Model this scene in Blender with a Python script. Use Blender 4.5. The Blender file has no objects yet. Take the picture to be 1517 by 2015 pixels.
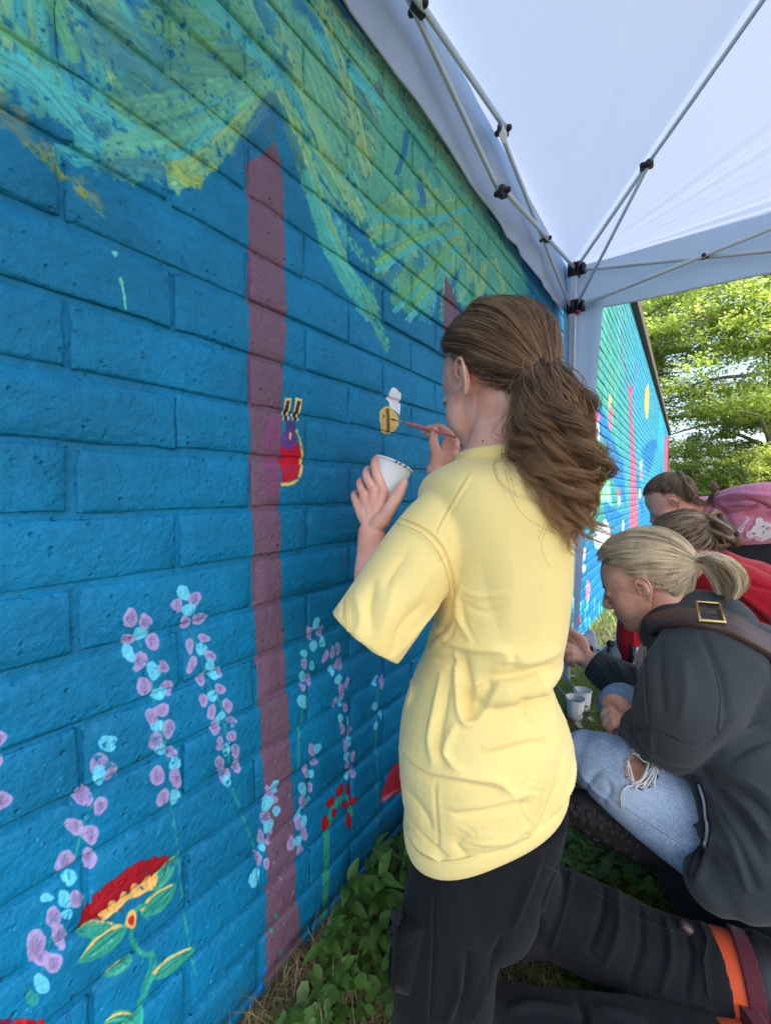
import bpy, bmesh, math, random
import numpy as np
from mathutils import Vector, Matrix, Quaternion
from mathutils.bvhtree import BVHTree

random.seed(7)
rng = np.random.default_rng(7)
scene = bpy.context.scene
col = scene.collection

# ------------------------------------------------------------------ camera
F, CX, CY = 840.0, 758.5, 1007.5            # focal length and centre in photograph pixels
YAW, PITCH = math.radians(35.05), math.radians(2.69)
CAM = np.array([0.524, 0.0, 0.78])
cam_d = bpy.data.cameras.new('camera')
cam_d.sensor_fit = 'HORIZONTAL'
cam_d.sensor_width = 36.0
cam_d.lens = 36.0 * F / 1517.0
cam_d.clip_start = 0.02
cam_d.clip_end = 500.0
cam_o = bpy.data.objects.new('camera', cam_d)
col.objects.link(cam_o)
cam_o.location = CAM
cam_o.rotation_euler = (math.pi / 2 - PITCH, 0, YAW)
scene.camera = cam_o

# ------------------------------------------------------------------ sky, sun, exposure
SUN_EL, SUN_AZ = math.radians(52), math.radians(112)     # azimuth clockwise from +Y
world = bpy.data.worlds.new('World')
scene.world = world
world.use_nodes = True
wn = world.node_tree.nodes
wl = world.node_tree.links
wn.clear()
wo = wn.new('ShaderNodeOutputWorld')
wb = wn.new('ShaderNodeBackground')
wb.inputs['Strength'].default_value = 0.15
sky = wn.new('ShaderNodeTexSky')
sky.sky_type = 'NISHITA'
sky.sun_disc = False
sky.sun_elevation = SUN_EL
sky.sun_rotation = SUN_AZ
sky.air_density = 1.0
sky.dust_density = 4.5
sky.ozone_density = 1.0
wl.new(sky.outputs['Color'], wb.inputs['Color'])
wl.new(wb.outputs['Background'], wo.inputs['Surface'])

sun_d = bpy.data.lights.new('sun', 'SUN')
sun_d.energy = 3.0
sun_d.angle = math.radians(24)
sun_d.color = (1.0, 0.95, 0.87)
sun_o = bpy.data.objects.new('sun', sun_d)
col.objects.link(sun_o)
sd = Vector((math.sin(SUN_AZ) * math.cos(SUN_EL), math.cos(SUN_AZ) * math.cos(SUN_EL), math.sin(SUN_EL)))
sun_o.rotation_euler = sd.to_track_quat('Z', 'Y').to_euler()
sun_o.location = (6, -3, 9)

scene.view_settings.view_transform = 'Standard'
scene.view_settings.look = 'None'
scene.view_settings.exposure = 1.82
scene.view_settings.gamma = 1.0
scene.view_settings.use_curve_mapping = False
scene.cycles.max_bounces = 8
scene.cycles.transparent_max_bounces = 8
scene.cycles.use_denoising = True

# ------------------------------------------------------------------ camera mathematics (used only to measure real positions)
_fw = np.array([-math.sin(YAW) * math.cos(PITCH), math.cos(YAW) * math.cos(PITCH), -math.sin(PITCH)])
_rt = np.array([math.cos(YAW), math.sin(YAW), 0.0])
_up = np.cross(_rt, _fw)

def ray(px, py):
    return _fw + _rt * ((px - CX) / F) - _up * ((py - CY) / F)

def P(px, py, Z):
    """the point seen at photograph pixel (px, py) at depth Z metres along the view axis"""
    return CAM + ray(px, py) * Z

def on_x(px, py, x):
    d = ray(px, py)
    return CAM + d * ((x - CAM[0]) / d[0])

def on_z(px, py, z):
    d = ray(px, py)
    return CAM + d * ((z - CAM[2]) / d[2])

def proj(p):
    p = np.asarray(p, float) - CAM
    Z = p @ _fw
    return np.stack([CX + F * (p @ _rt) / Z, CY - F * (p @ _up) / Z, Z], -1)

def lin(c):
    c = np.asarray(c, float) / 255.0
    return np.where(c <= 0.04045, c / 12.92, ((c + 0.055) / 1.055) ** 2.4)

def srgb(c):
    c = np.clip(np.asarray(c, float), 0, 1)
    return np.where(c <= 0.0031308, c * 12.92, 1.055 * c ** (1 / 2.4) - 0.055)

# ------------------------------------------------------------------ object helpers
def tag(o, label=None, cat=None, group=None, kind=None):
    if label: o['label'] = label
    if cat: o['category'] = cat
    if group: o['group'] = group
    if kind: o['kind'] = kind
    return o

def link(o, parent=None):
    col.objects.link(o)
    if parent is not None:
        o.parent = parent
    return o

def empty(name, loc, label, cat, group=None):
    o = bpy.data.objects.new(name, None)
    o.empty_display_size = 0.1
    o.location = [float(v) for v in loc]
    link(o)
    return tag(o, label, cat, group)

def mesh_np(name, V, Fc, smooth=True, mat=None):
    me = bpy.data.meshes.new(name)
    V = np.asarray(V, float)
    if isinstance(Fc, np.ndarray):
        n, k = Fc.shape
        me.vertices.add(len(V))
        me.vertices.foreach_set('co', V.astype(np.float32).ravel())
        me.loops.add(n * k)
        me.loops.foreach_set('vertex_index', Fc.astype(np.int32).ravel())
        me.polygons.add(n)
        me.polygons.foreach_set('loop_start', np.arange(0, n * k, k, dtype=np.int32))
        me.update(calc_edges=True)
    else:
        me.from_pydata([tuple(v) for v in V], [], [tuple(f) for f in Fc])
        me.update()
    if smooth:
        me.polygons.foreach_set('use_smooth', np.ones(len(me.polygons), bool))
    if mat is not None:
        for m in (mat if isinstance(mat, (list, tuple)) else [mat]):
            me.materials.append(m)
    return me

def obj(name, V, Fc, mat, parent=None, smooth=True, label=None):
    """world-space geometry as one mesh object; the parent Empty's location is subtracted"""
    V = np.asarray(V, float)
    if parent is not None:
        off = np.array(parent.location)
        if parent.parent is not None:
            off = off + np.array(parent.parent.location)
        V = V - off
    o = bpy.data.objects.new(name, mesh_np(name, V, Fc, smooth, mat))
    link(o, parent)
    if label: o['label'] = label
    return o

def cat_geo(parts):
    Vs, Fs, n = [], [], 0
    for V, Fc in parts:
        Vs.append(np.asarray(V, float))
        Fs.extend([tuple(int(i) + n for i in f) for f in Fc])
        n += len(V)
    return np.concatenate(Vs), Fs

def nrm(v):
    v = np.asarray(v, float)
    return v / (np.linalg.norm(v) + 1e-12)

def catmull(pts, n):
    """n samples of a smooth curve through pts (any dimension)"""
    p = np.asarray(pts, float)
    if len(p) == 2:
        t = np.linspace(0, 1, n)[:, None]
        return p[0] * (1 - t) + p[1] * t
    q = np.vstack([2 * p[0] - p[1], p, 2 * p[-1] - p[-2]])
    m = len(p) - 1
    u = np.linspace(0, m, n)
    i = np.minimum(u.astype(int), m - 1)
    t = (u - i)[:, None]
    a, b, c, d = q[i], q[i + 1], q[i + 2], q[i + 3]
    return 0.5 * (2 * b + (c - a) * t + (2 * a - 5 * b + 4 * c - d) * t ** 2 + (3 * b - a - 3 * c + d) * t ** 3)

def tube(pts, rad, n=16, side=None, samples=None, caps=True, round_caps=True):
    """loft of ellipses: rad is a list of r or (ra, rb); ra lies along `side`"""
    pts = np.asarray(pts, float)
    R = np.array([(r, r) if np.isscalar(r) else r for r in rad], float)
    if len(R) != len(pts):
        q_ = np.linspace(0, 1, len(R))
        R = np.stack([np.interp(np.linspace(0, 1, len(pts)), q_, R[:, k]) for k in (0, 1)], 1) if len(R) > 1 else np.repeat(R, len(pts), 0)
    if samples is None: samples = max(len(pts), 2)
    if samples != len(pts):
        C = catmull(np.hstack([pts, R]), samples)
        pts, R = C[:, :3], np.maximum(C[:, 3:], 1e-5)
    T = np.gradient(pts, axis=0)
    T /= np.linalg.norm(T, axis=1)[:, None] + 1e-12
    if side is None:
        s = np.array([0, 0, 1.0]) if abs(T[0][2]) < 0.9 else np.array([1.0, 0, 0])
    else:
        s = np.asarray(side, float)
    V = []
    a = np.linspace(0, 2 * math.pi, n, endpoint=False)
    ca, sa = np.cos(a)[:, None], np.sin(a)[:, None]
    prev = None
    rows = []
    for i in range(len(pts)):
        s0 = s if side is not None else (prev if prev is not None else s)
        u = s0 - T[i] * (s0 @ T[i])
        u = nrm(u)
        prev = u
        w = np.cross(T[i], u)
        rows.append((pts[i], u, w, R[i], T[i]))
    if caps and round_caps:
        p, u, w, r, t = rows[0]
        k = min(r)
        pre = [(p - t * k * math.sin(q), u, w, r * math.cos(q), t) for q in (1.35, 0.95, 0.5)]
        p, u, w, r, t = rows[-1]
        k = min(r)
        post = [(p + t * k * math.sin(q), u, w, r * math.cos(q), t) for q in (0.5, 0.95, 1.35)]
        rows = pre + rows + post
    for p, u, w, r, t in rows:
        V.append(p + ca * u * r[0] + sa * w * r[1])
    m = len(rows)
    V = np.concatenate(V)
    Fc = []
    for i in range(m - 1):
        for j in range(n):
            k = (j + 1) % n
            Fc.append((i * n + j, i * n + k, (i + 1) * n + k, (i + 1) * n + j))
    if caps:
        Fc.append(tuple(range(n - 1, -1, -1)))
        Fc.append(tuple((m - 1) * n + j for j in range(n)))
    return V, Fc

def ellipsoid(c, r, rot=None, nu=20, nv=12):
    V = [np.array([0, 0, 1.0])]
    for i in range(1, nv):
        t = math.pi * i / nv
        for j in range(nu):
            p = 2 * math.pi * j / nu
            V.append(np.array([math.sin(t) * math.cos(p), math.sin(t) * math.sin(p), math.cos(t)]))
    V.append(np.array([0, 0, -1.0]))
    V = np.array(V) * np.asarray(r, float)
    if rot is not None:
        V = V @ np.asarray(rot).T
    V = V + np.asarray(c, float)
    Fc = []
    for j in range(nu):
        Fc.append((0, 1 + j, 1 + (j + 1) % nu))
        for i in range(nv - 2):
            a, b = 1 + i * nu + j, 1 + i * nu + (j + 1) % nu
            Fc.append((a, a + nu, b + nu, b))
        a = 1 + (nv - 2) * nu
        Fc.append((a + j, len(V) - 1, a + (j + 1) % nu))
    return V, Fc

def box(c, s, rot=None):
    c = np.asarray(c, float)
    h = np.asarray(s, float) / 2
    V = np.array([(x, y, z) for x in (-1, 1) for y in (-1, 1) for z in (-1, 1)], float) * h
    if rot is not None: V = V @ np.asarray(rot).T
    Fc = [(0, 1, 3, 2), (4, 6, 7, 5), (0, 4, 5, 1), (2, 3, 7, 6), (0, 2, 6, 4), (1, 5, 7, 3)]
    return V + c, Fc

def frame_from(fwd, up=(0, 0, 1)):
    """columns: right, forward, up"""
    f = nrm(fwd)
    r = nrm(np.cross(f, up))
    u = np.cross(r, f)
    return np.stack([r, f, u], 1)

def rbox(c, s, rot=None, bev=0.002, seg=2):
    """bevelled box"""
    bm = bmesh.new()
    bmesh.ops.create_cube(bm, size=1)
    bmesh.ops.scale(bm, vec=s, verts=bm.verts)
    bmesh.ops.bevel(bm, geom=bm.edges[:], offset=bev, segments=seg, profile=0.5, affect='EDGES')
    V = np.array([v.co[:] for v in bm.verts])
    Fc = [tuple(v.index for v in f.verts) for f in bm.faces]
    bm.free()
    if rot is not None: V = V @ np.asarray(rot).T
    return V + np.asarray(c, float), Fc

def mesh_arrays(me):
    V = np.empty(len(me.vertices) * 3, np.float32)
    me.vertices.foreach_get('co', V)
    return V.reshape(-1, 3).astype(float)

def smooth_np(V, E, it, lam=0.5, mask=None):
    n = len(V)
    deg = np.bincount(E.ravel(), minlength=n).astype(float)[:, None]
    for k in range(it):
        S = np.empty_like(V)
        for a in range(3):
            S[:, a] = np.bincount(E[:, 0], V[E[:, 1], a], n) + np.bincount(E[:, 1], V[E[:, 0], a], n)
        D = (S / np.maximum(deg, 1) - V) * lam
        V = V + (D if mask is None else D * mask)
    return V

def edges_of(me):
    E = np.empty(len(me.edges) * 2, np.int32)
    me.edges.foreach_get('vertices', E)
    return E.reshape(-1, 2)

def faces_of(me):
    n = len(me.polygons)
    tot = np.empty(n, np.int32)
    me.polygons.foreach_get('loop_total', tot)
    L = np.empty(len(me.loops), np.int32)
    me.loops.foreach_get('vertex_index', L)
    if n and (tot == 4).all():
        return L.reshape(-1, 4)
    out, k = [], 0
    for t in tot:
        out.append(tuple(L[k:k + t])); k += t
    return out

def union(parts, voxel, it=4, lam=0.5):
    """merge closed shapes into one continuous surface (voxel remesh) and relax it"""
    V, Fc = cat_geo(parts)
    me = mesh_np('tmp', V, Fc, False)
    o = bpy.data.objects.new('tmp', me)
    col.objects.link(o)
    m = o.modifiers.new('r', 'REMESH')
    m.mode = 'VOXEL'
    m.voxel_size = voxel
    m.adaptivity = 0
    dg = bpy.context.evaluated_depsgraph_get()
    me2 = bpy.data.meshes.new_from_object(o.evaluated_get(dg))
    bpy.data.objects.remove(o)
    bpy.data.meshes.remove(me)
    V = mesh_arrays(me2)
    E = edges_of(me2)
    Fc = faces_of(me2)
    bpy.data.meshes.remove(me2)
    V = smooth_np(V, E, it, lam)
    return V, Fc, E

def normals_np(V, Fc):
    Fc = np.asarray(Fc)
    a, b, c, d = (V[Fc[:, k]] for k in range(4))
    n = np.cross(c - a, d - b)
    N = np.zeros_like(V)
    for k in range(4):
        for ax in range(3):
            N[:, ax] += np.bincount(Fc[:, k], n[:, ax], len(V))
    return N / (np.linalg.norm(N, axis=1)[:, None] + 1e-12)

def seg_dist(V, A, B):
    """distance from points V to segment AB and the parameter along it"""
    d = B - A
    t = np.clip(((V - A) @ d) / (d @ d + 1e-12), 0, 1)
    return np.linalg.norm(V - (A + t[:, None] * d), axis=1), t

def crease(V, N, line, width, depth, fade=True):
    """push a soft fold (depth > 0 raises, < 0 sinks) along a 3-D polyline into surface V"""
    line = np.asarray(line, float)
    n = len(line) - 1
    best = np.full(len(V), 1e9)
    par = np.zeros(len(V))
    for i in range(n):
        d, t = seg_dist(V, line[i], line[i + 1])
        m = d < best
        best[m] = d[m]
        par[m] = (i + t[m]) / n
    w = np.exp(-(best / width) ** 1.45)
    if fade: w = w * np.clip(np.sin(np.pi * (0.06 + 0.88 * par)), 0, 1) ** 0.6
    return V + N * (w * depth)[:, None]

# ------------------------------------------------------------------ smooth value noise in 3-D (for sculpting)
_perm = rng.random((32, 32, 32))
def vnoise(p, scale):
    q = np.asarray(p, float) * scale
    i = np.floor(q).astype(int)
    f = q - i
    f = f * f * (3 - 2 * f)
    r = 0
    for dx in (0, 1):
        for dy in (0, 1):
            for dz in (0, 1):
                w = (f[:, 0] if dx else 1 - f[:, 0]) * (f[:, 1] if dy else 1 - f[:, 1]) * (f[:, 2] if dz else 1 - f[:, 2])
                r = r + w * _perm[(i[:, 0] + dx) % 32, (i[:, 1] + dy) % 32, (i[:, 2] + dz) % 32]
    return r * 2 - 1

# ------------------------------------------------------------------ materials
def new_mat(name):
    m = bpy.data.materials.new(name)
    m.use_nodes = True
    nt = m.node_tree
    b = nt.nodes['Principled BSDF']
    return m, nt, b

def mat(name, base, rough=0.6, var=0.12, vscale=30.0, bump=0.0, bscale=200.0, metallic=0.0, sheen=0.0, sss=0.0, spec=0.5,
        stretch=None, bdist=0.002, trans=0.0):
    """principled material whose colour drifts with noise; bump is fine relief only"""
    m, nt, b = new_mat(name)
    N, L = nt.nodes, nt.links
    tc = N.new('ShaderNodeTexCoord')
    mp = N.new('ShaderNodeMapping')
    L.new(tc.outputs['Object'], mp.inputs['Vector'])
    if stretch: mp.inputs['Scale'].default_value = stretch
    no = N.new('ShaderNodeTexNoise')
    no.inputs['Scale'].default_value = vscale
    no.inputs['Detail'].default_value = 5
    L.new(mp.outputs['Vector'], no.inputs['Vector'])
    rp = N.new('ShaderNodeMix'); rp.data_type = 'RGBA'
    base = np.asarray(base, float)
    rp.inputs['A'].default_value = (*(np.clip(base * (1 - var), 0, 1)), 1)
    rp.inputs['B'].default_value = (*(np.clip(base * (1 + var), 0, 1)), 1)
    L.new(no.outputs['Fac'], rp.inputs['Factor'])
    L.new(rp.outputs['Result'], b.inputs['Base Color'])
    b.inputs['Roughness'].default_value = rough
    b.inputs['Metallic'].default_value = metallic
    b.inputs['Specular IOR Level'].default_value = spec
    if sheen:
        b.inputs['Sheen Weight'].default_value = sheen
        b.inputs['Sheen Roughness'].default_value = 0.5
    if sss:
        b.inputs['Subsurface Weight'].default_value = sss
        b.inputs['Subsurface Radius'].default_value = (0.008, 0.003, 0.0015)
        b.inputs['Subsurface Scale'].default_value = 1.0
    if bump:
        n2 = N.new('ShaderNodeTexNoise')
        n2.inputs['Scale'].default_value = bscale
        n2.inputs['Detail'].default_value = 4
        L.new(mp.outputs['Vector'], n2.inputs['Vector'])
        bp = N.new('ShaderNodeBump')
        bp.inputs['Strength'].default_value = bump
        bp.inputs['Distance'].default_value = bdist
        L.new(n2.outputs['Fac'], bp.inputs['Height'])
        L.new(bp.outputs['Normal'], b.inputs['Normal'])
    if trans:
        tr = N.new('ShaderNodeBsdfTranslucent')
        L.new(rp.outputs['Result'], tr.inputs['Color'])
        mx = N.new('ShaderNodeMixShader')
        mx.inputs['Fac'].default_value = trans
        L.new(b.outputs['BSDF'], mx.inputs[1])
        L.new(tr.outputs['BSDF'], mx.inputs[2])
        L.new(mx.outputs['Shader'], N['Material Output'].inputs['Surface'])
    return m
# ------------------------------------------------------------------ the mural: flat paint, drawn as an array of paint colours in wall metres
def noise2(h, w, cells, octs=4, seed=0, aspect=1.0):
    r = np.random.default_rng(seed)
    out = np.zeros((h, w)); amp = 1.0; tot = 0
    for o in range(octs):
        cy, cx = max(2, int(cells * 2 ** o)), max(2, int(cells * aspect * 2 ** o))
        g = r.random((cy + 2, cx + 2))
        y = np.linspace(0, cy, h, endpoint=False); x = np.linspace(0, cx, w, endpoint=False)
        yi, xi = y.astype(int), x.astype(int)
        fy, fx = (y - yi)[:, None], (x - xi)[None, :]
        fy = fy * fy * (3 - 2 * fy); fx = fx * fx * (3 - 2 * fx)
        a = g[yi][:, xi]; b = g[yi][:, xi + 1]; c = g[yi + 1][:, xi]; d = g[yi + 1][:, xi + 1]
        out += amp * ((a * (1 - fx) + b * fx) * (1 - fy) + (c * (1 - fx) + d * fx) * fy)
        tot += amp; amp *= 0.55
    return out / tot

class Paint:
    def __init__(s, y0, y1, z0, z1, ppm, seed):
        s.y0, s.z0, s.ppm = y0, z0, ppm
        s.w, s.h = int((y1 - y0) * ppm), int((z1 - z0) * ppm)
        s.a = np.zeros((s.h, s.w, 3))
        s.fine = noise2(s.h, s.w, (z1 - z0) * 110, 3, seed, (y1 - y0) / (z1 - z0))
        s.mid = noise2(s.h, s.w, (z1 - z0) * 9, 4, seed + 1, (y1 - y0) / (z1 - z0))
        s.pore = noise2(s.h, s.w, (z1 - z0) * 240, 2, seed + 2, (y1 - y0) / (z1 - z0))
    def poly(s, pts, c, alpha=1.0, dry=0.0, edge=0.0):
        """pts: (n,2) wall (y,z); dry = how much of the bare wall shows through; edge = ragged edge in metres"""
        q = (np.asarray(pts, float) - [s.y0, s.z0]) * s.ppm
        pad = 3 + edge * s.ppm
        x0, y0 = np.floor(q.min(0) - pad).astype(int); x1, y1 = np.ceil(q.max(0) + pad).astype(int)
        x0, y0, x1, y1 = max(x0, 0), max(y0, 0), min(x1, s.w), min(y1, s.h)
        if x1 <= x0 or y1 <= y0: return
        area = (x1 - x0) * (y1 - y0)
        st = 1 if area < 3000 else (2 if area < 30000 else 4)
        gx, gy = np.arange(x0, x1 + st, st) + 0.5, np.arange(y0, y1 + st, st) + 0.5
        X, Y = np.meshgrid(gx.astype(np.float32), gy.astype(np.float32))
        D = np.full(X.shape, 1e9, np.float32); ins = np.zeros(X.shape, bool)
        n = len(q)
        for i in range(n):
            ax, ay = q[i]; bx, by = q[(i + 1) % n]
            dx, dy = np.float32(bx - ax), np.float32(by - ay)
            ex, ey = X - np.float32(ax), Y - np.float32(ay)
            t = np.clip((ex * dx + ey * dy) / (dx * dx + dy * dy + np.float32(1e-9)), 0, 1)
            ex -= t * dx; ey -= t * dy
            np.minimum(D, ex * ex + ey * ey, out=D)
            if ay != by:
                ins ^= ((ay > Y) != (by > Y)) & (X < dx * (Y - np.float32(ay)) / dy + np.float32(ax))
        D = np.sqrt(D)
        sd = np.where(ins, D, -D)
        if st == 1: sd = sd[:y1 - y0, :x1 - x0]
        if st > 1:                                   # signed distance is smooth: refine it bilinearly
            jx, jy = np.arange(x1 - x0) / st, np.arange(y1 - y0) / st
            ix, iy = np.minimum(jx.astype(int), X.shape[1] - 2), np.minimum(jy.astype(int), X.shape[0] - 2)
            fx, fy = (jx - ix)[None, :], (jy - iy)[:, None]
            r0 = sd[iy]; r1 = sd[iy + 1]
            rr = r0 * (1 - fy) + r1 * fy
            sd = rr[:, ix] * (1 - fx) + rr[:, ix + 1] * fx
        f = s.fine[y0:y1, x0:x1]; m = s.mid[y0:y1, x0:x1]; po = s.pore[y0:y1, x0:x1]
        if edge: sd = sd + (f - 0.5) * 2.6 * edge * s.ppm
        cov = np.clip(sd + 0.5, 0, 1)
        if dry:
            cov = cov * np.clip((0.45 * f + 0.55 * po + 0.20 * (m - 0.5) - (0.16 + 0.42 * dry)) * 6 + 0.45, 0, 1)
        cov = (cov * alpha)[..., None]
        shade = (1 + 0.10 * (f - 0.5) + 0.16 * (m - 0.5))[..., None]
        s.a[y0:y1, x0:x1] = s.a[y0:y1, x0:x1] * (1 - cov) + np.asarray(c, float) * shade * cov

def W(p):
    return np.array([on_x(x, y, 0.0)[1:] for x, y in p])

near = Paint(-0.6, 1.75, -0.3, 2.05, 1050, 11)
far = Paint(1.6, 18.6, -0.45, 3.0, 130, 21)
BLUE, DEEP = (0, 115, 161), (2, 98, 148)
m = near.mid[..., None]
near.a[:] = np.array(BLUE) * (0.88 + 0.25 * m) + np.array([4, 16, 22]) * (near.fine[..., None] - 0.5)
m = far.mid[..., None]
far.a[:] = np.array(BLUE) * (0.93 + 0.16 * m)
prng = np.random.default_rng(5)

def px_poly(p, c, cv=near, **k):
    cv.poly(W(p), c, **k)

def dab(x, y, rx, ry, c, ang=0.0, cv=near, dry=0.25, edge=0.0012, alpha=0.95):
    t = np.linspace(0, 2 * math.pi, 18, endpoint=False)
    k = 1 + 0.10 * np.sin(2 * t + prng.random() * 6) + 0.07 * np.sin(3 * t + prng.random() * 6)
    ex, ey = rx * k * np.cos(t), ry * k * np.sin(t)
    a = math.radians(ang)
    px_poly(np.stack([x + ex * math.cos(a) - ey * math.sin(a), y + ex * math.sin(a) + ey * math.cos(a)], 1), c, cv, dry=dry, edge=edge, alpha=alpha)
    if rx > 4 and cv is near and ry > 6:               # bristle streaks and thicker paint along the press of the brush
        for k in range(3):
            o = prng.uniform(-.6, .6) * rx; l = ry * math.sqrt(max(.1, 1 - (o / rx) ** 2)) * prng.uniform(.5, .85); hw = rx * prng.uniform(.06, .16)
            cc = np.clip(np.asarray(c, float) * prng.choice([.84, .9, 1.08, 1.14]), 0, 255)
            P4 = [(o - hw, -l), (o + hw, -l * .9), (o + hw, l * .9), (o - hw, l)]
            px_poly([(x + u * math.cos(a) - v * math.sin(a), y + u * math.sin(a) + v * math.cos(a)) for u, v in P4], cc, cv, dry=.35, edge=.0006, alpha=.6)

def stroke(p, w0, w1, c, cv=near, dry=0.3, edge=None, alpha=1.0, n=14):
    if edge is None: edge = .0055 if max(w0, w1) > 15 else .002
    q = catmull(np.asarray(p, float), n)
    t = np.gradient(q, axis=0); t /= np.linalg.norm(t, axis=1)[:, None] + 1e-9
    nn = np.stack([-t[:, 1], t[:, 0]], 1)
    u = np.linspace(0, 1, n)[:, None]
    w = (w0 * (1 - u) + w1 * u) / 2 * (0.92 + 0.16 * prng.random((n, 1)))
    big = max(w0, w1)
    if big < 13:
        px_poly(np.vstack([q + nn * w, (q - nn * w)[::-1]]), c, cv, dry=dry, edge=edge, alpha=alpha)
        return
    # a loaded flat brush: a body of paint and many bristle tracks that run out at different places
    px_poly(np.vstack([q + nn * w * .94, (q - nn * w * .94)[::-1]]), c, cv, dry=min(.7, dry + .08), edge=edge, alpha=alpha * .62)
    m = int(5 + big / 6)
    for k in range(m):
        o = -1 + 2 * (k + prng.random()) / m
        hw = prng.uniform(.7, 1.9) / m
        i0, i1 = int(prng.integers(0, 3)), n - int(prng.integers(0, 4))
        cc = np.clip(np.asarray(c) * prng.uniform(.84, 1.14) + prng.normal(0, 5, 3), 0, 255)
        A, B = q + nn * w * (o + hw), q + nn * w * (o - hw)
        px_poly(np.vstack([A[i0:i1], B[i0:i1][::-1]]), cc, cv, dry=min(.8, dry + prng.uniform(-.08, .22)), edge=.0012, alpha=alpha * prng.uniform(.35, .8))

TE, GR, YG, OL, GT = (78, 188, 192), (108, 184, 150), (150, 196, 134), (110, 134, 124), (70, 146, 156)
# painted fir canopy of the near tree
px_poly([(-300, -400), (800, -400), (760, 120), (700, 330), (640, 330), (560, 160), (500, 230), (420, 320), (330, 325), (240, 300), (130, 250), (0, 120), (-300, -60)], GT, dry=0.42, alpha=0.8, edge=0.01)
def fan(ax, ay, ends, n, w, cols, bow, dry=(.28, .55), alpha=(.55, .85)):
    """long feathery strokes sweeping from a trunk top out to a line of end points"""
    e = np.array(ends, float)
    for i in range(n):
        q = prng.random() * (len(e) - 1); k = int(q); p = e[k] * (1 - q + k) + e[min(k + 1, len(e) - 1)] * (q - k)
        p = p + prng.normal(0, 16, 2); a0 = np.array([ax, ay]) + prng.normal(0, 10, 2)
        t0, t1 = prng.uniform(0, .45), prng.uniform(.7, 1.05)
        f = lambda t: a0 * (1 - t) + p * t + np.array([0, -bow * 4 * t * (1 - t)])
        stroke([f(t0), f((t0 + t1) / 2), f(t1)], w * prng.uniform(.4, .8), w * prng.uniform(.7, 1.3), cols[prng.integers(len(cols))], dry=prng.uniform(*dry), alpha=prng.uniform(*alpha), edge=.003)
fan(545, 150, [(560, -200), (300, -160), (60, -60), (-60, 60), (40, 200), (140, 290), (260, 320), (340, 335), (400, 330)], 95, 26, [TE, GR, GT, GR, TE, (24, 118, 172), YG], 26)
fan(40, -330, [(-200, 60), (-60, 160), (60, 230), (150, 270), (230, 240), (330, 120)], 55, 26, [TE, TE, GR, GT, (24, 118, 172), YG], 0)
S = stroke
S([(-40, 100), (60, 150), (150, 250), (200, 290)], 62, 30, TE, dry=.25)
S([(-30, 20), (30, 60), (80, 130)], 34, 16, GR, dry=.3)
S([(90, -30), (120, 30), (150, 110)], 46, 26, (96, 178, 140), dry=.25)
S([(-30, 190), (50, 250), (110, 320)], 60, 34, OL, dry=.3, alpha=.8)
S([(60, 285), (100, 320), (125, 350)], 26, 18, (132, 150, 84), dry=.5)
S([(150, 340), (185, 390), (215, 425)], 34, 24, OL, dry=.45, alpha=.8)
S([(160, 365), (178, 400)], 14, 8, (132, 150, 84), dry=.5)
S([(130, 180), (230, 235), (340, 300)], 34, 24, TE, dry=.3)
S([(110, 300), (210, 305), (310, 300)], 40, 44, TE, dry=.3)
S([(190, 320), (300, 330), (350, 345)], 52, 46, GT, dry=.4)
S([(170, 40), (280, 120), (350, 190)], 110, 90, GT, dry=.35, alpha=.8)
S([(230, 160), (320, 220), (380, 270)], 90, 60, (70, 140, 132), dry=.35, alpha=.85)
S([(280, 20), (380, 40), (500, 20)], 80, 90, (96, 166, 124), dry=.3, alpha=.85)
S([(330, 110), (430, 130), (520, 110)], 90, 80, (84, 152, 130), dry=.35, alpha=.85)
S([(320, 275), (430, 230), (520, 160)], 22, 14, TE, dry=.3)
S([(545, 160), (490, 230), (400, 320), (335, 350)], 40, 62, YG, dry=.2)
S([(345, 320), (370, 350), (400, 360)], 34, 22, (150, 178, 92), dry=.45)
S([(545, 180), (500, 270), (470, 330)], 40, 60, (40, 108, 150), dry=.2, alpha=.8)
for q in ([(548, 150), (470, 60), (380, -20)], [(545, 160), (430, 170), (330, 205), (230, 215)], [(540, 165), (440, 215), (330, 268), (210, 285)], [(545, 120), (480, 20), (440, -80)]):
    S(q, 26, 54, [GR, (100, 176, 150), TE, GR][prng.integers(4)], dry=.34, alpha=.8)
# its right-hand fan
px_poly([(545, 170), (700, -300), (1040, 520), (940, 520), (900, 420), (830, 470), (760, 430), (735, 500), (700, 420), (640, 330)], (58, 138, 140), dry=.35, alpha=.85, edge=.01)
for i in range(120):
    x = prng.uniform(560, 900); y = prng.uniform(-300, 380)
    if y < (x - 700) * 1.5 - 60: continue
    L = prng.uniform(120, 280); a = math.radians(prng.uniform(52, 72))
    c = [TE, GR, GR, YG, (22, 112, 172), GT, YG][prng.integers(7)]
    S([(x, y), (x + L * .45 * math.cos(a + .06), y + L * .45 * math.sin(a + .06)), (x + L * math.cos(a), y + L * math.sin(a))], prng.uniform(10, 26), prng.uniform(6, 24), c, dry=prng.uniform(.3, .6), alpha=.6, edge=.006)
for q, c_ in (([(548, 160), (640, 330), (720, 440)], GR), ([(552, 150), (660, 300), (742, 410)], TE), ([(556, 130), (680, 270), (770, 400)], GR), ([(560, 100), (700, 250), (800, 390)], YG), ([(566, 60), (720, 230), (850, 400)], GR), ([(575, 20), (740, 190), (900, 400)], TE), ([(600, 0), (760, 170), (930, 400)], GR), ([(640, 0), (790, 170), (960, 410)], YG), ([(550, 170), (610, 340), (680, 500)], TE)):
    S(q, 16, 34, c_, dry=.34, alpha=.8)
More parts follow.
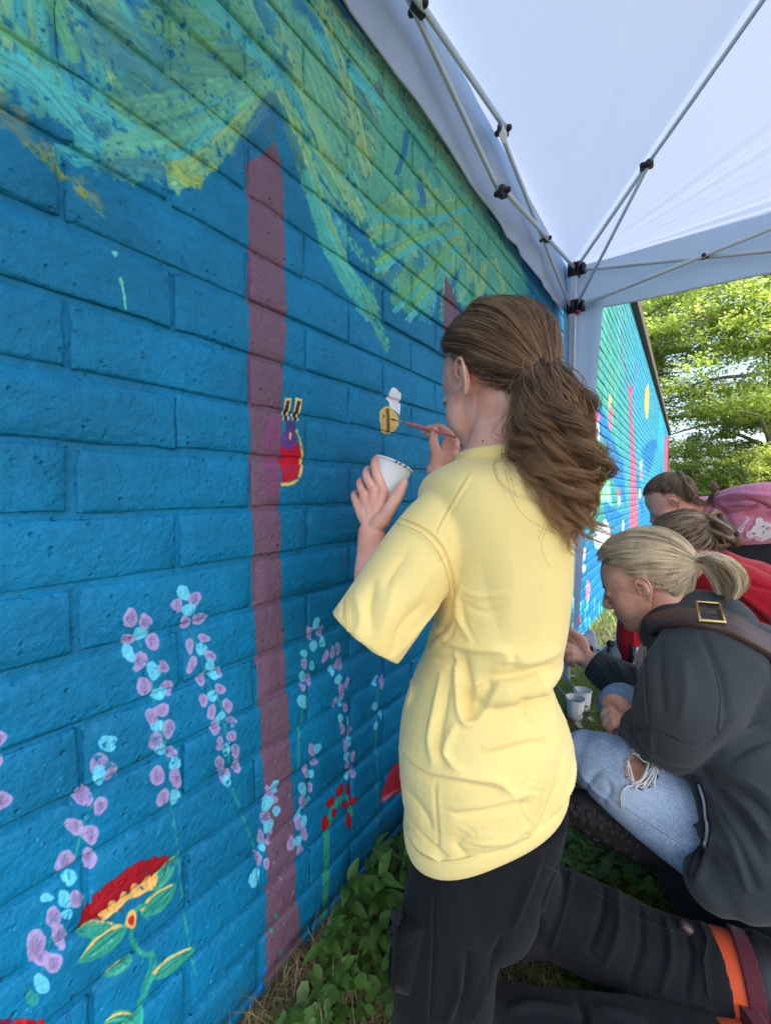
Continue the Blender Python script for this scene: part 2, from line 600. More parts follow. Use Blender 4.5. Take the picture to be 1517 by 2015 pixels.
S([(548, 175), (590, 300), (650, 470), (735, 625)], 30, 26, (70, 138, 140), dry=.3)
S([(552, 178), (600, 290), (640, 420), (690, 540)], 14, 18, YG, dry=.15)
S([(600, 330), (650, 480), (735, 620)], 22, 40, (80, 190, 182), dry=.2)
S([(560, 60), (640, 290), (715, 430)], 18, 30, YG, dry=.25)
S([(590, 30), (690, 300), (760, 470)], 30, 18, GR, dry=.25)
S([(530, -60), (620, 190), (700, 390)], 40, 22, GR, dry=.25)
S([(610, -60), (690, 190), (725, 350)], 18, 22, YG, dry=.25)
S([(720, 560), (745, 640), (765, 690)], 30, 14, (88, 170, 140), dry=.55)
S([(740, 160), (780, 230), (800, 300)], 18, 12, (92, 96, 110), dry=.4, alpha=.6)
# second and third fans under the canopy edge
px_poly([(760, 170), (1110, 640), (1100, 800), (1090, 1000), (1080, 760), (1000, 640), (905, 600), (880, 540), (800, 600), (745, 520), (720, 420)], (92, 180, 150), dry=.22, alpha=.9, edge=.012)
for i in range(46):
    a0 = prng.uniform(0, 1)
    x, y = 880 + prng.uniform(-20, 30), 440 + prng.uniform(-60, 40)
    L = prng.uniform(110, 180); a = math.radians(prng.uniform(95, 178))
    c = [GR, YG, TE, (110, 160, 110), (20, 112, 172)][prng.integers(5)]
    S([(x, y), (x + L * .5 * math.cos(a) , y + L * .5 * math.sin(a) - 8), (x + L * math.cos(a), y + L * math.sin(a))], 14, 24, c, dry=prng.uniform(.2, .5), alpha=.9)
for i in range(60):
    t = prng.uniform(0, 1); x, y = 800 + 290 * t + prng.uniform(-30, 10), 250 + 400 * t + prng.uniform(-10, 150)
    L = prng.uniform(50, 150); a = math.radians(prng.uniform(55, 115))
    c = [GR, YG, (96, 184, 166), (20, 110, 170), (130, 190, 140), (60, 150, 146)][prng.integers(6)]
    S([(x, y), (x + L * .5 * math.cos(a), y + L * .5 * math.sin(a)), (x + L * math.cos(a + .1), y + L * math.sin(a + .1))], 12, 10, c, dry=.3, alpha=.8)
for q in ([(925, 395), (830, 420), (742, 412)], [(905, 440), (820, 470), (738, 520)], [(900, 470), (840, 540), (772, 600)], [(885, 500), (850, 560), (800, 618)]):
    S(q, 16, 32, (112, 180, 116), dry=.3)
    S([(x, y + 14) for x, y in q], 10, 12, TE, dry=.4)
# trunks
TR = (112, 86, 108)
px_poly([(540, 275), (556, 320), (560, 420), (561, 560), (564, 640), (558, 720), (555, 800), (552, 900), (551, 1000), (553, 1120), (556, 1220), (566, 1380), (572, 1500), (580, 1640), (583, 1760), (592, 1830), (602, 1880), (615, 1990), (622, 2200), (515, 2200), (524, 1960), (524, 1800), (525, 1700), (518, 1520), (510, 1400), (502, 1240), (498, 1100), (495, 960), (491, 800), (490, 640), (490, 500), (489, 400), (488, 316), (520, 300)], TR, dry=0, edge=.0015)
px_poly([(876, 540), (905, 614), (930, 680), (945, 800), (950, 1000), (950, 1300), (935, 1300), (900, 1000), (885, 800), (872, 660), (872, 600)], TR, edge=.002)
px_poly([(540, 205), (556, 330), (548, 300), (536, 262), (520, 300), (522, 250)], (52, 112, 140), dry=.3, alpha=.7, edge=.002)
S([(536, 815), (534, 880), (535, 980)], 26, 30, (150, 60, 120), dry=.5, alpha=.45)
# lupins
LI, CYN, GN = (172, 154, 208), (104, 208, 244), (44, 150, 150)
def c3(x, y): return x / 1.985, 1000 + y / 1.985
def lup(stems, items, k=1.0 / 1.985):
    for st in stems: S([c3(*p) for p in st], 5, 4, GN, dry=.45, edge=.001, alpha=.85)
    for it in items:
        c = {'L': LI, 'C': CYN, 'G': GN}[it[0]]
        x, y = c3(it[1], it[2])
        dr = prng.choice([0.05, 0.15, 0.3, 0.45])
        dab(x, y, it[3] * k, it[4] * k, c, prng.uniform(-12, 22), dry=dr)
        if it[0] == 'L': dab(x, y, it[3] * k * .55, it[4] * k * .6, (132, 118, 172), 0, dry=.5, alpha=.5)
lup([[(545, 520), (585, 620), (610, 800), (660, 1000), (680, 1180)], [(672, 1170), (690, 1300), (705, 1480), (735, 1700), (770, 1830)]],
    [('L',512,430,30,38),('L',570,445,30,30),('C',550,492,28,28),('L',505,515,30,22),('L',600,525,28,32),('C',500,560,22,25),('C',515,585,25,18),('L',548,600,28,42),('C',600,637,30,35),('L',638,620,25,25),('L',562,695,28,42),('L',650,705,28,35),('C',625,725,32,25),('L',595,815,30,35),('L',630,790,32,30),('C',615,850,23,23),('L',657,860,25,38),('L',605,910,28,40),('C',628,945,22,25),('L',670,955,24,24),('L',615,1045,28,42),('C',685,997,27,27),('L',685,1055,26,38),('L',635,1130,26,36),('C',684,1130,24,32)])
lup([[(742, 470), (760, 520), (790, 600), (815, 690), (860, 760), (880, 860), (895, 1000)], [(905, 1100), (940, 1180), (975, 1280), (1000, 1350)]],
    [('C',718,330,26,30),('L',762,355,22,32),('L',692,380,20,32),('C',738,398,26,26),('L',727,448,22,26),('L',782,432,28,26),('L',797,508,24,18),('L',742,538,18,32),('C',787,550,22,26),('L',748,612,18,36),('L',820,580,22,25),('C',817,610,20,22),('L',850,640,20,22),('C',836,652,20,20),('L',787,668,18,24),('L',858,707,20,22),('C',828,733,22,22),('L',793,750,18,28),('L',887,772,20,28),('L',825,795,18,34),('C',858,823,20,30),('L',907,835,18,20),('L',840,860,20,30),('L',903,892,22,20),('L',857,920,16,30),('C',884,940,18,28),('L',918,948,18,28),('L',857,1000,18,38),('L',925,1010,20,24),('L',882,1045,20,36),('C',888,1070,18,20)])
lup([[(360, 1160), (320, 1260), (285, 1390)], [(235, 1590), (180, 1740), (150, 1900)]],
    [('C',422,920,35,35),('L',385,1000,35,50),('L',432,1030,20,45),('C',388,1045,30,40),('L',325,1125,38,42),('L',390,1165,28,38),('L',288,1243,35,36),('L',352,1275,30,42),('L',252,1380,36,48),('L',350,1370,30,45),('C',272,1447,30,32),('C',185,1525,28,18),('C',255,1530,30,35),('L',300,1530,28,35),('L',210,1600,32,40),('C',262,1590,22,22),('L',233,1675,32,50),('L',140,1710,42,62),('L',165,1762,28,30),('L',208,1780,35,38),('C',162,1860,32,40),('G',122,1910,24,35)])
lup([], [('C',1072,1090,18,26),('L',1052,1115,16,34),('L',1070,1140,14,18),('C',1045,1155,20,34),('C',1078,1182,14,20),('L',1035,1210,20,25),('C',1045,1240,18,32),('L',1015,1280,14,28),('L',1050,1290,12,28),('C',1025,1318,16,24),('L',1007,1370,14,30),('L',1040,1390,12,22),('C',992,1442,22,38)])
lup([], [('L',1217,945,12,28),('C',1238,938,14,22),('L',1228,990,12,18),('L',1198,1030,14,26),('C',1215,1042,12,18),('C',1180,1098,16,28),('L',1213,1095,11,20),('L',1180,1150,14,28),('C',1203,1140,12,22),('C',1170,1190,13,25),('C',1187,1222,12,24),('L',1165,1235,12,30),('L',1187,1272,14,28),('L',1136,1310,14,32),('C',1160,1300,16,20),('L',1170,1335,12,24)])
lup([[(1178, 790), (1168, 900), (1162, 1040)]], [('C',1235,450,12,24),('L',1212,490,12,26),('L',1252,482,12,22),('C',1225,538,16,22),('C',1258,525,14,20),('C',1187,568,14,14),('L',1190,610,12,26),('C',1220,618,10,22),('C',1185,660,12,26),('L',1208,668,12,24),('L',1182,700,10,16),('C',1182,755,22,28)])
lup([], [('L',1272,580,10,30),('L',1300,565,10,25),('L',1320,550,10,25),('C',1297,635,10,22),('L',1325,610,14,28),('C',1322,670,14,18),('L',1355,685,8,24),('L',1335,715,12,30),('L',1310,762,8,20),('C',1330,760,10,18),('L',1350,780,12,16),('C',1330,822,10,18),('C',1362,832,10,18),('L',1335,860,10,25),('L',1365,875,12,22),('C',1363,912,10,20),('L',1350,930,8,25),('L',1380,972,10,22),('C',1355,970,10,20),('L',1358,1003,8,18),('L',1378,1032,10,22),('C',1360,1045,8,18)])
lup([[(1475, 700), (1468, 870), (1476, 1100), (1470, 1300)]], [('C',1468,675,10,22),('L',1492,680,8,30),('C',1465,775,10,20),('C',1490,810,8,20),('C',1467,850,8,18)])
lup([], [('L',0,900,22,34),('L',-10,990,24,20),('L',8,1140,34,40)])
# big red flower with green leaves
RED, YEL, LG = (160, 18, 36), (236, 188, 104), (50, 160, 140)
def f3(*p): return [c3(*q) for q in p]
def leaf(a, b, w, edge_side=1, back=YEL):
    a, b = np.array(c3(*a)), np.array(c3(*b))
    d = b - a; n = np.array([-d[1], d[0]]) / (np.hypot(*d) + 1e-9) * w / 1.985 * .72
    u = np.linspace(0, 1, 12); pr = np.sin(np.pi * u ** 0.85) ** 0.8
    up, dn = a + u[:, None] * d + pr[:, None] * n * edge_side, a + u[:, None] * d - pr[:, None] * n * edge_side
    px_poly(np.vstack([up, dn[::-1]]), LG, dry=.05, edge=.001)
    S(up[1:-1] * .86 + dn[1:-1] * .14, 7, 3, back, dry=.1, edge=.001)
    for k in range(5):
        o = prng.uniform(-.75, .75); t0, t1 = prng.uniform(.08, .35), prng.uniform(.6, .92)
        f = lambda t: a + t * d + o * n * edge_side * math.sin(math.pi * t ** .85) ** .8
        S([f(t0), f((t0 + t1) / 2), f(t1)], 4, 3, [(34, 128, 122), (84, 188, 164), (40, 140, 130), (96, 196, 176)][prng.integers(4)], dry=.3, edge=.0006, alpha=.7)
    S([a * .9 + b * .1, a * .1 + b * .9], 2.5, 1.5, (26, 112, 110), dry=.3, edge=.0005)
px_poly(f3((302,1640),(312,1595),(335,1575),(345,1560),(370,1540),(365,1515),(395,1490),(420,1465),(445,1452),(470,1430),(500,1410),(525,1395),(550,1378),(580,1372),(600,1360),(622,1368),(640,1356),(660,1370),(650,1395),(610,1440),(580,1470),(520,1490),(480,1530),(430,1570),(400,1620),(350,1635)), RED, dry=.08, edge=.002)
for i in range(26):
    x, y = prng.uniform(330, 640), prng.uniform(0, 1)
    y = 1640 - (x - 302) * .78 + prng.uniform(-10, 60)
    S(f3((x, y), (x + 22, y + 26)), 5, 3, [(140, 16, 40), (206, 40, 54), (110, 40, 90)][prng.integers(3)], dry=.35, edge=.001, alpha=.7)
for x, y, r in ((408,1592,20),(442,1560,21),(486,1522,19),(530,1488,22),(575,1466,24)): dab(*c3(x, y), r / 2, r / 1.7, YEL, 20, dry=.05)
S(f3((395,1622),(440,1580),(500,1530),(560,1500),(600,1480)), 7, 7, YEL, dry=.1, edge=.001)
leaf((600, 1495), (695, 1352), 40, -1); leaf((548, 1595), (692, 1466), 52, -1)
leaf((455, 1630), (296, 1668), 46, 1); leaf((500, 1625), (302, 1780), 56, 1)
S(f3((500,1600),(540,1560),(590,1545)), 9, 5, LG, dry=.1)
S(f3((510,1645),(518,1700),(540,1735),(575,1745),(600,1740)), 11, 14, LG, dry=.08)
S(f3((600,1740),(590,1810),(560,1880),(545,1950),(530,2060)), 13, 14, LG, dry=.08)
dab(*c3(512, 1610), 12, 18, YEL, 0, dry=0); dab(*c3(513, 1612), 5, 10, (200, 30, 36), 0, dry=0)
leaf((520, 1752), (392, 1842), 36, 1); leaf((588, 1838), (762, 1712), 46, -1); leaf((540, 2000), (400, 2015), 70, 1)
for i in range(40): dab(*c3(prng.normal(85, 42), 2020 + abs(prng.normal(0, 45)) - 70 + 60), 9, 12, [(170, 22, 38), (196, 40, 46), (120, 16, 50)][prng.integers(3)], prng.uniform(0, 90), dry=.4)
# red arching flower and small things beside the trunk
S(f3((1270,1690),(1272,1560),(1275,1400),(1276,1290),(1288,1210),(1315,1150),(1350,1128),(1368,1160),(1378,1205)), 12, 8, (48, 158, 134), dry=.3, edge=.002)
for x, y, a, b, g in ((1327,1103,13,26,20),(1363,1103,12,26,0),(1290,1150,14,24,30),(1345,1160,13,18,30),(1382,1145,13,18,20),(1303,1190,9,20,20),(1268,1235,13,34,10),(1363,1225,11,28,0)): dab(*c3(x, y), a / 2, b / 2, (184, 18, 40), g, dry=.1)
px_poly([(750, 1578), (762, 1530), (778, 1506), (800, 1500), (812, 1540), (800, 1560), (775, 1566)], (186, 40, 62), dry=.15, edge=.002)
S([(752, 1580), (775, 1560), (800, 1552)], 6, 6, (228, 110, 130), dry=.4)
# beetle
for a, b in (((568, 783), (561, 828)), ((590, 783), (580, 828))):
    S([a, ((a[0] + b[0]) / 2 + 1, 806), b], 12.9, 11, (236, 208, 130), dry=.1, edge=.001); S([(a[0], a[1] + 5), b], 6.5, 6.5, (66, 36, 62), dry=.15, edge=.0008)
S([(573, 828), (571, 852)], 18, 20, (88, 40, 96), dry=.2, edge=.002)
S([(583, 846), (591, 866), (595, 905), (588, 940), (572, 952), (554, 953)], 6, 5, (232, 190, 100), dry=.25, edge=.002)
px_poly([(552, 878), (575, 872), (588, 870), (592, 890), (592, 915), (584, 942), (556, 950), (552, 915)], (192, 20, 48), dry=.05, edge=.001)
dab(568, 864, 17, 19, (96, 60, 140), 0, dry=.15); dab(571, 858, 2.6, 9, (240, 190, 80), 0, dry=0)
for i in range(9): dab(prng.uniform(556, 588), prng.uniform(852, 940), 2.5, 3.5, (110, 50, 130), 0, dry=.4)
# bee being painted
px_poly([(773, 761), (781, 765), (789, 775), (788, 795), (786, 816), (776, 808), (765, 802), (766, 792), (762, 786), (766, 772)], (228, 228, 238), edge=.001)
dab(765, 827, 20, 26, (226, 190, 104), 0, dry=0, edge=.0018); S([(762, 804), (764, 826), (765, 851)], 7, 6, (128, 86, 66), dry=.1, edge=.0008); S([(754, 816), (757, 819), (754, 822)], 2, 2, (110, 74, 50), dry=0, edge=.0004)
# drips and splashes
S([(227, 495), (229, 508)], 7, 3, (110, 205, 200), dry=.2); S([(237, 543), (243, 570), (247, 610)], 7, 2, (110, 205, 190), dry=.2)
for i in range(150):
    x, y = prng.uniform(20, 800), prng.uniform(1500, 2000)
    dab(x, y, prng.uniform(.8, 1.8), prng.uniform(1.5, 4), [(90, 190, 190), (140, 180, 210), (60, 150, 150)][prng.integers(3)], 0, dry=0, alpha=.6, edge=.0006)
S([(524, 1905), (512, 1950), (490, 2040)], 5, 5, (40, 120, 220), dry=.1, edge=.001)
for q in ([(540, 1800), (550, 1812)], [(535, 1828), (534, 1840)], [(555, 1870), (552, 1890)]): S(q, 7, 4, (60, 140, 130), dry=.4)
S([(500, 2010), (540, 1985), (575, 1945)], 16, 12, (200, 190, 180), dry=.5, edge=.004)

for i in range(130):                                   # the painted boughs go on along the wall, left of the view
    y, z = prng.uniform(-.6, .16), prng.uniform(1.12, 2.05)
    if z < 1.2 + .2 * math.sin(y * 9): continue
    L = prng.uniform(.08, .26); a = prng.uniform(-2.4, -.8); w = prng.uniform(.006, .02)
    d = np.array([math.cos(a), math.sin(a)]) * L; nn_ = np.array([-d[1], d[0]]) / L * w
    p0 = np.array([y, z])
    near.poly([p0 - nn_ * .6, p0 + d * .5 - nn_, p0 + d - nn_ * .7, p0 + d + nn_ * .7, p0 + d * .5 + nn_, p0 + nn_ * .6], [TE, GR, GT, YG, GR][prng.integers(5)], alpha=.75, dry=prng.uniform(.25, .5), edge=.004)
zz_ = (-0.3 + np.arange(near.h) / near.ppm)[:, None, None]          # splashed soil along the foot of the wall
soil = np.clip((.085 - zz_) / .11, 0, 1) * np.clip((near.mid[..., None] * .6 + near.fine[..., None] * .6 - .52) * 5, 0, 1) * .7
near.a[:] = near.a * (1 - soil) + np.array([92, 78, 62]) * soil
# the far part of the mural, seen beyond the tent leg
def fp(p, c, **k): px_poly(p, c, far, **k)
k = dict(edge=.02)
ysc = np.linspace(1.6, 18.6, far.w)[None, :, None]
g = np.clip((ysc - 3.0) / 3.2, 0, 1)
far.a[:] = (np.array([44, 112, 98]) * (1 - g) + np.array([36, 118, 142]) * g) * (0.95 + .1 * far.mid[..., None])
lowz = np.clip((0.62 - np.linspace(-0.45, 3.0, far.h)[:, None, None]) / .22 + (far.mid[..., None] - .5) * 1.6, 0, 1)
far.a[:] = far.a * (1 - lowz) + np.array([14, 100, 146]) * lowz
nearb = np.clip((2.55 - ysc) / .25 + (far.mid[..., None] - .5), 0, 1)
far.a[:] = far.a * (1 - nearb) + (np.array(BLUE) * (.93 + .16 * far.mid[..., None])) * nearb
for i in range(60):                                    # soft hanging strokes of green on the turquoise
    y = prng.uniform(2.5, 5.0); z = prng.uniform(1.2, 2.9)
    L = prng.uniform(.25, .9); w = prng.uniform(.015, .07)
    far.poly([(y, z), (y + w, z), (y + w * .8, z - L), (y + w * .3, z - L)], [(96, 136, 96), (50, 128, 116), (72, 142, 116), (46, 134, 146)][prng.integers(4)], dry=.3, alpha=.7, edge=.01)
DB = (14, 92, 142)
fp([(1150, 690), (1165, 705), (1172, 770), (1185, 800), (1200, 845), (1212, 880), (1226, 905), (1229, 960), (1232, 1000), (1215, 960), (1200, 930), (1195, 880), (1180, 850), (1150, 860), (1130, 900), (1130, 740)], DB, **k)
fp([(1130, 860), (1180, 875), (1198, 940), (1205, 1000), (1190, 990), (1130, 960)], (110, 190, 140), dry=.3, **k)
fp([(1189, 985), (1210, 1000), (1226, 1015), (1226, 1035), (1190, 1030)], DB, **k)
fp([(1238, 772), (1243, 772), (1247, 860), (1252, 920), (1255, 1020), (1262, 1120), (1236, 1120), (1239, 1000), (1239, 880)], (128, 76, 102), **k)
S([(1239, 775), (1232, 740), (1225, 690), (1222, 640), (1221, 590)], 2.2, 1.2, (96, 70, 140), far, dry=.1, edge=.01)
S([(1241, 775), (1248, 745), (1252, 705)], 2.2, 1.2, (96, 70, 140), far, dry=.1, edge=.01)
dab(1240, 768, 3.5, 10, (206, 60, 90), 0, far, dry=0, edge=.01)
fp([(1253, 920), (1262, 965), (1270, 1010), (1262, 1015), (1252, 960)], DB, **k)
fp([(1262, 886), (1276, 868), (1291, 863), (1293, 877), (1287, 896), (1283, 915), (1275, 934), (1269, 916)], DB, **k)
fp([(1297, 810), (1303, 815), (1306, 850), (1304, 900), (1302, 880), (1298, 900), (1296, 860)], (24, 136, 190), **k)
fp([(1303, 915), (1300, 940), (1295, 945)], DB, **k)
fp([(1306, 850), (1312, 862), (1318, 864), (1318, 950), (1306, 950)], (134, 80, 108), edge=.0)
for x, y, a, b, c in ((1200, 788, 2.5, 12, (236, 200, 120)), (1202, 812, 4, 12, (226, 96, 120)), (1202, 833, 3.5, 12, (230, 100, 150)), (1175, 822, 5, 11, (240, 110, 170)), (1176, 852, 4.5, 20, (205, 215, 240)), (1273, 790, 4, 36, (240, 176, 110)), (1273, 790, 2, 28, (244, 196, 90)), (1218, 970, 3, 9, (214, 80, 96)), (1218, 985, 3, 9, (245, 225, 215)), (1261, 915, 2.5, 9, (240, 225, 150)), (1262, 935, 2.5, 10, (225, 120, 150)), (1259, 972, 2.5, 10, (225, 230, 210)),
                      (1146, 1100, 2.5, 12, (230, 235, 245)), (1150, 1090, 2.5, 14, (235, 200, 215)), (1143, 1118, 3, 12, (235, 240, 245)), (1149, 1118, 3, 10, (225, 235, 240)), (1157, 1160, 4.5, 18, (240, 140, 180)), (1156, 1172, 3.5, 14, (236, 120, 160)), (1137, 1216, 5, 12, (206, 44, 84)), (1135, 1228, 5, 10, (206, 44, 84)), (1137, 1213, 2, 5, (240, 230, 235)), (1136, 1229, 2.5, 4, (240, 230, 235)),
                      (1128, 1180, 1.6, 14, (170, 190, 215)), (1192, 1050, 8, 30, (225, 230, 240)), (1178, 1060, 10, 26, (200, 220, 240)), (1226, 1040, 2, 20, (230, 240, 240))):
    dab(x, y, a, b, tuple(np.array(c) * .8), 0, far, dry=.08, edge=.012)
for i in range(40):
    x = prng.uniform(1125, 1185); y = prng.uniform(1170, 1260)
    dab(x, y, .8, prng.uniform(5, 16), [(120, 210, 225), (90, 190, 215)][prng.integers(2)], 0, far, dry=.2, edge=.01, alpha=.7)

def paint_image(name, cv):
    im = bpy.data.images.new(name, cv.w, cv.h, alpha=False)
    px = np.ones((cv.h, cv.w, 4), np.float32)
    px[..., :3] = np.clip(cv.a, 0, 255) / 255.0
    im.pixels.foreach_set(px.ravel())
    im.update()
    return im

near_img, far_img = paint_image('near_paint', near), paint_image('far_paint', far)

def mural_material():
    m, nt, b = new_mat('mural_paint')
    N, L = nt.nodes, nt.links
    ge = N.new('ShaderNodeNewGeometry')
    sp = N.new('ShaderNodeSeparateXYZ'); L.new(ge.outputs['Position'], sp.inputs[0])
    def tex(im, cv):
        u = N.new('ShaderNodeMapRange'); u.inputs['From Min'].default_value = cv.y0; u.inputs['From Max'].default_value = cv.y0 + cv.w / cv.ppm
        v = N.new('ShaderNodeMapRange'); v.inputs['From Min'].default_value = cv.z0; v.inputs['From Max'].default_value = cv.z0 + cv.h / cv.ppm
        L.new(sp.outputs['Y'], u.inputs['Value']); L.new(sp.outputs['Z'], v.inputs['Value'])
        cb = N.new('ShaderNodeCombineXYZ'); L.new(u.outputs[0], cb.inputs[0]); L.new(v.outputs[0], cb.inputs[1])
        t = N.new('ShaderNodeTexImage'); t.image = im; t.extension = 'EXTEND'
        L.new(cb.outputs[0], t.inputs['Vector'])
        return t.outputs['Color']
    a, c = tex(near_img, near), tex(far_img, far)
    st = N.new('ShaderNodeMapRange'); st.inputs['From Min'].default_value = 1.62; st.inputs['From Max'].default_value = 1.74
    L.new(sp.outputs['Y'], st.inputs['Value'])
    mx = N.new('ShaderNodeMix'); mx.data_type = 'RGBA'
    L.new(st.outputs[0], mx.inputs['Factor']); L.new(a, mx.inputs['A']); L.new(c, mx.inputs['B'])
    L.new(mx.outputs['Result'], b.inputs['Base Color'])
    b.inputs['Roughness'].default_value = 0.62
    b.inputs['Specular IOR Level'].default_value = 0.26
    # rough rendered-brick relief: lumps, pits and brush marks
    n1 = N.new('ShaderNodeTexNoise'); n1.inputs['Scale'].default_value = 120; n1.inputs['Detail'].default_value = 3; n1.inputs['Roughness'].default_value = .5
    n2 = N.new('ShaderNodeTexNoise'); n2.inputs['Scale'].default_value = 34; n2.inputs['Detail'].default_value = 3
    vo = N.new('ShaderNodeTexVoronoi'); vo.inputs['Scale'].default_value = 95; vo.inputs['Randomness'].default_value = 1.0
    pit = N.new('ShaderNodeMapRange'); pit.inputs['From Min'].default_value = .05; pit.inputs['From Max'].default_value = .32
    for t in (n1, n2, vo): L.new(ge.outputs['Position'], t.inputs['Vector'])
    L.new(vo.outputs['Distance'], pit.inputs['Value'])
    gate = N.new('ShaderNodeMapRange'); gate.inputs['From Min'].default_value = .50; gate.inputs['From Max'].default_value = .62
    n3 = N.new('ShaderNodeTexNoise'); n3.inputs['Scale'].default_value = 60; L.new(ge.outputs['Position'], n3.inputs['Vector'])
    L.new(n3.outputs['Fac'], gate.inputs['Value'])
    inv = N.new('ShaderNodeMath'); inv.operation = 'SUBTRACT'; inv.inputs[0].default_value = 1; L.new(pit.outputs[0], inv.inputs[1])
    pd = N.new('ShaderNodeMath'); pd.operation = 'MULTIPLY'; L.new(inv.outputs[0], pd.inputs[0]); L.new(gate.outputs[0], pd.inputs[1])
    h1 = N.new('ShaderNodeMath'); h1.operation = 'MULTIPLY_ADD'; L.new(n2.outputs['Fac'], h1.inputs[0]); h1.inputs[1].default_value = .6; L.new(n1.outputs['Fac'], h1.inputs[2])
    h2 = N.new('ShaderNodeMath'); h2.operation = 'SUBTRACT'; L.new(h1.outputs[0], h2.inputs[0]); L.new(pd.outputs[0], h2.inputs[1])
    bp = N.new('ShaderNodeBump'); bp.inputs['Strength'].default_value = 1.0; bp.inputs['Distance'].default_value = .0028
    L.new(h2.outputs[0], bp.inputs['Height']); L.new(bp.outputs['Normal'], b.inputs['Normal'])
    return m
MURAL = mural_material()
# ------------------------------------------------------------------ the painted brick wall
WALL_TOP, WALL_Y0, WALL_Y1 = 2.80, -1.8, 18.0
wall = empty('brick_wall', (0, 6, 0), 'long brick wall painted with a blue and green forest mural', 'wall')
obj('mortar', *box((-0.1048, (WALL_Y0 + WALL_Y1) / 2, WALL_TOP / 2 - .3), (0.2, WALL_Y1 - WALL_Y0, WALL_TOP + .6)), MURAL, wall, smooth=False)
CO, ST = 0.0751, 0.225                                  # course height and brick pitch
def brick_mesh(i, nx=4, nz=2, L=0.214, H=0.0668):
    r = np.random.default_rng(100 + i)
    L = L + r.uniform(.001, .007)
    def rim(h, k, q): return np.concatenate([[-h - .0006, -h + .0006, -h + .0032], np.linspace(-h + q, h - q, k), [h - .0032, h - .0006, h + .0006]])
    xs, zs = rim(L / 2, nx, .03), rim(H / 2, nz, .02)
    V, n, k = [], len(xs), len(zs)
    tilt, turn = r.normal(0, .0005), r.normal(0, .0004)
    for a in range(n):
        for c in range(k):
            ring = min(a, c, n - 1 - a, k - 1 - c)
            dx = (-.0066, -.0015, -.0002)[ring] if ring < 3 else 0
            dx += (0, r.normal(0, .0006), r.normal(0, .0003), r.normal(0, .00025))[min(ring, 3)]
            if ring: dx += tilt * zs[c] / H * 2 + turn * xs[a] / L * 2
            V.append((dx, xs[a] + (r.normal(0, .0010) if ring < 3 else 0), zs[c] + (r.normal(0, .0011) if ring < 3 else 0)))
    Fc = [(a * k + c, (a + 1) * k + c, (a + 1) * k + c + 1, a * k + c + 1) for a in range(n - 1) for c in range(k - 1)]
    return np.array(V), Fc
variants = [brick_mesh(i) for i in range(8)]
brick_meshes = [mesh_np('brick', V, Fc, True, MURAL) for V, Fc in variants]
Y_OFF = on_x(338, 510, 0)[1]                            # a perpend measured in the photograph
Z_OFF = on_x(0, 541, 0)[2]                              # a bed joint
Z_OFF -= math.floor((Z_OFF + .5) / CO) * CO
cells = []
for r_ in range(48):
    z = Z_OFF + (r_ - 6 + .5) * CO
    if z > WALL_TOP - .03 or z < -.5: continue
    odd = int(round((z - .5 * CO - on_x(0, 541, 0)[2]) / CO)) % 2
    y = Y_OFF - 12 * ST + (ST / 2 if odd else -0.0)
    while y < WALL_Y1 - .1:
        if y > WALL_Y0: cells.append((y + ST / 2, z))
        y += ST
vis = []
for (y, z) in cells:
    p = proj((0.0, y, z))
    s = 1e9
    if p[2] > .15 and -60 < p[0] < 1330 and -60 < p[1] < 2075: s = p[2]
    vis.append(s)
order = np.argsort(vis)
single = set(int(i) for i in order[:300])
rest_V, rest_F, n = [], [], 0
for i, (y, z) in enumerate(cells):
    rr = np.random.default_rng(i)
    v = int(rr.integers(8))
    jit = (rr.normal(0, .0009), rr.normal(0, .0012), rr.normal(0, .0010))
    if i in single:
        o = bpy.data.objects.new('brick', brick_meshes[v])
        o.location = (jit[0], y + jit[1] - 6, z + jit[2])
        link(o, wall)
    else:
        V, Fc = variants[v]
        rest_V.append(V + np.array([jit[0], y + jit[1], z + jit[2]]))
        rest_F.append(np.array(Fc) + n); n += len(V)
tag(obj('brick_courses', np.concatenate(rest_V), np.concatenate(rest_F), MURAL, wall), kind='stuff')
FASC = mat('fascia_wood', (.055, .042, .028), .7, .3, 12, .3, 80)
obj('fascia_board', *rbox((-0.04, (WALL_Y0 + WALL_Y1) / 2, WALL_TOP + .06), (0.19, WALL_Y1 - WALL_Y0 + .1, .14), bev=.006), FASC, wall, smooth=False)
obj('end_trim', *rbox((-0.1, WALL_Y1 + .02, WALL_TOP / 2), (0.22, .06, WALL_TOP + .6), bev=.006), FASC, wall, smooth=False)
